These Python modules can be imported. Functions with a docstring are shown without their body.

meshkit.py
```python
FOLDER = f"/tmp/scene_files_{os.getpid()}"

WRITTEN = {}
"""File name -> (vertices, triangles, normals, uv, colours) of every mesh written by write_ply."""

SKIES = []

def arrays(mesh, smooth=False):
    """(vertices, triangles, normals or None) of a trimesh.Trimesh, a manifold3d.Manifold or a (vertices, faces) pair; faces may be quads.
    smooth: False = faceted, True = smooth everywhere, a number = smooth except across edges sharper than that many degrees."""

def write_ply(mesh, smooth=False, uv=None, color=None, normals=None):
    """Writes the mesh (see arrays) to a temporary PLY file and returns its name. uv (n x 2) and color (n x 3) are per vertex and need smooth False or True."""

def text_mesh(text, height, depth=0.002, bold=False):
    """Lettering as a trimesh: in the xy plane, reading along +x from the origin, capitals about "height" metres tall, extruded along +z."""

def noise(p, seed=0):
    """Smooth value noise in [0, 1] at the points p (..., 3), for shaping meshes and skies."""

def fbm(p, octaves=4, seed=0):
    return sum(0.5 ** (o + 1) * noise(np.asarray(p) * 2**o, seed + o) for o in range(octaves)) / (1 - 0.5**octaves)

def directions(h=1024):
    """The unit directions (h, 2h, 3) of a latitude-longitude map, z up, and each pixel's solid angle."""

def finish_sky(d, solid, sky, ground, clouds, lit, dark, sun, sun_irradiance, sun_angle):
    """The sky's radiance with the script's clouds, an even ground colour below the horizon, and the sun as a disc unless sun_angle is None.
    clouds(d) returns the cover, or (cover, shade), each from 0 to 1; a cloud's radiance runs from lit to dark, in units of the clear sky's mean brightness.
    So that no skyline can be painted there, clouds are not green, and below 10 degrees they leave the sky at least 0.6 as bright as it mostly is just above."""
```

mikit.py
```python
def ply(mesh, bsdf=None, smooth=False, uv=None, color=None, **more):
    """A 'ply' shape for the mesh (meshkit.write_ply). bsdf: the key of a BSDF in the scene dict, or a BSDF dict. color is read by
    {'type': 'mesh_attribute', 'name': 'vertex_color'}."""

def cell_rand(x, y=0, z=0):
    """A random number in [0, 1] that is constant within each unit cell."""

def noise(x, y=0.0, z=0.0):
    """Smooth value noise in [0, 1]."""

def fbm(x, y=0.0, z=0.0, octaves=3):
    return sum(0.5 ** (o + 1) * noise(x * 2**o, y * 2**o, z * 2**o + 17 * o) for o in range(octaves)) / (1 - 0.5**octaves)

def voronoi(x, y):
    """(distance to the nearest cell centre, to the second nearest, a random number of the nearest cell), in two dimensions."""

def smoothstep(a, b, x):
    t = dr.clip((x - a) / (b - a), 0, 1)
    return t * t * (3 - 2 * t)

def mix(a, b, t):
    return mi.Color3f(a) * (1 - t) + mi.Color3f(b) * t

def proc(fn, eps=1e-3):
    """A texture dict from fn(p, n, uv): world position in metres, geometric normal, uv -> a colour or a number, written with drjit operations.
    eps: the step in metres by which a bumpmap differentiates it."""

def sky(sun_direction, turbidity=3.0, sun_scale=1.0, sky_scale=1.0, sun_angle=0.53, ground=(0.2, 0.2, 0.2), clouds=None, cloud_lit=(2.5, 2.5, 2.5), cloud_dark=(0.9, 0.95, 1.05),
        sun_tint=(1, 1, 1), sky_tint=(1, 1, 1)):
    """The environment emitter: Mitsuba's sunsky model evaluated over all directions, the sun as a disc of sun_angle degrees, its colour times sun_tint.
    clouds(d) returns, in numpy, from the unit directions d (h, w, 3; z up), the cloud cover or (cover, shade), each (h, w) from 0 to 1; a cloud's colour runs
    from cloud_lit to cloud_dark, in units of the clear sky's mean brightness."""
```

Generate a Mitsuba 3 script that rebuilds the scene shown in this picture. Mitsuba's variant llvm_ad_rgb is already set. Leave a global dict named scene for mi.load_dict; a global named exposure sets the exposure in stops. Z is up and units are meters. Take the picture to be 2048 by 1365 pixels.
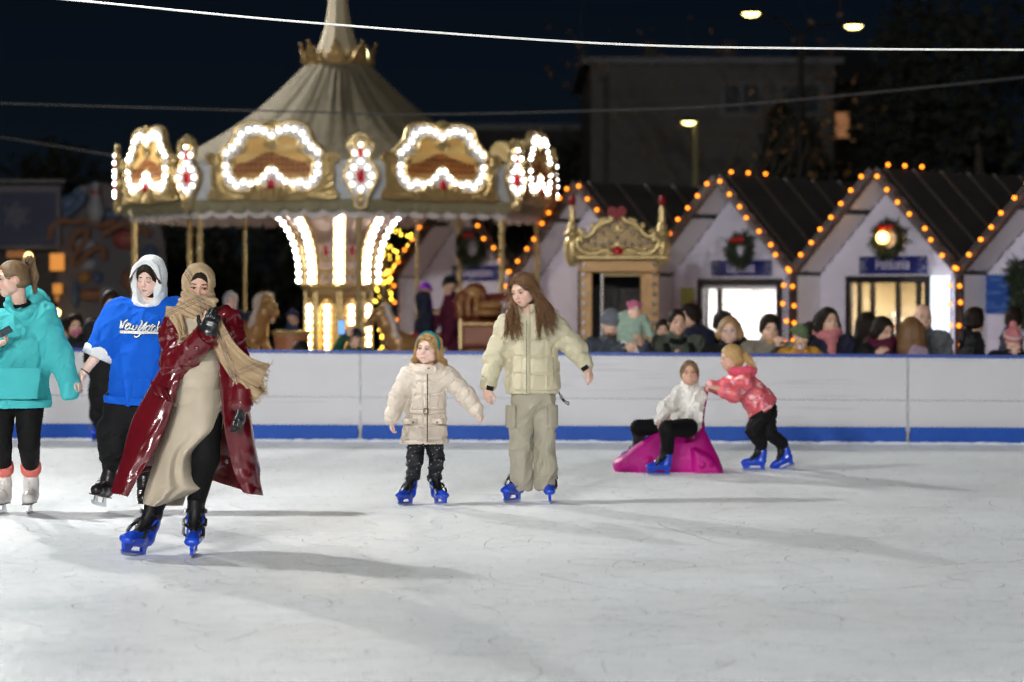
import math, random
import numpy as np, trimesh, shapely, drjit as dr, mitsuba as mi
import shapely.geometry as sg, shapely.affinity as sa
import meshkit, mikit
from mikit import proc, noise, fbm, voronoi, cell_rand, smoothstep, mix
T = mi.ScalarTransform4f
random.seed(7); rng = np.random.default_rng(7)
scene, labels = {'type': 'scene'}, {}

# ---------------------------------------------------------------- camera, sky, flood lights, exposure
exposure = 0.65
F, CX, CY, EYE = 4836.0, 1024.0, 682.5, 1.55          # focal length and centre in pixels of the 2048 x 1365 photograph, eye height above the ice
PITCH = math.atan((CY - 580.0) / F)
scene['camera'] = {'type': 'thinlens', 'fov': 2 * math.degrees(math.atan(1024 / F)), 'fov_axis': 'x', 'aperture_radius': 0.026, 'focus_distance': 15.6,
                   'near_clip': 0.1, 'far_clip': 800.0,
                   'to_world': T().look_at([0, 0, EYE], [0, math.cos(PITCH), EYE - math.sin(PITCH)], [0, 0, 1])}
scene['night_sky'] = mikit.sky((0.2, -1.0, 0.5), turbidity=2.5, sun_scale=0.0, sky_scale=0.028, sky_tint=(0.50, 0.64, 1.0), ground=(0.05, 0.05, 0.05))
scene['night_sky']['sampling_weight'] = 6.0

def at(px, py, Y):
    """The world point at distance Y that the photograph shows at pixel (px, py) (how the photograph was measured)."""
    a, b = (px - CX) / F, -(py - CY) / F
    d = np.array([a, math.cos(PITCH) + b * math.sin(PITCH), b * math.cos(PITCH) - math.sin(PITCH)])
    return np.array([0, 0, EYE]) + d * (Y / d[1])
def onice(px, py, z=0.0):
    p = at(px, py, 10.0); k = (z - EYE) / (p[2] - EYE)
    return np.array([p[0] * k, 10.0 * k, z])
def scale_at(Y): return F / Y
def srgb(h):
    c = np.array([int(h[i:i + 2], 16) for i in (0, 2, 4)]) / 255.0
    return tuple(float(x) for x in np.where(c < 0.04045, c / 12.92, ((c + 0.055) / 1.055) ** 2.4))

# ---------------------------------------------------------------- meshes: (vertices, triangles)
def V(*a): return np.array(a, float)
def unit(v): v = np.asarray(v, float); return v / (np.linalg.norm(v) + 1e-12)
def cat(*ms):
    ms = [m for m in ms if m is not None]
    if len(ms) == 1 and isinstance(ms[0], list): ms = ms[0]
    vs, fs, o = [], [], 0
    for v, f in ms:
        vs.append(np.asarray(v, float)); fs.append(np.asarray(f, int) + o); o += len(v)
    return np.vstack(vs), np.vstack(fs)
def tri(q): q = np.asarray(q, int); return np.vstack([q[:, [0, 1, 2]], q[:, [0, 2, 3]]])
def raw(tm): return np.array(tm.vertices, float), np.array(tm.faces, int)
BOXV = np.array([[x, y, z] for x in (-.5, .5) for y in (-.5, .5) for z in (-.5, .5)])
BOXF = np.array([[0, 1, 3], [0, 3, 2], [4, 6, 7], [4, 7, 5], [0, 4, 5], [0, 5, 1], [2, 3, 7], [2, 7, 6], [0, 2, 6], [0, 6, 4], [1, 5, 7], [1, 7, 3]])
def box(lo, hi):
    lo, hi = np.asarray(lo, float), np.asarray(hi, float); lo, hi = np.minimum(lo, hi), np.maximum(lo, hi)
    return BOXV * (hi - lo) + (lo + hi) / 2, BOXF.copy()
def rbox(lo, hi, r=0.01):
    """box with chamfered edges"""
    lo, hi = np.minimum(lo, hi) + 0.0, np.maximum(lo, hi) + 0.0
    r = min(r, 0.45 * float((hi - lo).min())); pts = []
    for x in (0, 1):
        for y in (0, 1):
            for z in (0, 1):
                c = np.where([x, y, z], hi, lo); s = np.where([x, y, z], -1, 1) * r
                for k in range(3):
                    q = c + s; q[k] = c[k]; pts.append(q)
    return raw(trimesh.convex.convex_hull(np.array(pts)))
def hullm(pts): return raw(trimesh.convex.convex_hull(np.asarray(pts, float)))
def ico(c=(0, 0, 0), r=1.0, n=1, s=(1, 1, 1)):
    m = trimesh.creation.icosphere(subdivisions=n); return np.array(m.vertices) * r * np.asarray(s) + np.asarray(c, float), np.array(m.faces)
def frame(o, x, y, z):
    m = np.eye(4); m[:3, 0], m[:3, 1], m[:3, 2], m[:3, 3] = x, y, z, o; return m
def xf(mesh, m):
    v, f = mesh; m = np.asarray(m, float); v = np.asarray(v) @ m[:3, :3].T + m[:3, 3]
    return v, (f[:, ::-1] if np.linalg.det(m[:3, :3]) < 0 else f)
def move(mesh, d): return mesh[0] + np.asarray(d, float), mesh[1]
def tube(pts, r, sides=8, caps=True, flat=None):
    p = np.asarray(pts, float); n = len(p); r = np.broadcast_to(np.asarray(r, float), (n,))
    t = np.gradient(p, axis=0); t /= np.linalg.norm(t, axis=1, keepdims=True) + 1e-12
    a = np.zeros_like(p); a0 = np.cross(t[0], [0, 0, 1] if abs(t[0][2]) < .9 else [1, 0, 0]); a[0] = unit(a0)
    for i in range(1, n): a[i] = unit(a[i - 1] - t[i] * (a[i - 1] @ t[i]))
    b = np.cross(t, a); g = np.arange(sides) * 2 * np.pi / sides
    ka, kb = flat or (1, 1)
    v = p[:, None] + r[:, None, None] * (ka * np.cos(g)[None, :, None] * a[:, None] + kb * np.sin(g)[None, :, None] * b[:, None])
    i, j = np.meshgrid(np.arange(n - 1), np.arange(sides), indexing='ij')
    q = np.stack([i * sides + j, i * sides + (j + 1) % sides, (i + 1) * sides + (j + 1) % sides, (i + 1) * sides + j], -1).reshape(-1, 4)
    v, f = v.reshape(-1, 3), tri(q)
    if caps:
        k = np.arange(1, sides - 1)
        f = np.vstack([f, np.stack([k * 0, k + 1, k], 1), np.stack([k * 0, k, k + 1], 1) + (n - 1) * sides])
    return v, f
def lathe(prof, n=24, c=(0, 0, 0), fold=None):
    """prof: (r, z) list from bottom to top; fold(angle, z, r) -> r"""
    pr = np.asarray(prof, float); g = np.arange(n) * 2 * np.pi / n
    R = pr[:, 0][:, None] * np.ones(n); Z = pr[:, 1][:, None] * np.ones(n)
    if fold: R = fold(g[None, :], Z, R)
    v = np.stack([R * np.cos(g), R * np.sin(g), Z], -1).reshape(-1, 3) + np.asarray(c, float)
    i, j = np.meshgrid(np.arange(len(pr) - 1), np.arange(n), indexing='ij')
    return v, tri(np.stack([i * n + j, i * n + (j + 1) % n, (i + 1) * n + (j + 1) % n, (i + 1) * n + j], -1).reshape(-1, 4))
def sheet(P, closed=False):
    """grid of points (n, m, 3) -> surface"""
    P = np.asarray(P, float); n, m = P.shape[:2]; mm = m if closed else m - 1
    i, j = np.meshgrid(np.arange(n - 1), np.arange(mm), indexing='ij')
    return P.reshape(-1, 3), tri(np.stack([i * m + j, i * m + (j + 1) % m, (i + 1) * m + (j + 1) % m, (i + 1) * m + j], -1).reshape(-1, 4))
def thick(P, d=0.004, closed=False):
    """a sheet given thickness d along its normals, closed at its borders"""
    v, f = sheet(P, closed); n = vnormals(v, f); m = len(v); fb = f[:, ::-1] + m
    e = np.vstack([f[:, [0, 1]], f[:, [1, 2]], f[:, [2, 0]]]); key = np.sort(e, 1)
    _, inv, cnt = np.unique(key, axis=0, return_inverse=True, return_counts=True); b = e[cnt[inv.ravel()] == 1]
    side = tri(np.stack([b[:, 1], b[:, 0], b[:, 0] + m, b[:, 1] + m], 1)) if len(b) else np.zeros((0, 3), int)
    return np.vstack([v + n * d / 2, v - n * d / 2]), np.vstack([f, fb, side])
def vnormals(v, f):
    n = np.zeros_like(v); c = np.cross(v[f[:, 1]] - v[f[:, 0]], v[f[:, 2]] - v[f[:, 0]])
    for k in range(3): np.add.at(n, f[:, k], c)
    return n / (np.linalg.norm(n, axis=1, keepdims=True) + 1e-12)
def extr(poly, d):
    """polygon (xy) extruded along +z"""
    if not isinstance(poly, (sg.Polygon, sg.MultiPolygon)): poly = sg.Polygon(poly)
    poly = poly.buffer(0)
    return cat([raw(trimesh.creation.extrude_polygon(g, d, engine='earcut')) for g in getattr(poly, 'geoms', [poly])])
def chaikin(p, n=2, closed=True):
    p = np.asarray(p, float)
    for _ in range(n):
        q = np.roll(p, -1, 0) if closed else p[1:]; a = p if closed else p[:-1]
        r = np.stack([a * .75 + q * .25, a * .25 + q * .75], 1).reshape(-1, p.shape[1])
        p = r if closed else np.vstack([p[:1], r, p[-1:]])
    return p
def spline(p, n=24):
    """Catmull-Rom through the points"""
    p = np.asarray(p, float); q = np.vstack([2 * p[0] - p[1], p, 2 * p[-1] - p[-2]]); out = []
    for s in np.linspace(0, len(p) - 1 - 1e-9, n):
        i = int(s); t = s - i; a, b, c, d = q[i:i + 4]
        out.append(.5 * (2 * b + (c - a) * t + (2 * a - 5 * b + 4 * c - d) * t * t + (3 * b - a - 3 * c + d) * t ** 3))
    return np.array(out)
def resample(p, step):
    p = np.asarray(p, float); s = np.r_[0, np.cumsum(np.linalg.norm(np.diff(p, axis=0), axis=1))]
    q = np.arange(step / 2, s[-1], step); return np.stack([np.interp(q, s, p[:, k]) for k in range(p.shape[1])], 1)

# ---------------------------------------------------------------- scene entries
def free(name):
    def taken(k): return k in scene or k in labels or any(x.startswith(k + '__') for x in scene)
    if not taken(name): return name
    i = _count.get(name, 0) + 1
    while taken(f'{name}_{i:03d}'): i += 1
    _count[name] = i
    return f'{name}_{i:03d}'
_count, _used = {}, set()
def thing(name, label=None, cat_=None, group=None, kind=None):
    i = _count.get(name, -1) + 1; _count[name] = i
    key = name if i == 0 else f'{name}_{i:03d}'
    labels[key] = {k: v for k, v in (('label', label), ('category', cat_), ('group', group), ('kind', kind)) if v}
    return key
def part(parent, name, mesh, mat, smooth=30, label=None, kind=None, **more):
    base = parent + '__' + name; i = _count.get(base, -1) + 1; _count[base] = i
    key = base if i == 0 else f'{base}_{i:03d}'
    scene[key] = mikit.ply(mesh, mat, smooth=smooth, **more)
    l = {k: v for k, v in (('label', label), ('kind', kind)) if v}
    if l: labels[key] = l
    return key
def solo(name, mesh, mat, label, cat_=None, group=None, kind=None, smooth=30, **more):
    key = thing(name, label, cat_, group, kind); scene[key] = mikit.ply(mesh, mat, smooth=smooth, **more); return key
def setting(name, mesh, mat, label=None, smooth=False):
    return solo(name, mesh, mat, label or name.replace('_', ' '), None, None, 'structure', smooth)
def mat(name, color, rough=.6, metal=0.0, spec=.5, bump=None, bump_scale=.002, eps=.002, two=True, **kw):
    c = {'type': 'rgb', 'value': list(color)} if isinstance(color, (tuple, list)) else color
    b = {'type': 'principled', 'base_color': c, 'roughness': rough, 'metallic': metal, 'specular': spec, **kw}
    if bump is not None: b = {'type': 'bumpmap', 'arbitrary': proc(bump, eps), 'scale': bump_scale, 'bsdf': b}
    scene['material_' + name] = {'type': 'twosided', 'bsdf': b} if two else b
    return 'material_' + name
def vary(a, b, s, oct=3, sharp=None):
    """a colour that wanders between a and b at s cycles per metre"""
    def fn(p, n, uv):
        t = fbm(p.x * s, p.y * s, p.z * s, oct)
        return mix(a, b, smoothstep(sharp[0], sharp[1], t) if sharp else t)
    return proc(fn)
def glow(rgb, k, weight=1.0):
    return {'emitter': {'type': 'area', 'radiance': {'type': 'rgb', 'value': [float(x * k) for x in rgb]}, 'sampling_weight': float(weight)}}
DARK = mat('lamp_body', (.02, .02, .022), .5)

def flood(pos, target, L, w=.5, h=.35, ground_z=0.0, weight=25., tint=(1, 1, 1), label=''):
    """A real flood lamp: mast, bracket, housing and a glowing face."""
    key = thing('floodlight', label, 'floodlight')
    pos, target = V(*pos), V(*target); d = unit(target - pos); s = unit(np.cross(d, [0, 0, 1])); u = np.cross(s, d)
    fr = frame(pos, s, u, -d)
    part(key, 'housing', xf(cat(box((-w / 2 - .03, -h / 2 - .03, .012), (w / 2 + .03, h / 2 + .03, .12)), *[box((-w / 2 + i * w / 8, -h / 2, .12), (-w / 2 + i * w / 8 + .01, h / 2, .16)) for i in range(1, 8)]), fr), DARK, False)
    part(key, 'lens', xf((V([-w / 2, -h / 2, 0], [w / 2, -h / 2, 0], [w / 2, h / 2, 0], [-w / 2, h / 2, 0]), np.array([[0, 2, 1], [0, 3, 2]])), fr), DARK, False, **glow(tint, L, weight))
    back = pos - d * .3
    part(key, 'bracket', tube([pos - d * .1, back, back - V(0, 0, .3)], .025), DARK)
    part(key, 'mast', tube([V(back[0], back[1], ground_z), back + V(0, 0, .1)], [.09, .05], 12), DARK)
flood((-5.75, 16.8, 5.9), (0.5, 17.5, 0), 1000, .30, .24, 0, 40, (1, .985, .96), 'black floodlight on a mast at the left rink edge')
flood((-13.2, 38.8, 10.8), (1, 15, 0), 3000, .6, .45, -.37, 40, (1, .97, .93), 'black floodlight on the tall mast behind the merry-go-round')
for fx, fl, fw in ((-10.5, 700, 'far left'), (-6.5, 560, 'left'), (-2.2, 220, 'middle'), (2.6, 130, 'right'), (8.0, 120, 'far right')):
    flood((fx, -11.5, 8.6), (fx * .3 - .3, 22, .5), fl, 1.2, .7, -.37, 14, (1, .99, .975), f'wide floodlight on a mast at the {fw} of the near rink edge')
# ---------------------------------------------------------------- ground, ice
GZ = -0.37
def ice_color(p, n, uv):
    x, y = p.x, p.y
    snow = fbm(x * .6, y * .45, 3.1, 4)
    fine = fbm(x * 9, y * 14, 1.7, 3)
    c = mix((.715, .755, .77), (.78, .815, .83), smoothstep(.3, .7, snow))
    c = c * (.93 + .12 * fine)
    streak = noise(x * 2.2, y * 26.0, 4.0) * noise(x * .7, y * 1.9, 9.0)
    c = c * (1 - .05 * smoothstep(.35, .75, streak))
    dark = mi.Float(0); lite = mi.Float(0)
    for k, (s, w) in enumerate(((.9, .0022), (1.3, .0020), (.6, .0028), (1.7, .0016), (2.3, .0014), (2.9, .0012), (3.7, .0011), (1.1, .0018), (4.6, .0009), (5.5, .0008))):
        wx, wy = x + .25 * noise(x * 1.5, y * 1.5, k * 7.0), y + .25 * noise(x * 1.5, y * 1.5, k * 7.0 + 3)
        cx, cy = dr.floor(wx * s + k * .37), dr.floor(wy * s + k * .61)
        u, v = wx * s + k * .37 - cx, wy * s + k * .61 - cy
        r1, r2, r3 = cell_rand(cx, cy, k * 5), cell_rand(cx, cy, k * 5 + 1), cell_rand(cx, cy, k * 5 + 2)
        rad = .15 + 1.6 * r3 * r3
        a = r1 * 6.283
        d = dr.abs(dr.sqrt(dr.square(u - .5 - dr.cos(a) * rad) + dr.square(v - .5 - dr.sin(a) * rad)) - rad - .25 * (r2 - .5)) / s
        edge = smoothstep(0.02, .2, u) * smoothstep(.02, .2, 1 - u) * smoothstep(.02, .2, v) * smoothstep(.02, .2, 1 - v)
        m = (1 - smoothstep(w * .6, w * 2.8, d)) * edge * smoothstep(.25, .6, noise(wx * 3 + k, wy * 3, k))
        dark = dr.maximum(dark, m * dr.select(r2 < .7, .58, .08)); lite = dr.maximum(lite, m * dr.select(r2 >= .7, .8, 0))
    for k, (a, s, w) in enumerate(((.35, 1.1, .0012), (-.5, .9, .0014), (1.2, 1.6, .0011), (.05, .7, .0015), (2.5, 1.3, .0012), (.8, 2.1, .0009), (-.15, 1.9, .0009))):
        ca, sa = math.cos(a), math.sin(a); wob = .12 * noise(x * .5 + k * 3, y * .5, k * 11.0); u = x * ca + y * sa; v = (y * ca - x * sa + wob) * s; cv = dr.floor(v); q = cell_rand(cv, k * 31, 7)
        d = dr.abs(v - cv - .2 - .6 * q) / s; seg = smoothstep(.52, .62, noise(u * (.35 + .5 * q) + q * 40, cv * 3.0 + k, 5.0))
        m = (1 - smoothstep(w * .6, w * 2.8, d)) * seg; dark = dr.maximum(dark, m * dr.select(q < .62, .42, .0)); lite = dr.maximum(lite, m * dr.select(q >= .62, .7, 0))
    c = c * (1 - dark)
    return mix(c, (.93, .95, .97), lite)
def ice_rough(p, n, uv): return .24 + .32 * fbm(p.x * 1.1, p.y * 1.1, 6.0, 3)
def ice_bump(p, n, uv): return fbm(p.x * 22, p.y * 30, 2.0, 3) + .5 * noise(p.x * 90, p.y * 130, 1.0)
scene['material_ice'] = {'type': 'twosided', 'bsdf': {'type': 'bumpmap', 'arbitrary': proc(ice_bump, .004), 'scale': .0035, 'bsdf':
    {'type': 'principled', 'base_color': proc(ice_color), 'roughness': proc(ice_rough), 'specular': .30}}}
setting('ice_surface', box((-6.6, -4, -.06), (15, 25.4, 0)), 'material_ice', 'scratched white skating rink ice')
def paving(p, n, uv):
    bx, by = p.x * 4, p.y * 4; e = dr.minimum(dr.minimum(bx - dr.floor(bx), 1 - bx + dr.floor(bx)), dr.minimum(by - dr.floor(by), 1 - by + dr.floor(by)))
    return mix((.05, .05, .052), (.10, .098, .095), fbm(p.x, p.y, 0, 3)) * (.6 + .4 * smoothstep(.02, .06, e)) * (.8 + .4 * cell_rand(dr.floor(bx), dr.floor(by), 2))
scene['material_paving'] = {'type': 'twosided', 'bsdf': {'type': 'principled', 'base_color': proc(paving), 'roughness': .75}}
setting('ground', (V([-400, -60, GZ], [400, -60, GZ], [400, 700, GZ], [-400, 700, GZ]), np.array([[0, 1, 2], [0, 2, 3]])), 'material_paving', 'dark paved square round the rink')

# ---------------------------------------------------------------- rink barrier
def board_fn(p, n, uv):
    c = mix((.48, .48, .50), (.56, .56, .58), fbm(p.x * 1.3, p.y, p.z * 2.0, 3)); sc = noise(p.x * 2.1, p.z * 55, 3.0) * noise(p.x * .9, p.z * 7, 8.0)
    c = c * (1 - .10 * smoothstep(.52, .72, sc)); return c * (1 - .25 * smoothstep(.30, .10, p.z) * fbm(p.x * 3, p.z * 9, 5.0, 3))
BW = mat('board_white', proc(board_fn), .38, bump=lambda p, n, uv: fbm(p.x * 3, p.z * 5, 1.0, 3), bump_scale=.004, eps=.01)
BLUE = mat('kick_blue', vary((.002, .052, .31), (.004, .070, .38), 2.0), .45, spec=.25)
RAIL = mat('rail_blue', (.01, .05, .30), .3)
STEEL = mat('steel', (.42, .43, .44), .35, .9)
GREYP = mat('post_grey', (.30, .31, .32), .45, .4)
A0, A1 = onice(0, 879), onice(2048, 888.5)
bd = unit(A1 - A0); bn = np.cross(bd, [0, 0, 1]); bn = bn if bn[1] < 0 else -bn     # bn faces the camera
def bpt(px):
    """distance along the barrier of the pixel column px"""
    k = (px - CX) / F; s = (k * A0[1] - A0[0]) / (bd[0] - k * bd[1]); return s
def bar(s, z, d=0.0): return A0 + bd * s + V(0, 0, z) - bn * d
def bbox_(s0, s1, z0, z1, d0, d1, h0=None, h1=None):
    P = [bar(s, z, d) for s, zz in ((s0, (z0, z1 if h0 is None else h0)), (s1, (z0, z1 if h1 is None else h1))) for z in zz for d in (d0, d1)]
    return hullm(P)
def top(s): return .935 - .055 * (s - bpt(0)) / (bpt(2048) - bpt(0))
barrier = thing('rink_barrier', 'long white board barrier with blue top rail and kick strip across the ice', 'barrier')
seams = [bpt(-379), bpt(720), bpt(1816), bpt(2915)]
for s0, s1 in zip(seams[:-1], seams[1:]):
    a, b = s0 + .012, s1 - .012; m0, m1 = .49 * top(a), .49 * top(b)
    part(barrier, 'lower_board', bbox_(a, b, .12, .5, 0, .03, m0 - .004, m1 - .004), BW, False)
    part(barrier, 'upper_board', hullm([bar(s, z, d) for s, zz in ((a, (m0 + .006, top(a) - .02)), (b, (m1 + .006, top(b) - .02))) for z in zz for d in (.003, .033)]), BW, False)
    part(barrier, 'kick_strip', bbox_(a + .01, b - .01, .004, .165, -.014, -.002), BLUE, False)
    part(barrier, 'top_rail', hullm([bar(s, top(s) + z, d) for s in (s0 + .002, s1 - .002) for z in (-.018, .012) for d in (-.025, .07)]), RAIL, False)
    part(barrier, 'middle_joint', hullm([bar(s, .49 * top(s) + z, d) for s in (a, b) for z in (-.004, .006) for d in (.004, .028)]), GREYP, False)
    bolts = []
    for s in np.arange(a + .06, b - .03, .197):
        bolts.append(xf(lathe([(.0, .006), (.009, .005), (.010, 0)][::-1], 8), frame(bar(s, top(s) - .045, 0.002), bd, V(0, 0, 1), bn)))
    part(barrier, 'screw', cat(bolts), STEEL, kind='stuff')
for s in seams[1:3]:
    part(barrier, 'post', bbox_(s - .010, s + .010, .0, top(s) - .02, -.004, .05), GREYP, False)
    for z in (.33, .36, .60):
        part(barrier, 'latch', bbox_(s - .03, s + .03, z - .008, z + .008, -.014, -.005), STEEL, False)
snow = [ico(bar(s, 0.0, -.03 - .05 * rng.random()), .025 + .03 * rng.random(), 1, (1.5, 1, .45)) for s in np.arange(seams[0], seams[-1], .05)]
setting('snow_ridge', cat(snow), mat('shaved_snow', (.82, .84, .86), .8), 'shaved snow along the foot of the barrier', True)
labels['snow_ridge']['kind'] = 'stuff'
# ---------------------------------------------------------------- merry-go-round
def gold_fn(p, n, uv): return mix((.50, .36, .14), (.70, .54, .27), fbm(p.x * 14, p.y * 14, p.z * 14, 3))
GOLD = mat('gold', proc(gold_fn), .34, .6)
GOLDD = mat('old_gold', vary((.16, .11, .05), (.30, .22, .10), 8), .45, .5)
FRIEZE = mat('frieze_paint', (.50, .52, .55), .55)
WHITEP = mat('white_paint', (.72, .72, .72), .4)
BANDP = mat('band_paint', (.34, .34, .35), .5)
KHAKI = mat('valance_khaki', vary((.20, .18, .10), (.27, .24, .14), 9), .7)
PALE = mat('valance_pale', (.62, .56, .54), .75)
CANVAS = mat('canopy_canvas', vary((.115, .098, .058), (.165, .142, .092), 2.2), .75, bump=lambda p, n, uv: fbm(p.x * 5, p.y * 5, p.z * 5, 3), bump_scale=.02, eps=.01)
RUBY = mat('ruby', (.42, .004, .016), .22, spec=.3)
PINK = mat('column_paint', vary((.62, .46, .43), (.72, .57, .50), 6), .4)
BULB = mat('bulb_glass', (.8, .8, .8), .2)
def sepia(p, n, uv):
    u, v = uv.x, uv.y
    sky = mix((.85, .46, .10), (.95, .68, .28), fbm(u * 4, v * 9, 2.0, 3))
    roof = .60 - .62 * dr.abs(u - .52) * smoothstep(.30, .60, v * 0 + .6) + .10 * noise(u * 5, 3.0)
    wall = mix((.30, .09, .02), (.52, .20, .05), fbm(u * 14, v * 14, 5.0, 3))
    au, av = u * 15, v * 7.5
    du, dv = au - dr.floor(au) - .5, av - dr.floor(av)
    arch = smoothstep(.30, .24, dr.sqrt(dr.square(du) + dr.square(dr.maximum(dv - .45, 0)))) * smoothstep(.10, .14, dv) * smoothstep(.9, .85, dv)
    wall = mix(wall, (.07, .02, .008), .85 * arch)
    wall = mix(wall, (.52, .26, .09), smoothstep(.06, .02, dr.abs(dv - .03)))
    ground = mix((.45, .20, .06), (.62, .34, .12), fbm(u * 8, v * 3, 8.0, 3))
    c = mix(sky, wall, smoothstep(roof + .012, roof - .012, v))
    return mix(c, ground, smoothstep(.17, .13, v + .06 * noise(u * 6, 1.0)))
SEPIA = mat('sepia_painting', proc(sepia), .45)
CAR = V(at(677, 600, 36.0)[0], 36.0, 0.0)
PZ = 2.80
RV, NS, A_OFF = 3.16, 8, math.radians(9.4)
def cfr(a, R, z=2.80, w=0.0):
    """panel frame: x right, y up, z outward, at angle a (0 faces the camera)"""
    o = V(math.sin(a), -math.cos(a), 0); t = V(math.cos(a), math.sin(a), 0)
    return frame(CAR + o * (R + w) + V(0, 0, z), t, V(0, 0, 1), o)
carousel = thing('merry_go_round', 'large lit merry-go-round with a striped grey canopy, gold crown and bulb covered panels', 'merry-go-round')
WARM = (1.0, .93, .80); AMBER = (1.0, .62, .16)
BULBM = ico(n=1)
def bulb(parent, pos, r=.023, rgb=WARM, k=11.0, nm='bulb'):
    part(parent, nm, (BULBM[0] * r + np.asarray(pos), BULBM[1]), BULB, False, **glow(rgb, k, .35))
def px4(pts):          # measured on the photograph's left front panel
    p = np.asarray(pts, float); return np.stack([(p[:, 0] - 1393) / 577, (720 - p[:, 1]) / 602], 1)
def mirror(p): p = np.asarray(p, float); q = p[::-1].copy(); q[:, 0] *= -1; return np.vstack([p, q])
def poly2(p, n=2): return sg.Polygon(chaikin(mirror(p), n)).buffer(0)
BAND = px4([(1393, 152), (1345, 112), (1283, 93), (1200, 92), (1125, 118), (1084, 152), (1074, 215), (1042, 265), (985, 318), (955, 352), (990, 392), (968, 450), (966, 545), (1005, 622), (1085, 668), (1200, 672), (1300, 640), (1393, 625)])
INNER = px4([(1393, 280), (1375, 262), (1335, 228), (1290, 212), (1225, 218), (1188, 248), (1183, 325), (1112, 368), (1064, 395), (1075, 440), (1062, 500), (1100, 560), (1160, 545), (1225, 560), (1280, 548), (1330, 500), (1365, 452), (1393, 448)])
BASEP = px4([(1393, 735), (1200, 722), (1000, 722), (840, 722), (880, 660), (915, 600), (925, 500), (905, 400), (870, 420), (850, 390), (880, 365), (925, 372), (960, 330), (1393, 330)])
band_poly, inner_poly, base_poly = poly2(BAND), poly2(INNER), poly2(BASEP, 2)
BULBS = px4([(1015, 345), (1066, 302), (1112, 252), (1142, 192), (1204, 158), (1268, 150), (1330, 168), (1393, 204), (1012, 450), (1018, 515), (1055, 568), (1100, 615), (1160, 588), (1220, 603), (1280, 586), (1325, 542), (1366, 492)])
BULBS = np.vstack([BULBS, BULBS[np.abs(BULBS[:, 0]) > .01] * [-1, 1]])
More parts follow.
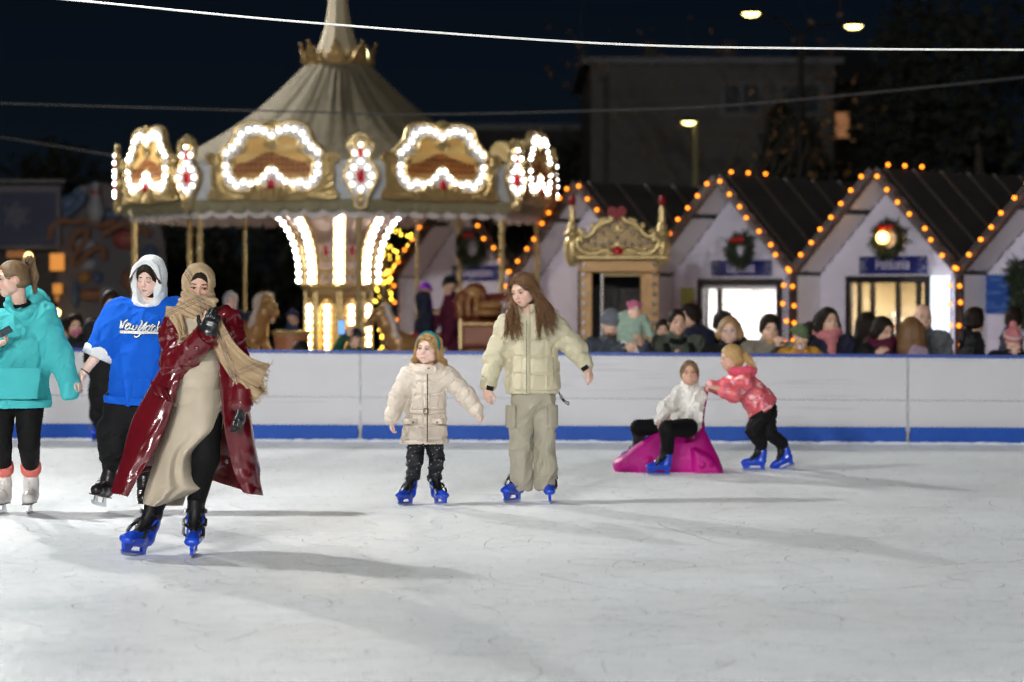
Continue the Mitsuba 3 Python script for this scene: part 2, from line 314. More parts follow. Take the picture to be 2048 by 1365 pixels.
def ring3(poly, r, z, step=.03):
    """a raised rim along a polygon's outline"""
    ms = []
    for g in getattr(poly, 'geoms', [poly]):
        p = resample(np.array(g.exterior.coords), step); p = np.vstack([p, p[:2]])
        ms.append(tube(np.c_[p, np.full(len(p), z)], r, 6, False))
    return cat(ms)
def scroll(c, r, turns, a0, z, w=.018, hand=1, n=26):
    t = np.linspace(0, 1, n); a = a0 + hand * turns * 2 * np.pi * t; rr = r * (1 - .82 * t)
    return tube(np.stack([c[0] + rr * np.cos(a), c[1] + rr * np.sin(a), np.full(n, z)], 1), w * (1 - .4 * t), 6)
def leaf(c, l, w, a, z, bend=.5):
    t = np.linspace(0, 1, 7); ang = a + bend * (t - .3)
    x = np.c_[0, np.cumsum(np.cos(ang[:-1]) * l / 6)[None]].ravel(); y = np.c_[0, np.cumsum(np.sin(ang[:-1]) * l / 6)[None]].ravel()
    return tube(np.stack([c[0] + x, c[1] + y, np.full(7, z)], 1), w * np.sin(np.pi * (.12 + .86 * t)) + .002, 6)
def shell(c, r, z, a0, a1, n=7):
    return cat([leaf(c, r, r * .13, a, z, 0) for a in np.linspace(a0, a1, n)])
def sym(*ms):
    m = cat(*ms); return cat(m, xf(m, np.diag([-1., 1, 1, 1])))
ORN = cat(shell(px4([(1393, 150)])[0], .14, .10, .35, np.pi - .35, 9), shell(px4([(1393, 240)])[0], .16, .10, np.pi + .45, 2 * np.pi - .45, 9),
    leaf((0, -.02), .22, .035, np.pi / 2, .10, 0),
    sym(scroll(px4([(1265, 660)])[0], .085, 1.6, 1.2, .10, .022), scroll(px4([(1180, 690)])[0], .06, 1.4, 2.6, .10, .018, -1), scroll(px4([(885, 395)])[0], .085, 1.5, -.6, .09, .026),
        scroll(px4([(1075, 430)])[0], .06, 1.4, .4, .11, .018), leaf(px4([(1350, 735)])[0], .30, .025, 1.9, .11, .9), leaf(px4([(1325, 735)])[0], .28, .022, 2.2, .11, .9), leaf(px4([(1300, 735)])[0], .26, .02, 2.5, .11, .8),
        leaf(px4([(1150, 705)])[0], .45, .03, 3.05, .09, -.35), leaf(px4([(1100, 718)])[0], .42, .028, 3.14, .085, 0), leaf(px4([(1010, 690)])[0], .28, .026, 2.5, .09, .5), leaf(px4([(970, 640)])[0], .24, .024, 2.2, .09, .5),
        leaf(px4([(960, 590)])[0], .2, .022, 2.0, .09, .4), leaf(px4([(930, 700)])[0], .5, .02, 1.75, .07, -.5), leaf(px4([(1180, 330)])[0], .17, .02, 1.5, .10, .5), leaf(px4([(1175, 345)])[0], .16, .02, 2.3, .10, .5)))
def on_top(poly, d, z): return move(extr(poly, d), (0, 0, z))
def flat_uv(poly, z):
    v, f = on_top(poly, .006, z); b = poly.bounds
    return (v, f), np.stack([(v[:, 0] - b[0]) / (b[2] - b[0]), (v[:, 1] - b[1]) / (b[3] - b[1])], 1)
PANEL = dict(frame=cat(on_top(base_poly, .05, 0), on_top(band_poly.buffer(.02), .07, 0), ring3(band_poly, .022, .075), ring3(inner_poly, .018, .08), ring3(base_poly, .02, .05), ORN),
             band=on_top(band_poly.buffer(-.005).difference(inner_poly), .006, .072))
(PAINT, PAINT_UV) = flat_uv(inner_poly, .074)
GEM = ico((0, px4([(0, 607)])[0, 1], .12), 1, 2, (.052, .075, .03))
SH = [(262, 188), (225, 198), (200, 240), (150, 285), (180, 340), (200, 400), (140, 460), (122, 540), (160, 620), (200, 690), (215, 730), (212, 780), (240, 795)]
SHP = np.stack([(np.array(SH)[:, 0] - 262) / 602, (710 - np.array(SH)[:, 1]) / 602], 1)
shield_poly = poly2(SHP, 2)
SB = np.array([(262, 280), (212, 348), (312, 348), (262, 415), (206, 466), (318, 466), (172, 532), (352, 532), (192, 602), (332, 602), (262, 640)], float)
SB = np.stack([(SB[:, 0] - 262) / 602, (710 - SB[:, 1]) / 602], 1)
SHIELD = dict(frame=cat(on_top(shield_poly, .05, 0), ring3(shield_poly, .020, .055), leaf((0, -.12), .2, .05, np.pi / 2, .06, 0), shell((0, .66), .22, .05, .5, np.pi - .5, 7), sym(leaf((.02, .72), .17, .03, .5, .055, .5))),
              face=on_top(shield_poly.buffer(-.018), .006, .052))
frieze, val_o, val_i = [], [], []
for k in range(NS):
    av, ap = A_OFF + k * 2 * np.pi / NS, A_OFF + (k + .5) * 2 * np.pi / NS
    lit = math.cos(ap) > -.35; R = RV * math.cos(np.pi / NS); half = RV * math.sin(np.pi / NS)
    fr = cfr(ap, R, PZ, .06)
    pl = part(carousel, 'rounding_panel', xf(PANEL['frame'], fr), GOLD, 40)
    part(pl, 'light_band', xf(PANEL['band'], fr), BANDP, False)
    part(pl, 'painting', xf(PAINT, fr), SEPIA, False, uv=PAINT_UV, label='sepia painting of an arcaded old city')
    part(pl, 'gem', xf(GEM, fr), RUBY, True)
    if lit:
        for b in BULBS: bulb(pl, (fr @ np.r_[b, .105, 1])[:3])
    fs = cfr(av, RV, PZ, .04)
    s = part(carousel, 'corner_shield', xf(SHIELD['frame'], fs), GOLD, 40)
    part(s, 'face', xf(SHIELD['face'], fs), BANDP, False)
    part(s, 'gem', xf(ico((0, .29, .07), 1, 2, (.052, .09, .035)), fs), RUBY, True)
    part(s, 'gem', xf(ico((0, .60, .07), 1, 2, (.032, .065, .03)), fs), RUBY, True)
    if math.cos(av) > -.35:
        for b in SB: bulb(s, (fs @ np.r_[b, .085, 1])[:3])
    f0 = cfr(ap, R, PZ)
    frieze.append(xf(box((-half, -.05, -.04), (half, .52, 0)), f0))
    n = 9; xs = np.linspace(-half, half, n + 1); pts = [(-half, .02)]
    for a, b in zip(xs[:-1], xs[1:]):
        for g in np.linspace(0, np.pi, 7)[:-1]: pts.append(((a + b) / 2 - (b - a) / 2 * math.cos(g), -.08 - .075 * math.sin(g)))
    pts += [(half, -.10), (half, .02)]
    val_o.append(xf(extr(sg.Polygon(pts), .008), cfr(ap, R, PZ - .03, .03))); val_i.append(xf(extr(sa.translate(sg.Polygon(pts), 0, -.015), .006), cfr(ap, R, PZ - .10, -.10)))
    part(carousel, 'pole', cat(tube([CAR + V(math.sin(av), -math.cos(av), 0) * (RV - .16) + V(0, 0, z) for z in (-.1, 2.76)], .038, 10), tube([CAR + V(math.sin(av), -math.cos(av), 0) * (RV - .16) + V(.044 * math.cos(z * 26), .044 * math.sin(z * 26), z) for z in np.arange(-.1, 2.74, .03)], .012, 5)), GOLD)
part(carousel, 'frieze', cat(frieze), FRIEZE, False)
part(carousel, 'outer_valance', cat(val_o), KHAKI, False)
part(carousel, 'inner_valance', cat(val_i), PALE, False)
# canopy with sagging folds between its ribs
def fold(g, z, r):
    t = np.clip((r - .45) / 2.6, 0, 1)
    gg = g + A_OFF; w = np.abs(np.sin(gg * 8)) ** .8
    return r * (1 - .032 * (1 - w) * np.minimum(1, t * 4)) + .010 * np.sin(gg * 37 + 3 * np.sin(gg * 5)) * (1 - t) + .006 * np.sin(gg * 61) * (.4 + t)
CAN = spline([(3.10, 3.26), (2.62, 3.40), (2.09, 3.64), (1.49, 4.0), (1.04, 4.35), (.62, 4.74), (.44, 4.92)], 26)
part(carousel, 'canopy', lathe(CAN, 288, CAR, fold), CANVAS, True)
SPI = spline([(.43, 4.9), (.37, 5.05), (.29, 5.2), (.22, 5.4), (.17, 5.62), (.14, 5.86), (.11, 6.2), (.05, 6.7), (.01, 7.0)], 22)
part(carousel, 'spire', lathe(SPI, 64, CAR, lambda g, z, r: r * (1 - .10 * np.abs(np.sin(g * 4 + .5)))), mat('spire_canvas', vary((.30, .25, .15), (.42, .35, .24), 3), .6), True)
crown = part(carousel, 'crown', cat(lathe([(.40, 4.86), (.46, 4.84), (.47, 4.92), (.43, 4.94), (.40, 4.93)], 48, CAR), *[xf(cat(on_top(sg.Polygon(chaikin([(-.10, 0), (-.14, .10), (-.11, .2), (-.05, .28), (0, .34), (.05, .28), (.11, .2), (.14, .10), (.10, 0)], 2)), .03, 0),
    ring3(sg.Polygon(chaikin([(-.08, .03), (-.11, .12), (-.05, .24), (0, .28), (.05, .24), (.11, .12), (.08, .03)], 2)), .014, .035), leaf((0, .06), .16, .02, 1.57, .035, 0), sym(leaf((.15, .02), .24, .022, 1.35, .02, .6), leaf((.17, .0), .15, .02, .9, .02, .8), scroll((.16, .04), .045, 1.3, 0, .02, .014)), ico((0, .35, .015), .03, 1)), frame(CAR + V(math.sin(a) * .45, -math.cos(a) * .45, 4.86), V(math.cos(a), math.sin(a), 0), unit(V(math.sin(a) * .28, -math.cos(a) * .28, 1)), unit(V(math.sin(a), -math.cos(a), -.28)))) for a in np.arange(8) * np.pi / 4 - .02]), mat('crown_bronze', vary((.20, .12, .04), (.40, .28, .12), 12), .38, .6), 40)
for a in np.arange(8) * np.pi / 4 - .02:
    o = V(math.sin(a), -math.cos(a), 0)
    part(crown, 'gem', ico(CAR + o * .49 + V(0, 0, 4.98), 1, 1, (.035, .035, .05)), RUBY, True)
part(carousel, 'ceiling', lathe([(.9, 2.92), (2.88, 2.90), (2.88, 2.96), (.9, 2.98)], 48, CAR), mat('ceiling_dark', (.05, .045, .04), .7), False)
part(carousel, 'platform', lathe([(0, -.3), (3.2, -.3), (3.25, -.18), (3.2, -.12), (0, -.12)], 64, CAR), mat('platform_wood', vary((.10, .05, .03), (.18, .09, .05), 4), .5), False)
# centre column
col = part(carousel, 'centre_column', lathe([(.50, 1.6), (.51, 1.66), (.51, 1.95), (.56, 2.2), (.68, 2.42), (.86, 2.62), (.98, 2.75)], 8, CAR), PINK, False)
part(col, 'cornice', lathe([(.46, 1.54), (.55, 1.56), (.56, 1.62), (.52, 1.65), (.47, 1.65)], 8, CAR), GOLD, False)
cab = part(carousel, 'centre_cabinet', lathe([(.47, -.12), (.47, 1.54)], 8, CAR), mat('cabinet_gold', vary((.34, .19, .07), (.48, .30, .12), 5), .4, .3), False)
RIB = spline([(.52, 1.63), (.52, 1.85), (.545, 2.05), (.60, 2.26), (.70, 2.47), (.82, 2.63), (.95, 2.76)], 30)
for k in range(8):
    a = math.radians(5.4 + 45 * k); o = V(math.sin(a), -math.cos(a), 0); t = V(math.cos(a), math.sin(a), 0)
    path = [CAR + o * (r + .02) + V(0, 0, z) for r, z in RIB]
    rb = part(col, 'rib', cat(sheet([[p + t * .07 - o * .12, p + t * .07, p - t * .07, p - t * .07 - o * .12] for p in path]), *[tube([p + t * s * .075 for p in path], .018, 6) for s in (-1, 1)]), GOLD, 40)
    if math.cos(a) > -.2:
        for q in resample(np.array(path), .112): bulb(rb, q + o * .055, .034, WARM, 24.0)
    a2 = a + np.pi / 8; o = V(math.sin(a2), -math.cos(a2), 0); t = V(math.cos(a2), math.sin(a2), 0)
    if math.cos(a2) > -.2:
        fr = frame(CAR + o * .50 + V(0, 0, 1.66), t * .9, V(0, 0, .78), o)
        part(col, 'panel_ornament', xf(cat(tube(np.c_[.085 * np.cos(np.linspace(0, 2 * np.pi, 21)), .62 + .2 * np.sin(np.linspace(0, 2 * np.pi, 21)), np.full(21, -.02)], .022, 6), sym(scroll((.10, .92), .07, 1.4, 1, .03, .018), scroll((.13, 1.22), .09, 1.4, 2, .12, .02), leaf((.02, .36), .3, .02, 1.2, -.02, .7), scroll((.06, .2), .05, 1.3, 0, 0, .016)), leaf((0, .05), .22, .03, 1.57, 0, 0)), fr), GOLD, 40, kind='stuff')
        part(col, 'gem', xf(ico((0, .62, -.02), 1, 2, (.05, .13, .05)), fr), RUBY, True)
        fr = frame(CAR + o * .435 + V(0, 0, .74), t, V(0, 0, 1), o)
        part(cab, 'arch', xf(cat(tube(spline([(-.13, -.1, .02), (-.13, .45, .02), (-.10, .58, .02), (0, .68, .02), (.10, .58, .02), (.13, .45, .02), (.13, -.1, .02)], 30), .02, 6), sym(leaf((.02, .60), .12, .02, .8, .03, .6), tube([(.165, -.12, .03), (.165, .79, .03)], .024, 8)), box((-.2, .74, 0), (.2, .80, .03))), fr), GOLD, 40)
        for z in np.arange(-.10, .58, .108): bulb(cab, (fr @ V(0, z, .04, 1))[:3], .040, (1.0, .92, .62) if z > .25 else (1.0, .80, .34), 9.0 if z > .25 else 7.0)
# ---------------------------------------------------------------- wooden market kiosks
PH = math.radians(46.0)
KT, KN = V(math.cos(PH), -math.sin(PH), 0), V(math.sin(PH), math.cos(PH), 0)      # along the row, into the kiosk
KW, KD, KE, KA, REC = 2.74, 3.5, 2.13, 3.47, .5                                   # width, depth, eaves, apex, recess of the front wall
KO3 = V(4.80, 32.0, GZ)
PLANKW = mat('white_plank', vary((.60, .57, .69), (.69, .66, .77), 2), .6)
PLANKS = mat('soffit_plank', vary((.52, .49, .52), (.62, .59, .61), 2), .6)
ROOFM = mat('roof_felt', vary((.020, .017, .016), (.034, .029, .027), 3), .75)
BATT = mat('roof_batten', (.05, .038, .03), .6)
BLACKP = mat('black_frame', (.012, .012, .014), .4)
DKWOOD = mat('dark_wood', (.030, .020, .018), .55)
SIGNB = mat('sign_blue', vary((.008, .010, .11), (.012, .016, .16), 5), .5)
LETTER = mat('sign_letter', (.72, .68, .84), .6)
SNOWP = mat('sign_fir', vary((.10, .12, .15), (.34, .36, .42), 20, 2), .7)
FIR = mat('fir_green', vary((.010, .020, .010), (.030, .050, .022), 20), .8)
REDP = mat('red_ribbon', (.35, .008, .012), .35)
CABLE = mat('cable_black', (.01, .01, .01), .5)
WARMIN = mat('warm_interior', (.60, .56, .46), .7)
SHELFW = mat('shelf_wood', (.30, .22, .14), .5)
GLASS = {'type': 'thindielectric'}; scene['material_window_glass'] = GLASS; WGLASS = 'material_window_glass'
ORANGE = (1.0, .21, .012); BULBO = mat('bulb_amber', (.25, .08, .01), .3)
def kfr(i): return frame(KO3 + KT * KW * (i - 3), KT, KN, V(0, 0, 1))
def kpt(i, u, d, z): return (kfr(i) @ V(u, d, z, 1))[:3]
def kuv(i, px, py, d):
    """(u, z) in kiosk i's plane at depth d of what the photograph shows at a pixel"""
    p0 = at(px, py, 10.0) - V(0, 0, EYE); o = kpt(i, 0, d, 0); s = ((o - V(0, 0, EYE)) @ KN) / (p0 @ KN)
    q = V(0, 0, EYE) + p0 * s - o; return q @ KT, q[2]
def prism(poly, d0, d1):
    """polygon in the (u, z) plane, from depth d0 to d1"""
    v, f = extr(poly, d1 - d0); return np.stack([v[:, 0], v[:, 2] + d0, v[:, 1]], 1), f[:, ::-1]
def fir_ring(c, R, n=150, r=.02, jag=.11):
    ms = []
    for k in range(n):
        a = rng.random() * 2 * np.pi; b = a + rng.normal() * .8; q = rng.random() * 2 * np.pi
        p = V(R * math.cos(a), 0, R * math.sin(a)) + rng.normal(size=3) * V(.03, .03, .03)
        d = unit(V(math.cos(b), -.6 + .4 * rng.normal(), math.sin(b)) + .5 * rng.normal(size=3)) * jag * (.6 + .8 * rng.random())
        s = unit(np.cross(d, rng.normal(size=3))) * r
        ms.append((np.array([p - s, p + s, p + d * .6 + s * .7, p + d, p + d * .6 - s * .7]), np.array([[0, 1, 2], [0, 2, 4], [4, 2, 3]])))
    return move(cat(ms), c)
WALLT = {0: 'Gingundom', 1: None, 2: 'Laponia', 3: 'Pohlonia', 4: None}
KL = {0: 'white gabled kiosk behind the merry-go-round poles', 1: 'white gabled kiosk half hidden behind the gold ticket booth', 2: 'white gabled kiosk with a bright white serving hatch',
      3: 'white gabled kiosk with a lit wreath and warm glazed hatch', 4: 'white gabled kiosk cut off by the right edge of the picture'}
OPEN = {0: (-.62, .95, .55, 1.50), 1: (-.30, .90, .55, 1.62), 2: None, 3: None, 4: (-.35, .9, .55, 1.6)}
ap = (KA - KE) / (KW / 2)
for i in range(5):
    fr = kfr(i); k = thing('kiosk', KL[i], 'kiosk', 'gabled kiosks in a row behind the barrier')
    P = lambda name, m, mt, sm=False, **kw: part(k, name, xf(m, fr), mt, sm, **kw)
    hw = KW / 2 - .06
    gable = sg.Polygon([(-hw, .0), (hw, .0), (hw, KE), (0, KA - .06), (-hw, KE)])
    if i == 2: a, b = kuv(2, 1405, 568, REC), kuv(2, 1561, 690, REC); op = (a[0], b[0], .62, a[1])
    elif i == 3: a, b = kuv(3, 1702, 563, REC), kuv(3, 1897, 690, REC); op = (a[0], kuv(3, 1858, 600, REC)[0], .62, a[1])
    else: op = OPEN[i]
    hole = sg.box(op[0], op[2], op[1], op[3])
    fw = P('front_wall', prism(gable.difference(hole), REC, REC + .06), PLANKW)
    zz = [z for z in np.arange(.2, KA - .1, .165)]
    for z in zz:                                   # cladding joints, each a shallow cover strip
        w = hw if z < KE else (KA - .1 - z) / ap
        for u0, u1 in (((-w, min(w, op[0])), (max(-w, op[1]), w)) if op[2] < z < op[3] else ((-w, w),)):
            if u1 - u0 > .05: part(fw, 'cladding_board', xf(rbox((u0 + .004, REC - .014, z - .078), (u1 - .004, REC - .001, z + .078), .004), fr), PLANKW, False)
    for s, nm in ((-1, 'left'), (1, 'right')):
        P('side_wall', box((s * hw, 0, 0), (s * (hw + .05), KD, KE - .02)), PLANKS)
        # roof slab, soffit lining in two boards, rake board
        e, a = V(s * (KW / 2 + .03), 0, KE - .03 * ap), V(0, 0, KA)
        nrm = unit(V(s * ap, 0, 1)); sl = unit(a - e)
        def slab(d0, d1, t0, t1, e0=0.0, e1=0.0):
            q = [e + sl * e0, a - sl * e1]; return hullm([p + nrm * t + V(0, d, 0) for p in q for t in (t0, t1) for d in (d0, d1)])
        rf = P('roof_slope', slab(-.02, KD, .0, .07), ROOFM)
        for d in np.arange(.12, KD, .62): part(rf, 'roof_batten', xf(slab(d, d + .045, .072, .10), fr), BATT, False)
        for q0, q1 in ((0, .62), (.632, 1)):
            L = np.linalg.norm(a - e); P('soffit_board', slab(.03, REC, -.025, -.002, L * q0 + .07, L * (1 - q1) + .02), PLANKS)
        P('rake_board', slab(-.05, -.02, -.05, .10), DKWOOD)
    for s in (-1, 1): P('corner_post', box((s * (hw + .052) - .05, -.05, 0), (s * (hw + .052) + .05, .03, KE - .03)), DKWOOD)
    u0, u1, z0, z1 = op
    P('hatch_frame', cat(box((u0 - .05, REC - .06, z1 - .02), (u1 + .05, REC + .0, z1 + .07)), box((u0 - .05, REC - .06, z0), (u0 + .03, REC, z1 - .02)), box((u1 - .03, REC - .06, z0), (u1 + .05, REC, z1 - .02))), BLACKP)
    P('counter', rbox((u0 - .08, REC - .28, z0 - .05), (u1 + .08, REC + .25, z0), .008), SHELFW)
    inner = sg.box(-hw + .02, -.0, hw - .02, KE)
    P('interior_lining', cat(box((-hw + .03, 2.2, 0), (hw - .03, 2.24, KE)), box((-hw + .01, REC + .08, 0), (-hw + .03, 2.2, KE)), box((hw - .03, REC + .08, 0), (hw - .01, 2.2, KE)), box((-hw + .03, REC + .08, KE), (hw - .03, 2.2, KE + .03)), box((-hw + .03, REC + .08, .02), (hw - .03, 2.2, .05))), WARMIN if i != 2 else WHITEP)
    if i in (2, 3, 0):
        L, col_ = {2: (16, (1, .97, .88)), 3: (11, (1, .80, .50)), 0: (.8, (1, .8, .5))}[i]
        q = V([-.5, 1.0, KE - .02], [.5, 1.0, KE - .02], [.5, 1.9, KE - .02], [-.5, 1.9, KE - .02])
        P('ceiling_lamp', (q, np.array([[0, 2, 1], [0, 3, 2]])), WHITEP, **glow(col_, L, 3.0))
    if i == 2:
        P('fridge', rbox((u1 - .30, 1.5, .3), (u1 - .02, 2.1, 1.35), .02), SHELFW)
        P('goods_box', cat(*[rbox((u0 + .4 + .17 * j_, 1.9, z_), (u0 + .52 + .17 * j_, 2.1, z_ + .08 + .06 * (j_ % 3)), .01) for j_ in range(5) for z_ in (.75, 1.02)]), SHELFW, kind='stuff'); P('rack', cat(*[box((x, 1.2, .3), (x + .03, 1.24, 1.42)) for x in (u0 + .72, u0 + 1.12)], *[box((u0 + .72, 1.15, z), (u0 + 1.15, 1.3, z + .03)) for z in (.9, 1.1, 1.3)]), STEEL)
        P('ladle', tube([V(u0 + .95, 1.1, 1.5), V(u0 + 1.05, 1.12, 1.35)], .012), STEEL)
        P('sliding_pane', cat(box((u0 + .03, REC + .02, z0), (u0 + .07, REC + .05, z1)), box((u0 + .27, REC + .02, z0), (u0 + .34, REC + .05, z1))), BLACKP)
        P('pane', box((u0 + .07, REC + .03, z0), (u0 + .27, REC + .034, z1)), WGLASS)
    if i == 3:
        for x in (kuv(3, 1720, 600, REC)[0], kuv(3, 1746, 600, REC)[0], kuv(3, 1797, 600, REC)[0], kuv(3, 1838, 600, REC)[0]):
            P('mullion', box((x - .025, REC - .03, z0), (x + .03, REC + .02, z1 - .02)), BLACKP)
        P('shelf', cat(*[box((u0 + .1, 1.95, z), (u1 - .1, 2.2, z + .03)) for z in (.95, 1.25)]), SHELFW)
        for j in range(9):
            P('jar', lathe([(0, 0), (.05, 0), (.055, .1), (.05, .16), (.03, .19), (0, .19)], 8, (u0 + .2 + j * .15, 2.05, 1.28 if j % 2 else .98)), mat(f'jar_{j}', [(.4, .05, .03), (.5, .3, .1), (.2, .1, .05)][j % 3], .3))
        for x in (u0 + .12, u0 + .75, u1 - .25):
            P('wrapped_sweet', cat([ico((x + .05 * rng.normal(), 1.3, z0 + .1 + .35 * rng.random()), .025, 1) for _ in range(9)]), REDP, kind='stuff')
    if i in (2, 3):
        P('poster', box((kuv(2, 1363, 600, REC)[0], REC - .03, kuv(2, 1377, 650, REC)[1]), (kuv(2, 1391, 600, REC)[0], REC - .016, kuv(2, 1377, 576, REC)[1])) if i == 2 else box((kuv(3, 1861, 600, REC - .3)[0], REC - .30, kuv(3, 1880, 671, REC - .3)[1]), (kuv(3, 1896, 600, REC - .3)[0], REC - .26, kuv(3, 1880, 552, REC - .3)[1])), mat(f'poster_{i}', proc(
            (lambda p, n, uv: mix(mix((.30, .05, .02), (.42, .14, .03), noise(p.x * 9, p.z * 9, 1)), (.35, .38, .10), smoothstep(1.42, 1.47, p.z + .15 * noise(p.x * 8, p.z * 8, 4)))) if i == 2 else
            (lambda p, n, uv: mix(mix((.66, .72, .80), (.50, .55, .62), smoothstep(.62, .70, noise(p.x * 14, p.z * 34, 2))), (.62, .50, .25), smoothstep(.62, .5, p.z) * smoothstep(.45, .6, noise(p.x * 9, p.z * 12, 5))))), .4),
          label='orange and green food poster' if i == 2 else 'bright white menu board', **(glow((.80, .88, 1.0), .75, 1.0) if i == 3 else {}))
    if i == 4:
        P('blue_notice', box((kuv(4, 1968, 590, REC)[0], REC - .03, kuv(4, 1985, 628, REC)[1]), (kuv(4, 2026, 590, REC)[0], REC - .016, kuv(4, 1985, 550, REC)[1])), mat('notice_blue', proc(lambda p, n, uv: mix((.012, .06, .30), (.06, .16, .42), smoothstep(.55, .6, noise(p.x * 5, p.z * 40, 2)) * smoothstep(.35, .5, noise(p.x * 30, p.z * 30, 2)))), .5), label='blue notice with rows of small print')
    if i in (0, 2, 3):
        wx, wy, sx0, sx1, sy0, sy1 = {0: (945, 495, 905, 1003, 532, 562), 2: (1481, 500, 1424, 1543, 521, 552), 3: (1778, 479, 1720, 1855, 513, 548)}[i]
        a, b = kuv(i, sx0, (sy0 + sy1) / 2, REC - .03), kuv(i, sx1, (sy0 + sy1) / 2, REC - .03)
        zt, zb = kuv(i, (sx0 + sx1) / 2, sy0, REC - .03)[1], kuv(i, (sx0 + sx1) / 2, sy1, REC - .03)[1]
        s = thing('sign', {0: 'blue kiosk name sign behind a merry-go-round pole reading Gingundom', 2: 'blue name sign reading Laponia partly covered by a green wreath', 3: 'blue name sign reading Pohlonia under the lit wreath'}[i], 'sign', 'blue name signs over the kiosk hatches')
        part(s, 'board', xf(rbox((a[0], REC - .05, zb), (b[0], REC - .025, zt), .004), fr), SIGNB, False)
        tm = raw(meshkit.text_mesh(WALLT[i], .105, .006, False)); w = tm[0][:, 0].max() * .96; uc = (a[0] + b[0]) / 2
        part(s, 'lettering', xf((np.stack([tm[0][:, 0] * .96 - w / 2 + uc, REC - .052 - tm[0][:, 2], tm[0][:, 1] * 1.25 + (zt + zb) / 2 - .055], 1), tm[1]), fr), LETTER, False)
        for q in (0, 1):
            xs = [(a[0] + .005 + .11 * rng.random() ** 1.5 if q == 0 else b[0] - .005 - .14 * rng.random() ** 1.5) for _ in range(26)]
            part(s, 'painted_fir', xf(cat([box((x, REC - .054, z), (x + .02 + .03 * rng.random(), REC - .051, z + .012)) for x, z in zip(xs, zb + (zt - zb) * (.02 + .93 * rng.random(26)))]), fr), SNOWP, False, kind='stuff')
        c = kuv(i, wx, wy, REC - .12); R = {0: .21, 2: .15, 3: .17}[i]
        w = thing('wreath', {0: 'dark fir wreath on the kiosk behind the merry-go-round', 2: 'dark fir wreath hanging over the partly covered blue sign', 3: 'fir wreath with red ribbon lit by a warm lamp'}[i], 'wreath')
        part(w, 'branches', xf(fir_ring((c[0], REC - .12, c[1]), R, 420, .016, .12), fr), FIR, False, kind='stuff')
        part(w, 'ring', xf(tube([(c[0] + R * math.cos(t), REC - .12, c[1] + R * math.sin(t)) for t in np.linspace(0, 2 * np.pi, 25)], .045, 8), fr), FIR)
        part(w, 'ribbon', xf(cat(ico((c[0] - .07, REC - .20, c[1] + R * .9), .06, 1, (1.3, .6, .8)), ico((c[0] + .06, REC - .20, c[1] + R * .95), .06, 1, (1.3, .6, .8)), ico((c[0], REC - .22, c[1] + R * .9), .03, 1)), fr), REDP, True)
        if i == 3:
            l = thing('wall_lamp', 'round warm wall lamp glowing inside the wreath', 'lamp'); cc = kpt(3, c[0] + .0, REC - .26, c[1] + .02)
            part(l, 'globe', ico(cc, .085, 2), BULB, True, **glow((1.0, .52, .10), 5, 2.0))
            part(l, 'arm', tube([cc + V(0, 0, -.08), kpt(3, c[0], REC - .2, c[1] - .14), kpt(3, c[0], REC - .02, c[1] - .18)], .015), BLACKP)
    if i == 4:
        w = thing('wreath', 'tall bushy fir garland on the kiosk at the right edge', 'wreath'); c = kuv(4, 2034, 580, REC - .2)
        part(w, 'branches', xf(cat(*[fir_ring((c[0] + .03 * math.sin(j), REC - .15, c[1] - .35 + j * .1), .07, 60, .018, .12) for j in range(7)]), fr), FIR, False, kind='stuff')
    # string lights along the rakes, down the posts and a little way along the ridge
    s = thing('string_lights', {0: 'orange bulb string on the kiosk behind the merry-go-round', 1: 'orange bulb string on the gable behind the gold booth', 2: 'orange bulb string round the gable of the kiosk with the white hatch', 3: 'orange bulb string round the gable of the warmly lit kiosk', 4: 'orange bulb string on the kiosk at the right edge'}[i], 'string lights')
    for sd in (-1, 1):
        line = [V(sd * u, -.085, KE + .07 + (KA - KE) * (1 - abs(u) / (KW / 2))) for u in np.linspace(0.03, KW / 2 + .0, 12)] + [V(sd * (KW / 2 - .085), -.085, z) for z in np.arange(KE - .12, .5, -.2)]
        line = np.array(line); line[:, 2] += .012 * np.sin(np.arange(len(line)) * 1.7)
        part(s, 'cable', xf(tube(line, .008, 5), fr), CABLE)
        bl = resample(line, .25)
        for b in bl: part(s, 'bulb', move((BULBM[0] * .028, BULBM[1]), (fr @ np.r_[b + V(.02 * rng.normal(), -.03, .015 * rng.normal()), 1])[:3]), BULBO, False, **glow(ORANGE, 3.0, .12))
    for d in (.25, .62, 1.0) if i > 1 else (): part(s, 'bulb', move((BULBM[0] * .028, BULBM[1]), (fr @ V(.02, d, KA + .11, 1))[:3]), BULBO, False, **glow(ORANGE, 3.0, .12))

# ---------------------------------------------------------------- gold ticket booth
BY = 31.2
def bat(px, py, dy=0.0): return at(px, py, BY + dy)
booth = thing('ticket_booth', 'gold crowned ticket booth with a red heart on top', 'booth')
BX0, BX1 = bat(1160, 600)[0], bat(1318, 600)[0]; BZ0, BZ1 = bat(1240, 512)[2], bat(1240, 520)[2]
bs = scale_at(BY); HONEY = mat('booth_honey', vary((.30, .155, .05), (.42, .24, .09), 5), .35, .25)
part(booth, 'header', rbox((BX0, BY, bat(1240, 546)[2]), (BX1, BY + 1.1, BZ0), .02), HONEY, False)
for x0, x1 in ((BX0, BX0 + .16), (BX1 - .24, BX1)): part(booth, 'pilaster', rbox((x0, BY, GZ), (x1, BY + .16, bat(1240, 546)[2]), .012), HONEY, False)
part(booth, 'back_wall', box((BX0, BY + 1.0, GZ), (BX1, BY + 1.1, BZ0)), DKWOOD, False)
for x in (BX0, BX1 - .05): part(booth, 'side_wall', box((x, BY + .16, GZ), (x + .05, BY + 1.0, BZ0 - .2)), DKWOOD, False)
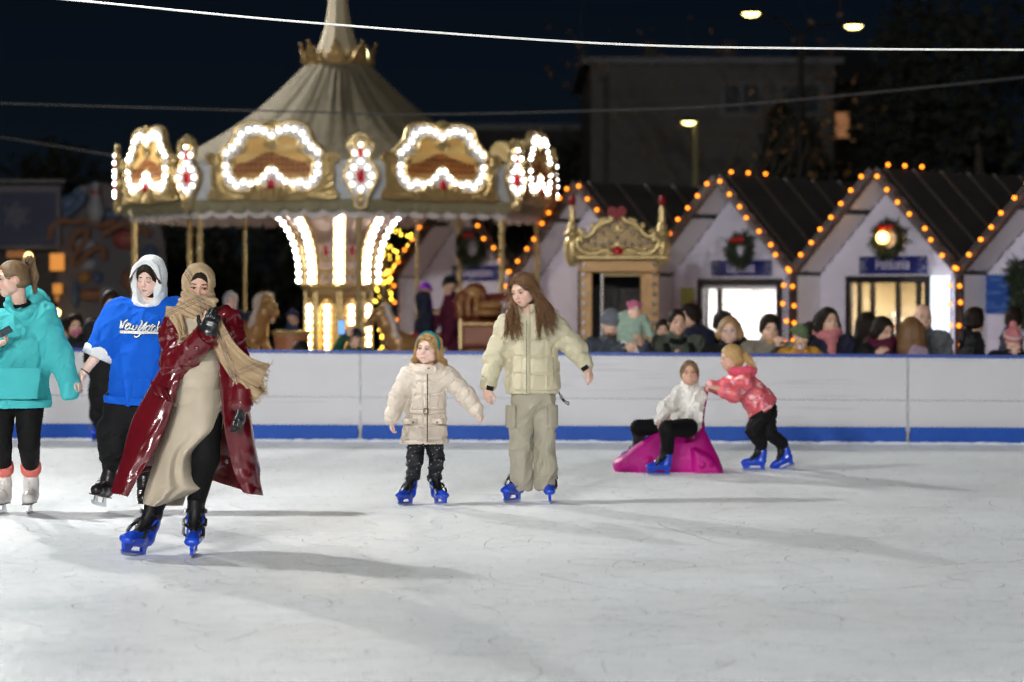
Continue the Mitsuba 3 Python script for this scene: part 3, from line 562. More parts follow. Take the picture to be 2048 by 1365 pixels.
part(booth, 'window_frame', cat(*[box((a, BY + .05, GZ + .2), (b, BY + .10, bat(1240, 546)[2])) for a, b in ((bat(1205, 600)[0], bat(1207.5, 600)[0]), (bat(1296, 600)[0], bat(1306, 600)[0]))], box((bat(1207.5, 600)[0], BY + .05, bat(1240, 553)[2]), (bat(1306, 600)[0], BY + .1, bat(1240, 546)[2]))), mat('booth_mustard', (.30, .19, .04), .4), False)
part(booth, 'window_jamb', box((bat(1202, 600)[0], BY + .02, GZ + .2), (bat(1205, 600)[0], BY + .1, bat(1240, 546)[2])), WHITEP, False)
part(booth, 'pane', box((bat(1208, 600)[0], BY + .07, GZ + .3), (bat(1296, 600)[0], BY + .075, bat(1240, 553)[2])), WGLASS, False)
part(booth, 'sill', rbox((BX0 - .05, BY - .06, GZ), (BX1 + .05, BY + .1, .6), .02), HONEY, False)
for q, xx in enumerate((bat(1167, 600)[0], bat(1309, 600)[0])):
    for z in np.arange(.62, bat(1240, 522)[2], .125):
        part(booth, 'stud_bulb', ico((xx, BY - .025, z), .030, 1), BULB if q == 0 else STEEL, True)
cr = part(booth, 'cornice', cat(rbox((bat(1150, 500)[0], BY - .14, BZ1), (bat(1335, 500)[0], BY + 1.2, bat(1240, 511)[2]), .02), rbox((bat(1146, 500)[0], BY - .18, bat(1240, 513)[2]), (bat(1338, 500)[0], BY + 1.25, bat(1240, 509)[2]), .015)), GOLD, False)
def b8(pts):                      # measured on the photograph, 8.53 x enlargement
    p = np.asarray(pts, float); return np.stack([bat(1130 + a / 8.53, 400 + b / 8.53)[[0, 2]] for a, b in p])
CB = b8([(890, 180), (820, 260), (790, 330), (720, 390), (600, 420), (520, 500), (430, 580), (330, 620), (230, 600), (160, 640), (90, 640), (90, 760), (110, 880), (150, 950), (890, 950)])
cx = bat(1130 + 890 / 8.53, 500)[0]
full = np.vstack([CB, np.stack([2 * cx - CB[::-1, 0], CB[::-1, 1]], 1)])
gbp = sg.Polygon(chaikin(full, 1)).buffer(0)
def up(m, d0=0.0): v, f = m; return np.stack([v[:, 0], BY + d0 - v[:, 2], v[:, 1]], 1), f
def tb(pts, r, d, n=24): p = spline(b8(pts), n); return tube(np.stack([p[:, 0], np.full(n, BY - d), p[:, 1]], 1), r, 8)
def msym(m): v, f = m; w = v.copy(); w[:, 0] = 2 * cx - w[:, 0]; return cat(m, (w, f[:, ::-1]))
ped = part(booth, 'pediment', up(extr(gbp, .08), -.02), mat('booth_panel', vary((.22, .13, .04), (.33, .21, .075), 5), .4, .2), False)
part(ped, 'scrollwork', msym(cat(tb([(800, 290), (770, 360), (640, 410), (540, 460), (470, 560), (400, 620), (300, 630), (250, 560), (300, 530), (320, 570)], .040, .13), tb([(250, 720), (290, 680), (270, 650), (210, 670), (190, 740), (240, 840), (350, 910), (500, 920), (640, 880), (780, 850)], .042, .13, 34), tb([(720, 340), (620, 350), (570, 390)], .03, .12), tb([(480, 400), (450, 440), (460, 480)], .025, .11),
    tb([(880, 430), (880, 520), (830, 540), (800, 500)], .022, .12), tb([(640, 460), (570, 500), (540, 530)], .03, .11), tb([(400, 800), (450, 860), (560, 820), (620, 840)], .018, .12), tb([(890, 720), (850, 790), (770, 810)], .028, .12), tb([(980, 900), (1080, 930), (1180, 930)], .03, .12))), GOLD, True)
for a, b in ((880, 375), (745, 475), (638, 570), (505, 640), (385, 720), (500, 760), (640, 775), (770, 730), (890, 640)):
    for q in ((a,) if a in (880, 890) else (a, 1780 - a)):
        x, z = b8([(q, b)])[0]; part(ped, 'stud', ico((x, BY - .115, z), .028, 1), STEEL, True)
hx, hz = b8([(880, 240)])[0]
t = np.linspace(0, 2 * np.pi, 40); hp = np.stack([.0078 * 16 * np.sin(t) ** 3, .0078 * (13 * np.cos(t) - 5 * np.cos(2 * t) - 2 * np.cos(3 * t) - np.cos(4 * t))], 1)
hm = [xf(extr(sg.Polygon(hp * s).buffer(0), .02), np.eye(4)) for s in (.9,)]
part(booth, 'heart', cat(*[up(move(extr(sg.Polygon(hp * s + [hx, hz]).buffer(0), .018), (0, 0, .05 + .017 * j))) for j, s in enumerate((.86, .96, 1, .96, .86, .66))]), mat('heart_red', (.22, .002, .006), .35, spec=.2), 40, label='red heart finial')
gx, gz = b8([(890, 890)])[0]; part(booth, 'gem', ico((gx, BY - .13, gz), .075, 2, (1, .6, .85)), RUBY, True)
for q in (-1, 1):
    x = cx + q * abs(cx - b8([(125, 600)])[0][0]); z = b8([(125, 640)])[0][1]
    f = part(booth, 'finial', cat(lathe([(.02, 0), (.10, .02), (.11, .06), (.06, .09), (.075, .13), (.05, .17), (.035, .22), (.05, .25), (.03, .29), (.04, .34), (.025, .40), (.0, .42)], 14, (x, BY - .02, z)), lathe([(.03, -.38), (.09, -.3), (.11, -.1), (.09, .0), (.02, .02)], 14, (x, BY - .02, z))), GOLD, True)
    part(f, 'tip', lathe([(0, .40), (.04, .42), (.045, .47), (.03, .53), (0, .54)], 10, (x, BY - .02, z)), 'material_heart_red', True)
for q in ('side', 'back'):
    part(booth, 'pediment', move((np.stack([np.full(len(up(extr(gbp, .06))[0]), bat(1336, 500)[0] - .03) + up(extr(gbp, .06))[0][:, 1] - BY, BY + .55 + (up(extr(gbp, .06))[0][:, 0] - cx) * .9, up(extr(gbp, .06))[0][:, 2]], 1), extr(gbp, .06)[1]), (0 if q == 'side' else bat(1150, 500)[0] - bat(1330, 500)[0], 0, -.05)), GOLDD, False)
# ---------------------------------------------------------------- behind: buildings, street lamps, trees, cables
YB = 60.0
WALLB = mat('building_render', vary((.078, .070, .063), (.105, .094, .085), .5), .8)
WALLN = mat('dark_facade', vary((.03, .027, .026), (.05, .045, .042), .4), .8)
EDGE = mat('roof_edge', (.10, .10, .11), .6)
PANE = mat('dark_pane', (.015, .022, .03), .5, spec=.2)
WFRAME = mat('window_frame', (.05, .05, .05), .5)
house = thing('building', 'flat roofed dim rendered building behind the kiosks', 'building')
x0, x1, zt = at(1182, 300, YB)[0], at(1668, 300, YB)[0], at(1400, 130, YB)[2]
part(house, 'wall', box((x0, YB, GZ), (x1, YB + 9, zt)), WALLB, False)
part(house, 'roof', box((x0 - .25, YB - .3, zt), (x1 + .2, YB + 9.2, zt + .16)), EDGE, False)
for px in (1300, 1465): part(house, 'chimney', box((at(px, 100, YB)[0], YB + 3, zt + .16), (at(px + 30, 100, YB)[0], YB + 3.5, zt + .9)), WALLN, False)
part(house, 'downpipe', tube([at(1212, 150, YB) + V(0, -.08, 0), V(at(1212, 150, YB)[0], YB - .08, GZ)], .06), WFRAME)
for a, b, c, d in ((1445, 1520, 172, 226), (1560, 1640, 172, 226)):
    p, q = at(a, c, YB), at(b, d, YB); w = part(house, 'window', cat(box((p[0] - .08, YB - .06, q[2] - .08), (q[0] + .08, YB - .003, q[2])), box((p[0] - .08, YB - .06, p[2]), (q[0] + .08, YB - .003, p[2] + .08)), *[box((x - .05, YB - .06, q[2]), (x + .05, YB - .003, p[2])) for x in (p[0], (p[0] + q[0]) / 2, q[0])]), WFRAME, False)
    part(w, 'pane', box((p[0], YB - .03, q[2]), (q[0], YB - .004, p[2])), PANE, False)
far = thing('building', 'low dark building between the merry-go-round and the rendered building', 'building')
p, q = at(850, 262, 78), at(1195, 262, 78); part(far, 'wall', box((p[0], 78, GZ), (q[0], 84, p[2])), WALLN, False); part(far, 'roof', box((p[0] - .3, 77.7, p[2]), (q[0] + .3, 84.3, p[2] + .2)), WFRAME, False)
far = thing('building', 'dark house with one warm lit window among the trees at right', 'building')
p, q = at(1610, 170, 66), at(1760, 170, 66); part(far, 'wall', box((p[0], 66, GZ), (q[0], 72, p[2])), WALLN, False); part(far, 'roof', hullm([V(p[0] - .3, 65.7, p[2]), V(q[0] + .3, 65.7, p[2]), V(p[0] - .3, 72.3, p[2]), V(q[0] + .3, 72.3, p[2]), V(p[0], 69, p[2] + 1.2), V(q[0], 69, p[2] + 1.2)]), WFRAME, False)
a, b = at(1671, 226, 66), at(1697, 276, 66); part(far, 'window', box((a[0], 65.95, b[2]), (b[0], 65.99, a[2])), WARMIN, False, label='window lit warm orange', **glow((1.0, .42, .16), .16, .3))
LAMPM = mat('lamp_post', (.012, .012, .012), .6, spec=.2)
POSTL = mat('lamp_post_yellow', (.20, .18, .08), .5)
def lamp_head(k, c, dx, r=.20):
    part(k, 'lamp_head', xf(lathe([(0, .09), (.10, .08), (r, .02), (r + .02, -.02)], 16), frame(c, V(1, 0, 0), V(0, 1, 0), V(0, 0, 1))), LAMPM, True)
    part(k, 'lamp_glass', xf(lathe([(0, -.09), (r * .6, -.07), (r * .95, -.015), (0, -.01)], 16), frame(c, V(1, 0, 0), V(0, 1, 0), V(0, 0, 1))), BULB, True, **glow((1.0, .78, .26), 4.5, 6.0))
sl = thing('street_lamp', 'tall street lamp with two curved arms over the dark trees', 'street lamp'); Y = 50
base = at(1602, 70, Y); part(sl, 'pole', tube([V(base[0], Y, GZ), base], [.09, .06]), LAMPM)
for px, py, mx, my in ((1502, 26, 1568, 42), (1707, 51, 1650, 50)):
    part(sl, 'arm', tube(spline([base, at((1602 + mx) / 2, 60 if px < 1600 else 55, Y), at(mx, my, Y), at(px, py - 2, Y)], 16), .035), LAMPM); lamp_head(sl, at(px, py, Y), 0)
sl = thing('street_lamp', 'single street lamp with a yellow lit post in front of the building', 'street lamp'); Y = 52
c = at(1378, 243, Y); base = at(1391, 247, Y); part(sl, 'pole', tube([V(base[0], Y, GZ), base], [.07, .055]), POSTL); part(sl, 'arm', tube([base, c + V(.02, 0, .05)], .045), LAMPM); lamp_head(sl, c, 0, .17)

def limbs(base, h, r, n, spread, seed, up=.8, levels=3):
    g = np.random.default_rng(seed); segs, tips = [], []
    def grow(p, d, l, r, lev):
        k = 5; pts = [p]
        for _ in range(k): d = unit(d + .16 * g.normal(size=3) + V(0, 0, .05 * up)); pts.append(pts[-1] + d * l / k)
        segs.append((np.array(pts), np.linspace(r, r * .5, k + 1), lev)); tips.append(pts[-1])
        if lev < levels:
            for _ in range(n if lev else n + 2):
                t = .35 + .6 * g.random(); q = np.array(pts)[int(t * k)]
                grow(q, unit(d * up + spread * g.normal(size=3) * V(1, 1, .5)), l * (.5 + .2 * g.random()), r * .45 * (1.15 - t * .4), lev + 1)
    grow(np.asarray(base, float), V(0, 0, 1), h, r, 0); return segs, tips
BARK = mat('bark', vary((.05, .040, .030), (.10, .08, .06), 6), .85)
DRYLEAF = mat('dry_leaf', vary((.12, .06, .02), (.20, .10, .03), 9), .7)
DKLEAF = mat('dark_foliage', vary((.010, .013, .008), (.030, .034, .020), 1.5), .85)
def leafquads(c, s, g):
    n = len(c); a = g.normal(size=(n, 3)); a /= np.linalg.norm(a, axis=1, keepdims=True); b = np.cross(a, g.normal(size=(n, 3))); b /= np.linalg.norm(b, axis=1, keepdims=True) + 1e-9
    s = np.broadcast_to(s, (n,))[:, None]; v = np.stack([c - a * s, c - b * s * .55, c + a * s, c + b * s * .55], 1).reshape(-1, 3); i = np.arange(n)[:, None] * 4
    return v, tri(np.hstack([i, i + 1, i + 2, i + 3]))
def bare_tree(px, py_top, Y, label, seed, leaves=120, r=.12):
    b = at(px, 600, Y); b[2] = GZ; h = at(px, py_top, Y)[2] - GZ; g = np.random.default_rng(seed)
    segs, tips = limbs(b, h * .62, r, 3, .55, seed); k = thing('bare_tree', label, 'tree', None)
    part(k, 'trunk', tube(segs[0][0], segs[0][1], 8), BARK)
    part(k, 'branches', cat([tube(p, r_, 5, False) for p, r_, l in segs[1:]]), BARK, kind='stuff')
    c = np.array(tips)[g.integers(0, len(tips), leaves)] + g.normal(size=(leaves, 3)) * .35
    part(k, 'leaves', leafquads(c, .09, g), DRYLEAF, False, kind='stuff')
bare_tree(1352, -60, 54, 'nearly bare tree with a few dry leaves left of the single street lamp', 3, 150)
bare_tree(1530, 40, 56, 'thin bare tree in front of the dark window of the building', 11, 90, .09)
bare_tree(1590, 110, 57, 'slender bare tree beside the two armed street lamp', 21, 60, .08)
def dark_tree(px, py_top, Y, w, label, seed, n=1200):
    b = at(px, 600, Y); b[2] = GZ; h = at(px, py_top, Y)[2] - GZ; g = np.random.default_rng(seed); k = thing('dark_tree', label, 'tree', None)
    part(k, 'trunk', tube([b, b + V(.1, 0, h * .5), b + V(0, .1, h * .9)], [.18, .12, .03], 8), BARK)
    cl = g.random((46, 3)); a = cl[:, 0] * 2 * np.pi; zc = .12 + .86 * cl[:, 1] ** .8; rr = w * (1 - zc ** 1.6) ** .6 * np.sqrt(cl[:, 2]) * .95
    cc = np.stack([rr * np.cos(a), rr * np.sin(a), zc * h], 1); pick = g.integers(0, len(cc), n)
    c = b + cc[pick] + g.normal(size=(n, 3)) * V(.34, .34, .26) * w / 2
    part(k, 'crown', leafquads(c, .10 + .14 * g.random(n), g), DKLEAF, False, kind='stuff')
for j, (px, py, Y, w, lab) in enumerate(((1800, 60, 58, 1.35, 'tall dark evergreen right of the two armed street lamp'), (1850, -20, 62, 2.6, 'tallest dark evergreen in the upper right of the scene'), (1950, 30, 56, 2.3, 'dark evergreen over the rightmost kiosk roofs'), (2060, -10, 60, 2.6, 'dark evergreen cut by the right edge'), (1622, 235, 59, .5, 'small dark shrub tree in front of the building end'),
    (1560, 215, 58, .6, 'low dark shrub in front of the building wall'), (1160, 300, 70, 2.0, 'dark tree left of the rendered building'), (560, 440, 62, 2.6, 'dark tree seen under the merry-go-round roof left of its column'), (440, 450, 60, 2.4, 'dark tree under the merry-go-round roof at left'), (800, 430, 64, 2.6, 'dark tree behind the yellow fairy lights'), (340, 420, 66, 2.2, 'dark tree behind the left merry-go-round poles'), (110, 300, 72, 2.4, 'dark tree above the painted play wall'), (260, 330, 75, 2.4, 'dark tree left of the merry-go-round panels'))):
    dark_tree(px, py, Y, w, lab, 100 + j)
# tree wrapped with yellow fairy lights behind the merry-go-round
Y = 42.5; tr = thing('bare_tree', 'bare tree wrapped in yellow fairy lights beside the merry-go-round column', 'tree')
TR = [spline([at(775, 720, Y), at(768, 640, Y), at(772, 560, Y), at(768, 500, Y), at(778, 440, Y)], 24), spline([at(770, 560, Y), at(800, 520, Y), at(830, 470, Y), at(860, 425, Y)], 18), spline([at(770, 600, Y), at(785, 560, Y), at(788, 520, Y)], 10)]
part(tr, 'trunk', tube(TR[0], np.linspace(.09, .04, 24), 8), BARK)
for p in TR[1:]: part(tr, 'branch', tube(p, np.linspace(.05, .02, len(p)), 6), BARK)
fl = thing('fairy_lights', 'yellow fairy lights wound round the bare tree by the merry-go-round', 'string lights'); g = np.random.default_rng(5); ms = []
for p, n, w in ((TR[0], 95, .14), (TR[1], 34, .07), (TR[2], 14, .07)):
    for t in g.random(n):
        q = p[int(t * (len(p) - 1))]; ms.append(move((BULBM[0] * (.012 + .010 * g.random()), BULBM[1]), q + g.normal(size=3) * w + V(0, -.06, 0)))
part(fl, 'bulb', cat(ms), BULBO, False, kind='stuff', **glow((1.0, .62, .06), 7, 1.5))
part(fl, 'wire', cat([tube(p + V(.04, -.06, 0) + .05 * np.stack([np.sin(np.arange(len(p))), np.cos(np.arange(len(p))), 0 * np.arange(len(p))], 1), .006, 4) for p in TR]), CABLE, kind='stuff')
# overhead cables
CABW = mat('cable_white', (.75, .74, .70), .5); CABG = mat('cable_grey', (.075, .07, .07), .7)
solo('overhead_cable', tube(spline([at(-300, -38, 18.5), at(150, 1, 18), at(600, 44, 17.5), at(1200, 87, 17), at(1700, 98, 16.5), at(2300, 101, 16)], 60), .0085, 8), CABW, 'white overhead cable crossing the whole upper picture above the canopy', 'cable')
solo('overhead_cable', tube(spline([at(-300, 198, 30), at(0, 207, 30), at(600, 224, 30), at(850, 229, 30), at(1180, 222, 30), at(1500, 208, 30), at(2048, 155, 30), at(2300, 125, 30)], 60), .012, 6), CABG, 'thin grey overhead cable rising to the right in front of the dim building', 'cable')
solo('overhead_cable', tube(spline([at(-200, 252, 34), at(0, 275, 34), at(230, 312, 34.5)], 20), .012, 6), CABG, 'thin grey cable at far left running down to the merry-go-round', 'cable')
# painted play wall and banner at left
YW = 47.0
PLAY = mat('play_wall', vary((.05, .050, .07), (.11, .085, .075), .9), .7)
MUR = [mat(f'mural_{n}', c, .6) for n, c in (('grey', (.20, .20, .22)), ('brown', (.16, .07, .035)), ('orange', (.26, .12, .03)), ('blue', (.05, .08, .14)), ('red', (.20, .04, .03)))]
def wp(px, py, d=0.0): return at(px, py, YW - d)
pw = thing('play_wall', 'tall dim playground wall with a grey skittle shape and looping brown tubes', 'wall')
pp = np.array([wp(a, b) for a, b in ((118, 720), (112, 480), (128, 400), (160, 372), (215, 362), (262, 400), (300, 420), (335, 480), (330, 720))])
part(pw, 'panel', (lambda m: (np.stack([m[0][:, 0], YW + m[0][:, 2], m[0][:, 1]], 1), m[1][:, ::-1]))(extr(sg.Polygon(chaikin(pp[:, [0, 2]], 2)), .25)), PLAY, 40)
sk = wp(192, 446, .25); s_ = YW / F
part(pw, 'skittle', lathe([(0, 0), (10 * s_, 2 * s_), (17 * s_, 18 * s_), (16 * s_, 34 * s_), (9 * s_, 54 * s_), (7 * s_, 62 * s_), (9 * s_, 72 * s_), (6 * s_, 80 * s_), (0, 82 * s_)], 16, sk), MUR[0], True)
part(pw, 'skittle_band', lathe([(8.6 * s_, 56 * s_), (8.4 * s_, 62 * s_), (8.8 * s_, 64 * s_)], 16, sk), MUR[4], True)
for pts, m, r in (([(100, 480), (104, 455), (125, 442), (150, 445), (172, 440), (200, 452), (230, 440)], 1, 6), ([(140, 500), (150, 470), (175, 462), (165, 490), (145, 520), (160, 525), (185, 500), (205, 498), (208, 520)], 1, 6), ([(205, 470), (240, 450), (275, 455), (300, 470)], 1, 7), ([(130, 430), (150, 415), (165, 395), (150, 382)], 3, 9)):
    part(pw, 'tube', tube(spline([wp(a, b, .2) for a, b in pts], 40), r * s_, 8), MUR[m])
for px, py, a, b, m in ((170, 490, 22, 16, 0), (225, 430, 24, 12, 3), (250, 480, 26, 20, 4), (175, 530, 20, 14, 0), (170, 555, 14, 12, 2), (196, 556, 10, 13, 3), (215, 590, 22, 18, 0), (190, 590, 36, 14, 1), (152, 590, 9, 26, 3), (270, 560, 28, 26, 1), (140, 410, 22, 22, 3), (300, 520, 18, 30, 3), (165, 385, 12, 14, 0)):
    part(pw, 'relief_shape', ico(wp(px, py, .03), 1, 2, (a * s_, .12, b * s_)), MUR[m], True)
bh = thing('shop_front', 'dim shop front at far left with warm lit windows under a blue banner', 'building')
p, q = wp(-160, 500), wp(122, 500)
part(bh, 'wall', box((p[0], YW + .3, GZ), (q[0], YW + 5, wp(0, 366)[2])), WALLN, False)
part(bh, 'roof', box((p[0] - .2, YW - .1, wp(0, 366)[2]), (q[0] + .1, YW + 5.2, wp(0, 360)[2])), WFRAME, False)
for a, b, c, d, kk in ((106, 134, 508, 542, .42), (112, 130, 568, 588, .36), (116, 124, 590, 603, .16), (14, 50, 502, 516, .08)):
    u, v = wp(a, c), wp(b, d); w = part(bh, 'window', box((u[0], YW - .02 - .3 * (a > 100), v[2]), (v[0], YW + .02 - .3 * (a > 100), u[2])), BULBO, False, label='window lit warm orange', **glow((1.0, .36, .03), kk, .3))
for a, b, kk in ((57, 513, 4), (113, 626, 6)):
    part(bh, 'lamp', ico(wp(a, b, .5), .07, 2), BULB, True, **glow((1.0, .70, .22), kk, .5))
for a, b in ((57, 513), (113, 626)): part(bh, 'lamp_bracket', tube([wp(a, b - 8, .5), wp(a, b - 14, .2), wp(a, b - 14, -.3)], .02), BLACKP)
bn_ = thing('banner', 'dark blue banner with a round pale snowflake emblem', 'banner')
u, v = wp(-150, 385, .2), wp(113, 492, .2)
part(bn_, 'cloth', box((u[0], YW - .2, v[2]), (v[0], YW - .17, u[2])), mat('banner_blue', vary((.018, .022, .055), (.028, .032, .072), 1.0), .7), False)
part(bn_, 'frame', cat(box((u[0], YW - .23, u[2]), (v[0] + .08, YW - .15, u[2] + .13)), box((u[0], YW - .23, v[2] - .06), (v[0] + .08, YW - .15, v[2])), box((v[0], YW - .23, v[2]), (v[0] + .08, YW - .15, u[2]))), mat('banner_frame', (.085, .08, .092), .7), False)
c = wp(33, 432, .21); ems = [xf(cat(box((-.02, -.04, 0), (.02, .28, .01)), *[xf(box((-.012, 0, 0), (.012, .09, .01)), frame(V(0, z, 0), V(math.cos(t), math.sin(t), 0), V(-math.sin(t), math.cos(t), 0), V(0, 0, 1))) for z in (.12, .2) for t in (.8, -.8)]), frame(c, V(math.cos(a), 0, math.sin(a)), V(-math.sin(a), 0, math.cos(a)), V(0, -1, 0))) for a in np.arange(6) * np.pi / 3]
part(bn_, 'emblem', cat(xf(lathe([(0, .006), (.20, .006), (.20, 0)], 24), frame(c, V(1, 0, 0), V(0, 0, 1), V(0, -1, 0))), *ems), mat('emblem_pale', (.075, .075, .10), .8), False)
# ---------------------------------------------------------------- bodies and clothes: smooth distance fields turned into one continuous mesh
def smin(a, b, k):
    h = np.maximum(k - np.abs(a - b), 0) / k; return np.minimum(a, b) - h * h * k * .25
def rotm(axis, deg):
    a = unit(axis); t = math.radians(deg); K = np.array([[0, -a[2], a[1]], [a[2], 0, -a[0]], [-a[1], a[0], 0]]); return np.eye(3) + math.sin(t) * K + (1 - math.cos(t)) * K @ K
def polysd(poly):
    """signed distance to a polygon, for points (n, 2)"""
    A = np.asarray(poly, float); B = np.roll(A, -1, 0)
    def f(q):
        d = np.full(len(q), 1e9); s = np.zeros(len(q), bool)
        for a, b in zip(A, B):
            e = b - a; w = q - a; t = np.clip((w @ e) / (e @ e + 1e-12), 0, 1); d = np.minimum(d, ((w - t[:, None] * e) ** 2).sum(1))
            c = (a[1] > q[:, 1]) != (b[1] > q[:, 1]); s ^= c & (q[:, 0] < (b[0] - a[0]) * (q[:, 1] - a[1]) / (b[1] - a[1] + 1e-12) + a[0])
        return np.sqrt(d) * np.where(s, -1, 1)
    return f
import manifold3d as m3
class Sdf:
    def __init__(self): self.p = []
    def _add(self, fn, lo, hi, k, op='u'): self.p.append((fn, np.asarray(lo, float), np.asarray(hi, float), k, op)); return self
    def cone(self, a, b, ra, rb=None, k=.02, side=None, ratio=1.0, capa=False, capb=False, op='u'):
        """capsule from a to b; side and ratio widen its cross-section along a direction; capa, capb cut its ends flat"""
        a, b = np.asarray(a, float), np.asarray(b, float); rb = ra if rb is None else rb; ba = b - a; L = np.linalg.norm(ba) + 1e-9; ax = ba / L
        sv = None if side is None else unit(np.asarray(side, float) - ax * (np.asarray(side, float) @ ax))
        def fn(P):
            w = P - a; t = np.clip((w @ ax) / L, 0, 1); o = w - t[:, None] * ba
            if sv is not None: c = o @ sv; o = o - (c * (1 - 1 / ratio))[:, None] * sv
            d = np.linalg.norm(o, axis=1) - (ra + (rb - ra) * t)
            if capa: d = np.maximum(d, -(w @ ax))
            if capb: d = np.maximum(d, w @ ax - L)
            return d
        m = max(ra, rb) * max(1, ratio); return self._add(fn, np.minimum(a, b) - m, np.maximum(a, b) + m, k, op)
    def chain(self, pts, rs, k=.02, **kw):
        for i in range(len(pts) - 1): self.cone(pts[i], pts[i + 1], rs[i], rs[i + 1], k, **kw)
        return self
    def ell(self, c, r, R=None, k=.02, op='u'):
        c, r = np.asarray(c, float), np.asarray(r, float); R = np.eye(3) if R is None else np.asarray(R)
        def fn(P):
            q = (P - c) @ R; k0 = np.linalg.norm(q / r, axis=1); k1 = np.linalg.norm(q / r ** 2, axis=1); return k0 * (k0 - 1) / (k1 + 1e-9)
        m = r.max(); return self._add(fn, c - m, c + m, k, op)
    def poly(self, pts, o, x, y, z, half, r=.01, k=.01, op='u', taper=None):
        """polygon in the plane (x, y) through o, as a rounded slab of half thickness half along z"""
        o = np.asarray(o, float); pts = np.asarray(pts, float); sd = polysd(pts); M = np.stack([x, y, z], 1)
        W = np.array([o + M @ V(p[0], p[1], s * half) for p in pts for s in (-1, 1)])
        def fn(P):
            q = (P - o) @ M; h = half if taper is None else taper(q[:, :2]); d2 = sd(q[:, :2]) + r; dz = np.abs(q[:, 2]) - h + r
            return np.sqrt(np.maximum(d2, 0) ** 2 + np.maximum(dz, 0) ** 2) + np.minimum(np.maximum(d2, dz), 0) - r
        return self._add(fn, W.min(0), W.max(0), k, op)
    def cut(self, p, n, k=.004):
        """keep what lies behind the plane through p with normal n"""
        p, n = np.asarray(p, float), unit(n); return self._add(lambda P: (P - p) @ n, None, None, k, 'i') if False else self._plane(p, n)
    def _plane(self, p, n): self.p.append((lambda P: (P - p) @ n, None, None, 0, 'i')); return self
    def mesh(self, h=.006, disp=None, smooth=0):
        u = [q for q in self.p if q[4] == 'u']; lo = np.min([q[1] for q in u], 0) - 3 * h; hi = np.max([q[2] for q in u], 0) + 3 * h
        n = np.ceil((hi - lo) / h).astype(int) + 1; ax = [lo[i] + h * np.arange(n[i]) for i in range(3)]; D = np.full(n, 9.0, np.float32)
        for fn, a, b, k, op in self.p:
            if a is None: a, b = lo, hi
            m = k + 2.5 * h; i0 = np.clip(np.floor((a - m - lo) / h).astype(int), 0, n); i1 = np.clip(np.ceil((b + m - lo) / h).astype(int) + 1, 0, n)
            if (i1 <= i0).any(): continue
            sl = tuple(slice(x, y) for x, y in zip(i0, i1)); g = np.stack(np.meshgrid(*[ax[i][sl[i]] for i in range(3)], indexing='ij'), -1); s = g.shape[:3]
            d = fn(g.reshape(-1, 3)).reshape(s).astype(np.float32); o = D[sl]
            D[sl] = (smin(o, d, k) if k > 0 else np.minimum(o, d)) if op == 'u' else np.maximum(o, d) if op == 'i' else (-smin(-o, d, k) if k > 0 else np.maximum(o, -d))
        v, f = nets(D, lo, h)
        for _ in range(smooth):
            e = np.vstack([f[:, [0, 1]], f[:, [1, 2]], f[:, [2, 0]]]); s = np.zeros_like(v); c = np.zeros(len(v)); np.add.at(s, e[:, 0], v[e[:, 1]]); np.add.at(c, e[:, 0], 1); v = .5 * v + .5 * s / np.maximum(c, 1)[:, None]
        if disp is not None: v = v + vnormals(v, f) * disp(v)[:, None]
        m = m3.Manifold(m3.Mesh(vert_properties=v.astype(np.float32), tri_verts=f.astype(np.uint32)))     # fewer triangles where the surface is plain
        if m.status() == m3.Error.NoError:
            q = m.simplify(.11 * h).to_mesh()
            if len(q.tri_verts) > 50: v, f = np.array(q.vert_properties[:, :3], float), np.array(q.tri_verts, int)
        return v, f
OFF = np.array([[x, y, z] for x in (0, 1) for y in (0, 1) for z in (0, 1)])
def nets(D, lo, h):
    s = D < 0; n = sum(s[x:s.shape[0] - 1 + x, y:s.shape[1] - 1 + y, z:s.shape[2] - 1 + z].astype(np.uint8) for x, y, z in OFF); act = (n > 0) & (n < 8)
    idx = np.argwhere(act); num = np.full(act.shape, -1, np.int64); num[act] = np.arange(len(idx)); acc = np.zeros((len(idx), 3)); cnt = np.zeros(len(idx))
    val = [D[tuple((idx + o).T)] for o in OFF]
    for i in range(8):
        for j in range(i + 1, 8):
            if np.abs(OFF[i] - OFF[j]).sum() != 1: continue
            a, b = val[i], val[j]; m = (a < 0) != (b < 0); t = (a[m] / (a[m] - b[m]))[:, None]; acc[m] += OFF[i] + t * (OFF[j] - OFF[i]); cnt[m] += 1
    v = (idx + acc / cnt[:, None]) * h + lo; fs = []
    for k in range(3):
        a, b = [x for x in range(3) if x != k]; lo_ = [slice(1, -1)] * 3; lo_[k] = slice(0, -1); hi_ = [slice(1, -1)] * 3; hi_[k] = slice(1, None)
        s0, s1 = s[tuple(lo_)], s[tuple(hi_)]; e = np.argwhere(s0 != s1); w = s0[tuple(e.T)]
        off = np.array([1, 1, 1]); off[k] = 0; e = e + off; ea, eb = np.zeros(3, int), np.zeros(3, int); ea[a] = 1; eb[b] = 1
        q = np.stack([num[tuple((e - x).T)] for x in (ea + eb, eb, 0 * ea, ea)], 1)
        flip = w if k != 1 else ~w; q = np.where(flip[:, None], q, q[:, ::-1]); fs.append(q)
    q = np.vstack(fs); q = q[(q >= 0).all(1)]; return v, tri(q)
def clumps(v, s, seed=0): return meshkit.fbm(np.asarray(v) * s, 3, seed) - .5
def folds(v, amp, freq, d=(0, 0, 1), squash=.25, seed=0):
    """soft creases that run along d"""
    d = unit(d); c = v @ d; q = v - np.outer(c, d) * (1 - squash); n = np.clip((meshkit.fbm(q * freq, 2, seed) - .5) * 1.9, -.5, .5); return amp * (1 - 4.4 * np.abs(n)) - .5 * amp * np.exp(-((np.abs(n) - .22) / .05) ** 2)
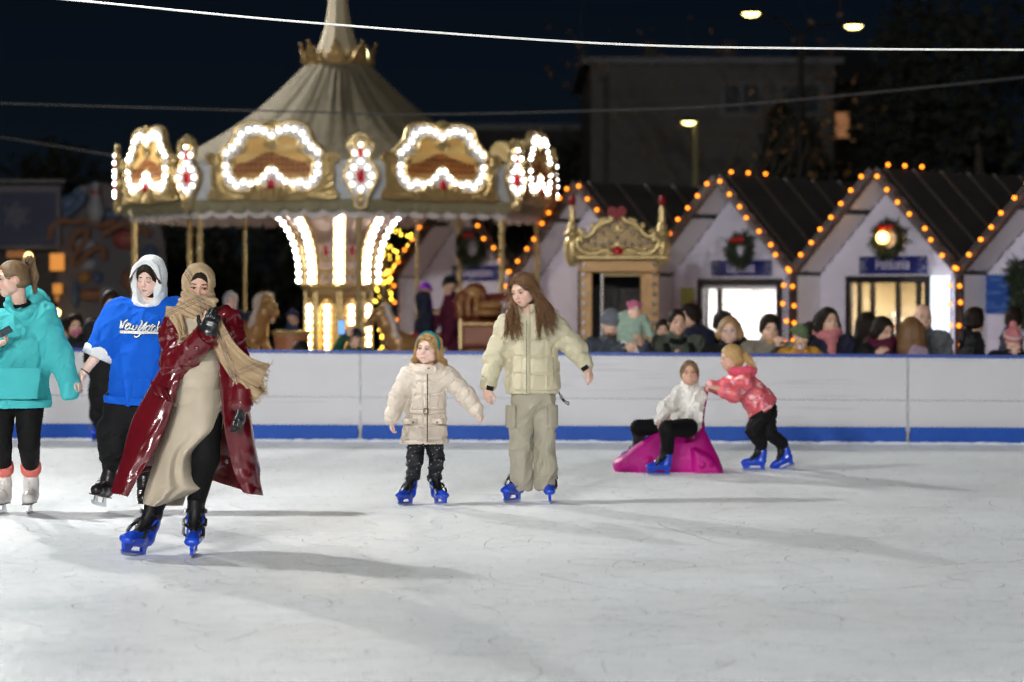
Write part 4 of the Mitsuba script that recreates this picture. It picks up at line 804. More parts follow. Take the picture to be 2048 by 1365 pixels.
def along(v, bones):
    """(length along, index of) the nearest bone"""
    best = np.full(len(v), 9e9); t_ = np.zeros(len(v)); w = np.zeros(len(v), int)
    for i, (a, b) in enumerate(bones):
        a, b = np.asarray(a), np.asarray(b); L = np.linalg.norm(b - a); x = (b - a) / L; t = (v - a) @ x; d = np.linalg.norm(v - a - np.clip(t, 0, L)[:, None] * x, axis=1); m = d < best; best[m] = d[m]; t_[m] = t[m]; w[m] = i
    return t_, w
def fcol(a, b, s): return vary(a, b, s)
def skin(n, c, red=(.55, .22, .17)):
    return mat('skin_' + n, vary(tuple(x * .93 for x in c), tuple(min(1, x * 1.05) for x in c), 22), .48, spec=.35)
SKC = dict(fair=(.70, .46, .36), pale=(.73, .51, .42), tan=(.56, .33, .235), warm=(.61, .375, .27))
SKIN = {'fair': skin('fair', (.72, .46, .36)), 'pale': skin('pale', (.74, .51, .42)), 'tan': skin('tan', (.56, .32, .225)), 'warm': skin('warm', (.62, .37, .26))}
def face_skin(key, H, c):
    """skin of one person: cold flushed cheeks, nose and ears, eye-socket shade painted round the lids, redder lips"""
    o, M, q = H.o, H.M, H.q
    def fn(p, n, uv):
        d = [p.x - float(o[0]), p.y - float(o[1]), p.z - float(o[2])]; l = [(d[0] * float(M[0, i]) + d[1] * float(M[1, i]) + d[2] * float(M[2, i])) / q for i in range(3)]; ax = dr.abs(l[0]); fwd = smoothstep(.02, .06, l[1])
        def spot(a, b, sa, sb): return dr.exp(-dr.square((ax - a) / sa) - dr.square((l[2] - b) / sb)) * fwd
        b = mix(tuple(x * .95 for x in c), tuple(min(1, x * 1.06) for x in c), fbm(p.x * 60, p.y * 60, p.z * 60, 3))
        b = mix(b, (c[0] * .98, c[1] * .52, c[2] * .50), .36 * spot(.042, -.034, .021, .019) + .36 * spot(0, -.028, .013, .014) * smoothstep(.09, .1, l[1]) + .4 * smoothstep(.066, .074, ax) * smoothstep(.05, .0, dr.abs(l[2])))
        b = mix(b, (c[0] * .62, c[1] * .44, c[2] * .40), .55 * spot(.031, .014, .017, .008) + .35 * spot(.031, -.012, .014, .006))  # eye-socket shading put into the skin colour above and below each eye
        return mix(b, (.40, .10, .095), .8 * smoothstep(.45, .8, spot(0, -.0645, .026, .0098)))
    return mat('skin_of_' + key, proc(fn), .46, spec=.35)
LIPS = mat('lips', (.40, .11, .10), .36); EYEW = mat('eye_white', (.42, .40, .38), .3); IRIS = mat('iris', (.035, .022, .016), .15); LASH = mat('lash', (.02, .014, .011), .6)
def cloth(n, a, b=None, s=14, rough=.85, weave=0, wscale=.0012, wr=4.0, wf=13, **kw):
    b = b or tuple(x * 1.15 for x in a); kw.setdefault('spec', .2)
    def bp(p, nn, uv):
        q = fbm(p.x * wf, p.y * wf, p.z * wf * .75, 3); c = 1 - dr.abs(2 * q - 1)
        return noise(p.x * weave, p.y * weave, p.z * weave) + wr * c * c
    return mat(n, vary(a, b, s), rough, bump=bp if weave else None, bump_scale=wscale, **kw)
def hairmat(n, a, b): return mat('hair_' + n, vary(a, b, 95), .5 if b[0] > .05 else .62, spec=.35 if b[0] > .05 else .12)
HAIR = {'brown': hairmat('brown', (.070, .034, .016), (.25, .130, .055)), 'dark': hairmat('dark', (.008, .006, .005), (.025, .016, .011)), 'blond': hairmat('blond', (.30, .17, .06), (.56, .37, .16)), 'ash': hairmat('ash', (.10, .062, .030), (.25, .16, .085)), 'chest': hairmat('chest', (.05, .026, .014), (.14, .08, .04)), 'ginger': hairmat('ginger', (.22, .12, .05), (.42, .26, .13))}
BLACKC = cloth('black_cloth', (.005, .005, .006), (.010, .010, .011), 20, .8, 300)
BLACKT = cloth('black_tights', (.004, .004, .005), (.008, .008, .008), 20, .75, spec=.15)

class Head:
    """head frame: o between the ears, r to the person's image-right when facing us, f towards the face, u up; q = 1 is an adult head"""
    def __init__(s, o, q=1.0, yaw=0, pitch=0, roll=0):
        R = rotm((0, 0, 1), yaw) @ rotm((1, 0, 0), pitch) @ np.eye(3)
        f0, r0, u0 = V(0, -1, 0), V(1, 0, 0), V(0, 0, 1)
        P = rotm(r0, pitch); f, u = P @ f0, P @ u0; r = r0
        Rl = rotm(f, -roll); r, u = Rl @ r, Rl @ u
        Yw = rotm((0, 0, 1), yaw); s.r, s.f, s.u = Yw @ r, Yw @ f, Yw @ u
        s.o, s.q = np.asarray(o, float), q; s.M = np.stack([s.r, s.f, s.u], 1)
    def w(s, x, y, z): return s.o + s.M @ V(x, y, z) * s.q
    def fr(s): return frame(s.o, s.r * s.q, s.f * s.q, s.u * s.q)
    def local(s, v): return (np.asarray(v) - s.o) @ s.M / s.q
    def build(s, S, detail=True, child=0.0, eyes=True):
        q, R, w = s.q, s.M, s.w; c = child
        E = lambda p, r, k, op='u': S.ell(w(*p), V(*r) * q, R, k * q, op)
        C = lambda a, b, ra, rb, k, op='u': S.cone(w(*a), w(*b), ra * q, rb * q, k * q, op=op)
        E((0, -.012, .028), (.074, .094, .086), .01)
        E((0, .028, -.030), (.060 + .004 * c, .062, .074), .03)
        E((0, .052, -.078), (.034 + .006 * c, .030, .032), .03)
        E((0, .066, -.096 + .01 * c), (.019, .016, .015), .03)
        for x in (-1, 1):
            E((x * .036, .055, -.038), (.026, .026, .028), .03)
            if c > .5: E((x * (.030 + .014 * c), .047, -.046), (.027, .028, .034), .03)
            E((x * .074, -.010, -.012), (.009, .020, .031), .008)
            E((x * .052, .02, -.07), (.016, .03, .02), .03)
        if not detail: E((0, .098, -.025), (.011, .014, .022), .012); return
        C((-.036, .076, .024), (.036, .076, .024), .010, .010, .02)
        for x in (-1, 1): E((x * .031, .099, .004), (.018, .019, .012), .016, 's')
        C((0, .088, .012), (0, .108 - .006 * c, -.026), .0065, .0105, .012)
        for x in (-1, 1): E((x * .011, .096, -.031), (.0075, .009, .007), .008)
        E((0, .070, -.062), (.030, .022, .024), .02)
        for x in (-1, 1): C((x * .020, .083, -.062), (0, .0935, -.0585), .004, .0058, .006); C((x * .017, .083, -.066), (0, .092, -.0705), .004, .0065, .006)
        C((-.019, .092, -.0645), (.019, .092, -.0645), .0022, .0022, .004, 's')
        for x in (-1, 1): E((x * .031, .083, .0132 if eyes else .006), (.0175, .0105, .0065 if eyes else .011), .005); E((x * .031, .082, -.0068), (.015, .009, .0045), .005)
    def features(s, key, brow=None, eyes=True, look=(0, 0), lips=LIPS):
        w, q = s.w, s.q; brow = brow or LASH
        for x in (-1, 1):
            if eyes:
                e = part(key, 'eye', ico(w(x * .031, .0775, .0035), .0128 * q, 2), EYEW, True)
                part(e, 'iris', ico(w(x * .031 + .0055 * look[0], .0842, .0035 + .004 * look[1]), .0078 * q, 2), IRIS, True)
            z = .0078 if eyes else -.003
            part(key, 'eyelash', tube([w(x * (.031 + d), .0912 - 18 * d * d - .0004, z - 11 * d * d * (1 if eyes else -1)) for d in np.linspace(-.016, .0165, 9)], .0022 * q, 5), LASH)
            part(key, 'eyebrow', tube([w(x * (.030 + d), .0905 - 12 * (d + .004) ** 2, .0245 + .003 * math.sin((d + .018) * 70)) for d in np.linspace(-.018, .021, 9)], q * np.array([.0015, .0034, .0040, .0040, .0037, .0034, .0030, .0023, .001]), 6), brow)
        part(key, 'nostril', cat(*[ico(w(x * .0085, .1015, -.0365), .0034 * q, 1, (1, 1, .7)) for x in (-1, 1)]), LASH, True, kind='stuff')
        part(key, 'mouth_line', tube([w(x, .0945 - 14 * x * x, -.0645 + .002 * abs(x) / .02) for x in np.linspace(-.020, .020, 9)], .0016 * q, 5), mat('mouth_dark', (.12, .03, .03), .6))
        part(key, 'lips', cat(tube([w(x, .0925 - 14 * x * x - .0006, -.0598 + .0022 * abs(math.sin(x * 190)) - .004 * (abs(x) / .02) ** 2) for x in np.linspace(-.021, .021, 11)], q * .0042 * np.sin(np.linspace(.3, np.pi - .3, 11)), 6), tube([w(x, .0922 - 14 * x * x - .0008, -.0695 + .0052 * (abs(x) / .02) ** 2) for x in np.linspace(-.019, .019, 11)], q * .0048 * np.sin(np.linspace(.3, np.pi - .3, 11)), 6)), lips, True, kind='stuff')
    def cap(s, S, t=.010, brow=.056, back=-.10, k=.012, side=.0):
        """hair that covers the skull to the hairline"""
        w, q, R = s.w, s.q, s.M
        S.ell(w(0, -.014, .030), V(.074 + t, .096 + t, .086 + t) * q, R, .01 * q)
        S.ell(w(0, -.035, -.03), V(.074 + t * .8, .075 + t, abs(back) + .0) * q, R, .03 * q)
        S.ell(w(side, .115, brow - .098), V(.064, .094, .098) * q, R, k * q, 's')
    def streaks(s, v, amp=.003, f=42, seed=0, wav=0.0):
        l = s.local(v); a = np.arctan2(l[:, 0], -l[:, 1]); z = l[:, 2]; n = meshkit.fbm(np.stack([a * f / 6.28 * 2 + wav * np.sin(z * 60 + 3 * a), z * 5, 0 * a + seed], 1), 3, seed); return amp * (1 - 2 * np.abs(2 * n - 1)) * s.q
def lock(pts, r, n=16, wav=0.0, wf=3.0, ph=0.0, sides=5, flat=(1.5, .7), root=.5):
    p = spline(pts, n); t = np.linspace(0, 1, n); d = np.gradient(p, axis=0); a = np.cross(d, [0.3, 1, .1]); a /= np.linalg.norm(a, axis=1, keepdims=True) + 1e-9; b = np.cross(d, a); b /= np.linalg.norm(b, axis=1, keepdims=True) + 1e-9
    p = p + wav * t[:, None] * (np.sin(wf * 6.28 * t + ph)[:, None] * a + np.cos(wf * 6.28 * t + ph)[:, None] * b * .7)
    return tube(p, r * (root + (1 - root) * np.sin(np.pi * np.clip(t * .9 + .08, 0, 1))) * (1 - .75 * t ** 6), sides, False, flat)
def hand(S, wrist, d, n, L=.17, curl=20, spread=8, thumb=1, thumb_out=40, k=.006, point=None, fat=1.0):
    """palm and five fingers: d = direction of the fingers, n = where the palm faces, thumb = +1 or -1 side of cross(d, n)"""
    d = unit(d); n = unit(n - d * (n @ d)); s = np.cross(d, n) * thumb; q = L / .17; w = np.asarray(wrist, float)
    S.cone(w - d * .03 * q, w + d * .02 * q, .024 * q * fat, .026 * q * fat, .01 * q, side=s, ratio=1.2)
    S.cone(w + d * .015 * q, w + d * .075 * q, .019 * q * fat, .015 * q * fat, .015 * q, side=s, ratio=2.3)
    for i, (o, l, rr) in enumerate(((.030, .070, .0092), (.010, .078, .0095), (-.011, .073, .0092), (-.031, .058, .0082))):
        b = w + (d * (.080 - .004 * abs(i - 1)) + s * o) * q; dd = unit(d + s * math.tan(math.radians(spread * (1 - i * .66)) ) * .8); c = curl[i] if isinstance(curl, (list, tuple)) else curl * (1 + .12 * i); axis = np.cross(dd, n); p = b; r0 = rr * q * fat
        for j, fr in enumerate((.44, .32, .24)):
            dd = rotm(axis, c * (.8, 1.1, .8)[j]) @ dd; e = p + dd * l * fr * q; S.cone(p, e, r0, r0 * .92, k * (.8 if j else 1) * q); p, r0 = e, r0 * .92
    b = w + (d * .022 + s * .022) * q; dd = unit(d * math.cos(math.radians(thumb_out)) + s * math.sin(math.radians(thumb_out)) + n * .35); e = b + dd * .038 * q; S.cone(b, e, .0135 * q * fat, .0105 * q * fat, .012 * q)
    dd = unit(dd * .8 + d * .5 + n * .1); m = e + dd * .03 * q; S.cone(e, m, .0105 * q * fat, .0092 * q * fat, .005 * q); S.cone(m, m + unit(dd + d * .3) * .024 * q, .0092 * q * fat, .0080 * q * fat, .005 * q)

SKB = mat('skate_blue', vary((.004, .045, .46), (.008, .065, .58), 12), .22, clearcoat=.6); SKK = mat('skate_black', (.006, .006, .007), .5, spec=.25); BLADE = mat('blade_steel', (.55, .56, .58), .25, .95); BUCK = mat('buckle', (.62, .62, .60), .25, .8)
LEATHW = mat('white_leather', vary((.52, .50, .47), (.66, .64, .61), 12), .4); LEATHK = mat('black_leather', vary((.010, .009, .010), (.022, .017, .018), 14), .28)
SOLE = mat('skate_sole', (.05, .03, .02), .5)
def shaft(contact, up, toe, q=1.0, z=.29):
    u = unit(up); y = unit(np.asarray(toe, float) - u * (np.asarray(toe, float) @ u)); return np.asarray(contact, float) + (y * -.077 + u * z) * q
def skate(key, contact, up, toe, q=1.0, style='blue', sh=0):
    """an ice skate: contact = middle of the blade on the ice, up = along the shin, toe = where the toe points"""
    u = unit(up); y = unit(np.asarray(toe, float) - u * (np.asarray(toe, float) @ u)); x = np.cross(y, u); M = np.stack([x, y, u], 1); c = np.asarray(contact, float)
    w = lambda a, b, z: c + M @ V(a, b, z) * q
    fr = frame(c, x * q, y * q, u * q); S = Sdf(); fig = style != 'blue'
    S.chain([w(0, -.072, .118), w(0, .02, .112), w(0, .105, .103)], [.050 * q, .046 * q, .045 * q], .03 * q, side=x, ratio=.96)
    S.chain([w(0, -.072, .12), w(0, -.078, .20), w(0, -.080, .27 if not fig else .31)], [.050 * q, .050 * q, .054 * q], .03 * q)
    if not fig: S.ell(w(0, .150, .098), V(.046, .032, .030) * q, M, .02 * q)
    S._plane(w(0, 0, .074), -u)
    if not fig: S.cone(w(0, .055, .215), w(0, -.03, .36), .034 * q, .05 * q, .012 * q, op='s'); S._plane(w(0, -.08, .285), unit(u * 1 - y * .25))
    else: S._plane(w(0, -.08, .315), u)
    sk = part(key, 'skate', S.mesh(.0055 if q > .8 else .0048), {'blue': SKB, 'white': LEATHW, 'black': LEATHK}[style], True)
    if not fig:
        S = Sdf(); S.chain([w(0, -.072, .15), w(0, -.078, .26), w(0, -.080, .345)], [.046 * q, .047 * q, .055 * q], .03 * q); S.chain([w(0, .045, .150), w(0, -.010, .20), w(0, -.035, .30), w(0, -.032, .335)], [.026 * q, .036 * q, .040 * q, .042 * q], .02 * q); S._plane(w(0, 0, .335), unit(u + y * .15))
        part(sk, 'liner', S.mesh(.006), SKK, True)
        for (a, b), tl, r in (((-.078, .262), -.12, .061), ((-.045, .205), .55, .066), ((.025, .158), 1.0, .060)):
            yy, zz = V(0, math.cos(tl), -math.sin(tl)), V(1, 0, 0); t = np.linspace(0, 2 * np.pi, 25)
            ctr = V(0, a + .02, b); loop = [w(*(ctr + zz * r * .97 * math.cos(g) + yy * r * 1.08 * math.sin(g))) for g in t]
            part(sk, 'strap', tube(loop, .011 * q, 6, True, (.35, 1.0)), SKK)
            for s in (-1, 1):
                part(sk, 'buckle', xf(rbox((-.007, -.026, -.014), (.007, .026, .014), .004), frame(w(*(ctr + zz * s * r * 1.0 + yy * .012)), x * q, M @ yy * q, M @ np.cross(zz, yy) * q)), BUCK if s > 0 else SKK, False)
        P = [(-.115, .078), (.135, .078), (.175, .085), (.168, .06), (.150, .040), (.158, .020), (-.112, .020), (-.105, .05)]; hole = [[(-.05, .060), (.06, .060), (.085, .034), (-.065, .034)]]
        m = extr(sg.Polygon(P, hole), .022)
    else:
        m = extr(sg.Polygon([(-.115, .074), (.145, .074), (.152, .066), (-.115, .066)]), .07); part(sk, 'sole', xf((np.stack([m[0][:, 2] - .035, m[0][:, 0], m[0][:, 1]], 1), m[1]), fr), SOLE, False)
        m = extr(sg.Polygon([(-.10, .066), (-.05, .066), (-.04, .026), (.05, .026), (.07, .066), (.12, .066), (.13, .02), (-.11, .02)]), .008)
    wd = .011 if not fig else .004
    part(sk, 'blade_holder', xf((np.stack([m[0][:, 2] - wd, m[0][:, 0], m[0][:, 1]], 1), m[1]), fr), SKB if not fig else BLADE, False)
    m = extr(sg.Polygon([(-.125, .022), (.155, .024), (.165, .034), (.172, .024), (.160, .008), (.13, .001), (0, -.001), (-.10, .001), (-.125, .006)]), .004)
    part(sk, 'blade', xf((np.stack([m[0][:, 2] - .002, m[0][:, 0], m[0][:, 1]], 1), m[1]), fr), BLADE, False)
    if fig:
        laces = [tube([w(-.025, .10 - .015 * i - .03 * max(0, i - 5), .135 + .013 * i + .004 * max(0, i - 5)), w(0, .108 - .015 * i - .03 * max(0, i - 5), .150 + .013 * i), w(.025, .10 - .015 * (i + 1) - .03 * max(0, i - 4), .135 + .013 * (i + 1))], .003 * q, 5) for i in range(9)]
        part(sk, 'laces', cat(laces), LEATHW if style == 'white' else SKK, kind='stuff')
    return sk

def hairdo(H, ends, n, g, px=0.0, r=.0036, wav=.008, wf=2.6, hug=.088, top=.122):
    """locks that leave a parting, lie over the skull and fall to ends(side, f) (world points)"""
    ls = []
    for i in range(n):
        s = -1 if g.random() < .5 else 1; y0 = g.uniform(-.085, .080); cl = int(g.random() * 8); f = (cl + .5 + .42 * (g.random() - .5)) / 8; jx = .004 * g.normal()
        zt = .030 + (top - .030) * math.sqrt(max(.05, 1 - ((y0 + .014) / .108) ** 2)); k_ = .060 if y0 > .05 else .068
        p = [H.w(px + s * .004 + jx, y0, zt), H.w(px * .5 + s * k_, y0 * .92 + .004, .030 + (zt - .030) * .66), H.w(s * (hug + .006 * g.random()), y0 * .62 - .006, .0 + .02 * g.random()), H.w(s * (hug + .010 + .012 * g.random()), y0 * .5 - .005, -.065)]
        e = ends(s, f, y0); p += [p[-1] * .45 + e * .55 + V(s * .012 * g.random(), -.01, 0), e]
        ls.append(lock(p, r * (.7 + .6 * g.random()), 24, wav * (.5 + g.random()), wf + .5 * g.random(), 2.4 * cl + .7 * g.random(), 4, root=.8))
    return cat(ls)
# ---------------------------------------------------------------- teenage girl in the pale green padded jacket
def J(Y, **k): return {n: at(p[0], p[1], Y + (p[2] if len(p) > 2 else 0)) for n, p in k.items()}
KHJ = cloth('jacket_green', (.54, .49, .34), (.60, .56, .40), 5, .62, 160, .0009); KHP = cloth('cargo_khaki', (.35, .32, .245), (.41, .38, .30), 6, .9, 420, .0006)
def quilt(v, bones, row, amp, pw=.5, seed=0):
    t, w = along(v, bones); t = t + .012 * meshkit.noise(v * 14, seed); return amp * (np.abs(np.sin(np.pi * t / row)) ** pw - .6)
def seam(d, w): return np.exp(-(d / w) ** 2)
def person(label): return thing('person', label, 'person')
def teen():
    Y = 17.6; k = person('teenage girl with long brown hair, pale green padded jacket and khaki cargo trousers')
    j = J(Y, hd=(1046, 579, -.06), nk=(1056, 628), ch=(1062, 660), pv=(1066, 790), sa=(1014, 652), ea=(989, 715, -.02), wa=(976, 772, -.10), sb=(1108, 652), eb=(1150, 696, .02), wb=(1172, 731, -.06),
          ha=(1043, 800), ka=(1042, 885, -.03), aa=(1034, 962), hb=(1089, 800), kb=(1089, 885, -.03), ab=(1096, 962))
    H = Head(j['hd'], .98, -32, 22, -6); S = Sdf(); H.build(S, child=.3)
    S.cone(j['nk'] + V(0, .02, -.03), H.w(0, -.02, -.07), .048, .046, .02)
    S.cone(j['sa'], j['sb'], .06, .06, .04); S.cone(j['ch'], j['pv'], .09, .10, .05, side=(1, 0, 0), ratio=1.25)
    for a, b, c in (('sa', 'ea', 'wa'), ('sb', 'eb', 'wb')): S.chain([j[a], j[b], j[c]], [.042, .035, .026], .02)
    hand(S, j['wa'] + V(-.004, -.01, -.01), V(-.06, -.05, -1), V(.6, .75, 0), .155, 26, 5, 1)
    hand(S, j['wb'] + V(.006, -.01, -.008), V(.35, -.2, -.9), V(-.6, .4, -.3), .155, 20, 7, -1)
    for a, b in (('ha', 'ka'), ('hb', 'kb')): S.cone(j[a], j[b], .06, .05, .04)
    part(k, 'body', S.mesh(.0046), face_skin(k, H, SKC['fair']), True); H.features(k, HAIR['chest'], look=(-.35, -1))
    # jacket
    S = Sdf(); cen = (j['sa'] + j['sb']) / 2
    S.cone(j['sa'] + V(.02, .0, -.02), j['sb'] + V(-.02, 0, -.02), .085, .085, .05)
    S.cone(cen + V(.01, .02, -.05), at(1065, 772, Y), .132, .152, .06, side=(1, 0, 0), ratio=1.34, capb=False)
    S.chain([j['sa'], j['ea'], j['wa'] + V(.002, 0, .02)], [.086, .073, .058], .045); S.chain([j['sb'], j['eb'], j['wb'] + V(-.01, 0, .02)], [.086, .074, .056], .045)
    S.cone(j['nk'] + V(-.02, 0, -.03), j['nk'] + V(0, .02, .045), .085, .078, .03, side=(1, 0, 0), ratio=1.15)
    S.cone(j['nk'] + V(0, -.05, .14), j['nk'] + V(0, 0, .0), .075, .062, .01, op='s'); S._plane(at(1065, 787, Y), V(0, 0, -1)); S._plane(j['wa'] + V(0, 0, -.0), unit(j['wa'] - j['ea'])) if False else None
    zt = [at(1000, y, Y)[2] for y in (675, 711, 746, 781)]; xs = [at(x, 700, Y)[0] for x in (1045, 1061)]; xq = [at(x, 700, Y)[0] for x in (1008, 1090)]
    bones = [(j['sa'], j['ea']), (j['ea'], j['wa']), (j['sb'], j['eb']), (j['eb'], j['wb']), (cen + V(0, 0, -.08), j['pv'])]
    def dj(v):
        t, w = along(v, bones); tor = w == 4; d = np.zeros(len(v))
        g = np.minimum.reduce([np.abs(v[:, 2] - z + .008 * np.sin(v[:, 0] * 9)) for z in zt]); d -= .013 * seam(g, .008) * tor
        front = (v[:, 1] < Y - .03) & tor
        for x in xs: d -= .007 * seam(np.abs(v[:, 0] - x), .006) * front
        for x in xq: d -= .005 * seam(np.abs(v[:, 0] - x), .006) * front
        lim = np.where(w == 0, t, np.where(w == 1, t + np.linalg.norm(j['ea'] - j['sa']), np.where(w == 2, t, t + np.linalg.norm(j['eb'] - j['sb']))))
        d += (.012 * (np.abs(np.sin(np.pi * (lim + .01 * np.sin(v[:, 0] * 40)) / .105)) ** .4 - .8)) * ~tor
        d += folds(v, .0042, 11, (.25, 0, 1), .5, 3) + folds(v, .0040, 17, (1, 0, .15), .35, 8) * ~tor
        return d
    jk = part(k, 'jacket', S.mesh(.0055, dj), KHJ, True, label='pale green quilted padded jacket')
    for a, b in (('ea', 'wa'), ('eb', 'wb')):
        d = unit(j[b] - j[a]); part(jk, 'cuff', tube([j[b] - d * .005, j[b] + d * .012, j[b] + d * .034], [.056, .054, .045], 20), KHJ)
        x = unit(np.cross(d, V(0, 1, 0))); part(jk, 'cuff_strap', xf(rbox((-.026, -.008, -.014), (.026, .008, .014), .003), frame(j[b] + d * .012 + V(0, -.058, 0) + x * .018 * (1 if a == 'ea' else -1), x, unit(np.cross(d, x)), d)), BLACKC, False)
    S = Sdf(); col = j['nk'] + V(-.02, -.01, -.01); t = np.linspace(-2.3, 2.3, 15)
    P = [[col + V(math.sin(a) * r * 1.15, -math.cos(a) * r + .02, z + .02 * math.cos(a * .5)) for a in np.linspace(.35, 2 * np.pi - .35, 28)] for r, z in ((.088, .0), (.094, .03), (.100, .062))]
    part(jk, 'collar', thick(P, .012), KHJ, True)
    part(jk, 'zip', tube([at(1053, y, Y) + V(0, -.205 + .02 * (y < 690), 0) for y in (640, 680, 720, 760, 785)], .004, 6), mat('zip_grey', (.20, .20, .15), .5))
    p = at(1105, 725, Y) + V(.0, -.165, 0); part(jk, 'pocket_slit', tube([at(1106, y, Y) + V(.004 * (y - 735) / 20, -.178 + .0012 * (y - 735) * 0, 0) for y in (713, 725, 740, 753)], .006, 6), mat('pocket_green', (.26, .25, .13), .7))
    part(jk, 'drawcord', tube(spline([at(1118, 784, Y), at(1121, 795, Y), at(1127, 803, Y), at(1136, 810, Y), at(1138, 806, Y), at(1128, 800, Y), at(1121, 788, Y)], 30), .0035, 5), BLACKC)
    part(jk, 'toggle', ico(at(1127, 801, Y), .010, 1, (1, 1, 1.3)), BLACKC)
    # trousers
    S = Sdf(); S.cone(at(1066, 780, Y), at(1066, 808, Y), .11, .105, .04, side=(1, 0, 0), ratio=1.5)
    fa, fb = at(1040, 978, Y - .0), at(1091, 981, Y)
    S.chain([j['ha'] + V(.004, 0, 0), j['ka'], fa], [.084, .076, .080], .006); S.chain([j['hb'], j['kb'], fb + V(.006, 0, 0)], [.084, .076, .080], .006)
    S._plane(at(1066, 979, Y), V(0, 0, -1)); tb_ = [(j['ha'], fa), (j['hb'], fb)]
    def dt(v):
        z = v[:, 2]; low = np.clip(1 - np.abs(z - .22) / .3, 0, 1); xc = np.where(v[:, 0] < at(1066, 0, Y)[0], fa[0], fb[0]) + .0
        cr = np.abs((v[:, 0] - xc) - .035 * np.sin((z - .1) * 9)); d = .010 * np.exp(-(cr / .018) ** 2) * np.clip((.5 - z) / .4, 0, 1) * (v[:, 1] < Y)
        return d + folds(v, .011, 6.5, (.12, 0, 1), .3, 5) + folds(v, .007, 11, (.7, 0, .8), .4, 2)
    tr = part(k, 'trousers', S.mesh(.006, dt), KHP, True, label='wide khaki cargo trousers')
    for x, s in ((1022, -1), (1105, 1)):
        P = [[at(x + 9 * u * 1.0, y, Y) + V(s * .016 * (1 - abs(u)), -.030 - .065 * (1 - (u * s)) / 2 - .01, 0) for u in (-1, -.5, 0, .5, 1)] for y in (810, 822, 834, 846, 855)]
        pk = part(tr, 'cargo_pocket', thick(P, .016), KHP, True)
        part(tr, 'pocket_flap', thick([[p + V(0, -.012, 0) for p in r] for r in P[:2]], .012), KHP, True)
    # hair: skull cap and many wavy locks
    S = Sdf(); H.cap(S, .007, .084, -.12, side=-.006); part(k, 'hair', S.mesh(.005, lambda v: H.streaks(v, .003, 60, 2, .4)), HAIR['chest'], True)
    g = np.random.default_rng(12)
    def ends(s, f, y0):
        if y0 < -.03: return at((1008 + 22 * f) if s < 0 else (1086 + 34 * f), 626 + 26 * g.random(), Y + .03 - .10 * g.random())
        return at((1006 + 38 * f if s < 0 else 1072 + 46 * f) + 1.2 * g.normal(), 634 + 14 * math.sin(f * 37) + 42 * g.random() ** .5 - (6 * (1 - f) if s < 0 else 10 * f), Y - .135 - .05 * g.random())
    part(k, 'hair_locks', hairdo(H, ends, 760, g, -.008, .0034, .013, 2.2), HAIR['brown'], True, kind='stuff', label='long wavy brown hair falling over the shoulders')
    part(k, 'flyaway_hair', cat([lock([H.w(.07 * g.normal() * .6, -.02, .11), H.w(.10 * s, -.03, .05 + .03 * g.normal()), at(1052 + s * (36 + 14 * g.random()), 590 + 40 * g.random(), Y)], .0009, 14, .012, 1.6, g.random() * 6, 3) for s in (-1, 1) for _ in range(36)]), HAIR['brown'], True, kind='stuff')
    skate(k, onice(1026, 1005), V(.10, .0, 1), V(-.5, -1, 0), .92); skate(k, onice(1100, 1005), V(-.06, 0, 1), V(.0, -1, 0), .92)
teen()
# ---------------------------------------------------------------- woman in the burgundy patent coat
VIN = mat('burgundy_patent', vary((.085, .002, .006), (.125, .004, .009), 6), .13, spec=.7, clearcoat=1.0, clearcoat_gloss=.95, bump=lambda p, n, uv: fbm(p.x * 10, p.y * 10, p.z * 6, 2), bump_scale=.010, eps=.004)
def ribs(p, n, uv): return .5 + .5 * dr.sin((p.x + .15 * p.z) * 560 + 3 * noise(p.x * 5, p.z * 5, 1))
DRESS = mat('dress_rib', vary((.46, .39, .29), (.54, .47, .36), 8), .8, bump=ribs, bump_scale=.0022, eps=.0015)
def tartan(p, n, uv):
    a, b = p.x * .92 + p.z * .38 + .3 * p.y, p.z * .92 - p.x * .38
    base = mix((.36, .255, .145), (.45, .33, .20), fbm(p.x * 30, p.y * 30, p.z * 30, 3))
    def lines(t, per, off, g): u = t + off - dr.floor((t + off) / per) * per; return dr.maximum(dr.maximum(smoothstep(g, g * .5, dr.abs(u - .02)), smoothstep(g, g * .5, dr.abs(u - .030))), dr.maximum(smoothstep(g, g * .5, dr.abs(u - .044)), smoothstep(g * .7, g * .3, dr.abs(u - .052))))
    return mix(mix(base, (.055, .035, .045), .85 * lines(a, .26, .05, .0026)), (.08, .05, .05), .8 * lines(b, .24, .13, .0024))
SCARF = mat('scarf_check', proc(tartan), .9, bump=lambda p, n, uv: noise(p.x * 420, p.y * 420, p.z * 420), bump_scale=.0008)
GLOVE = mat('glove_leather', vary((.008, .010, .011), (.016, .018, .019), 40), .30, spec=.6)
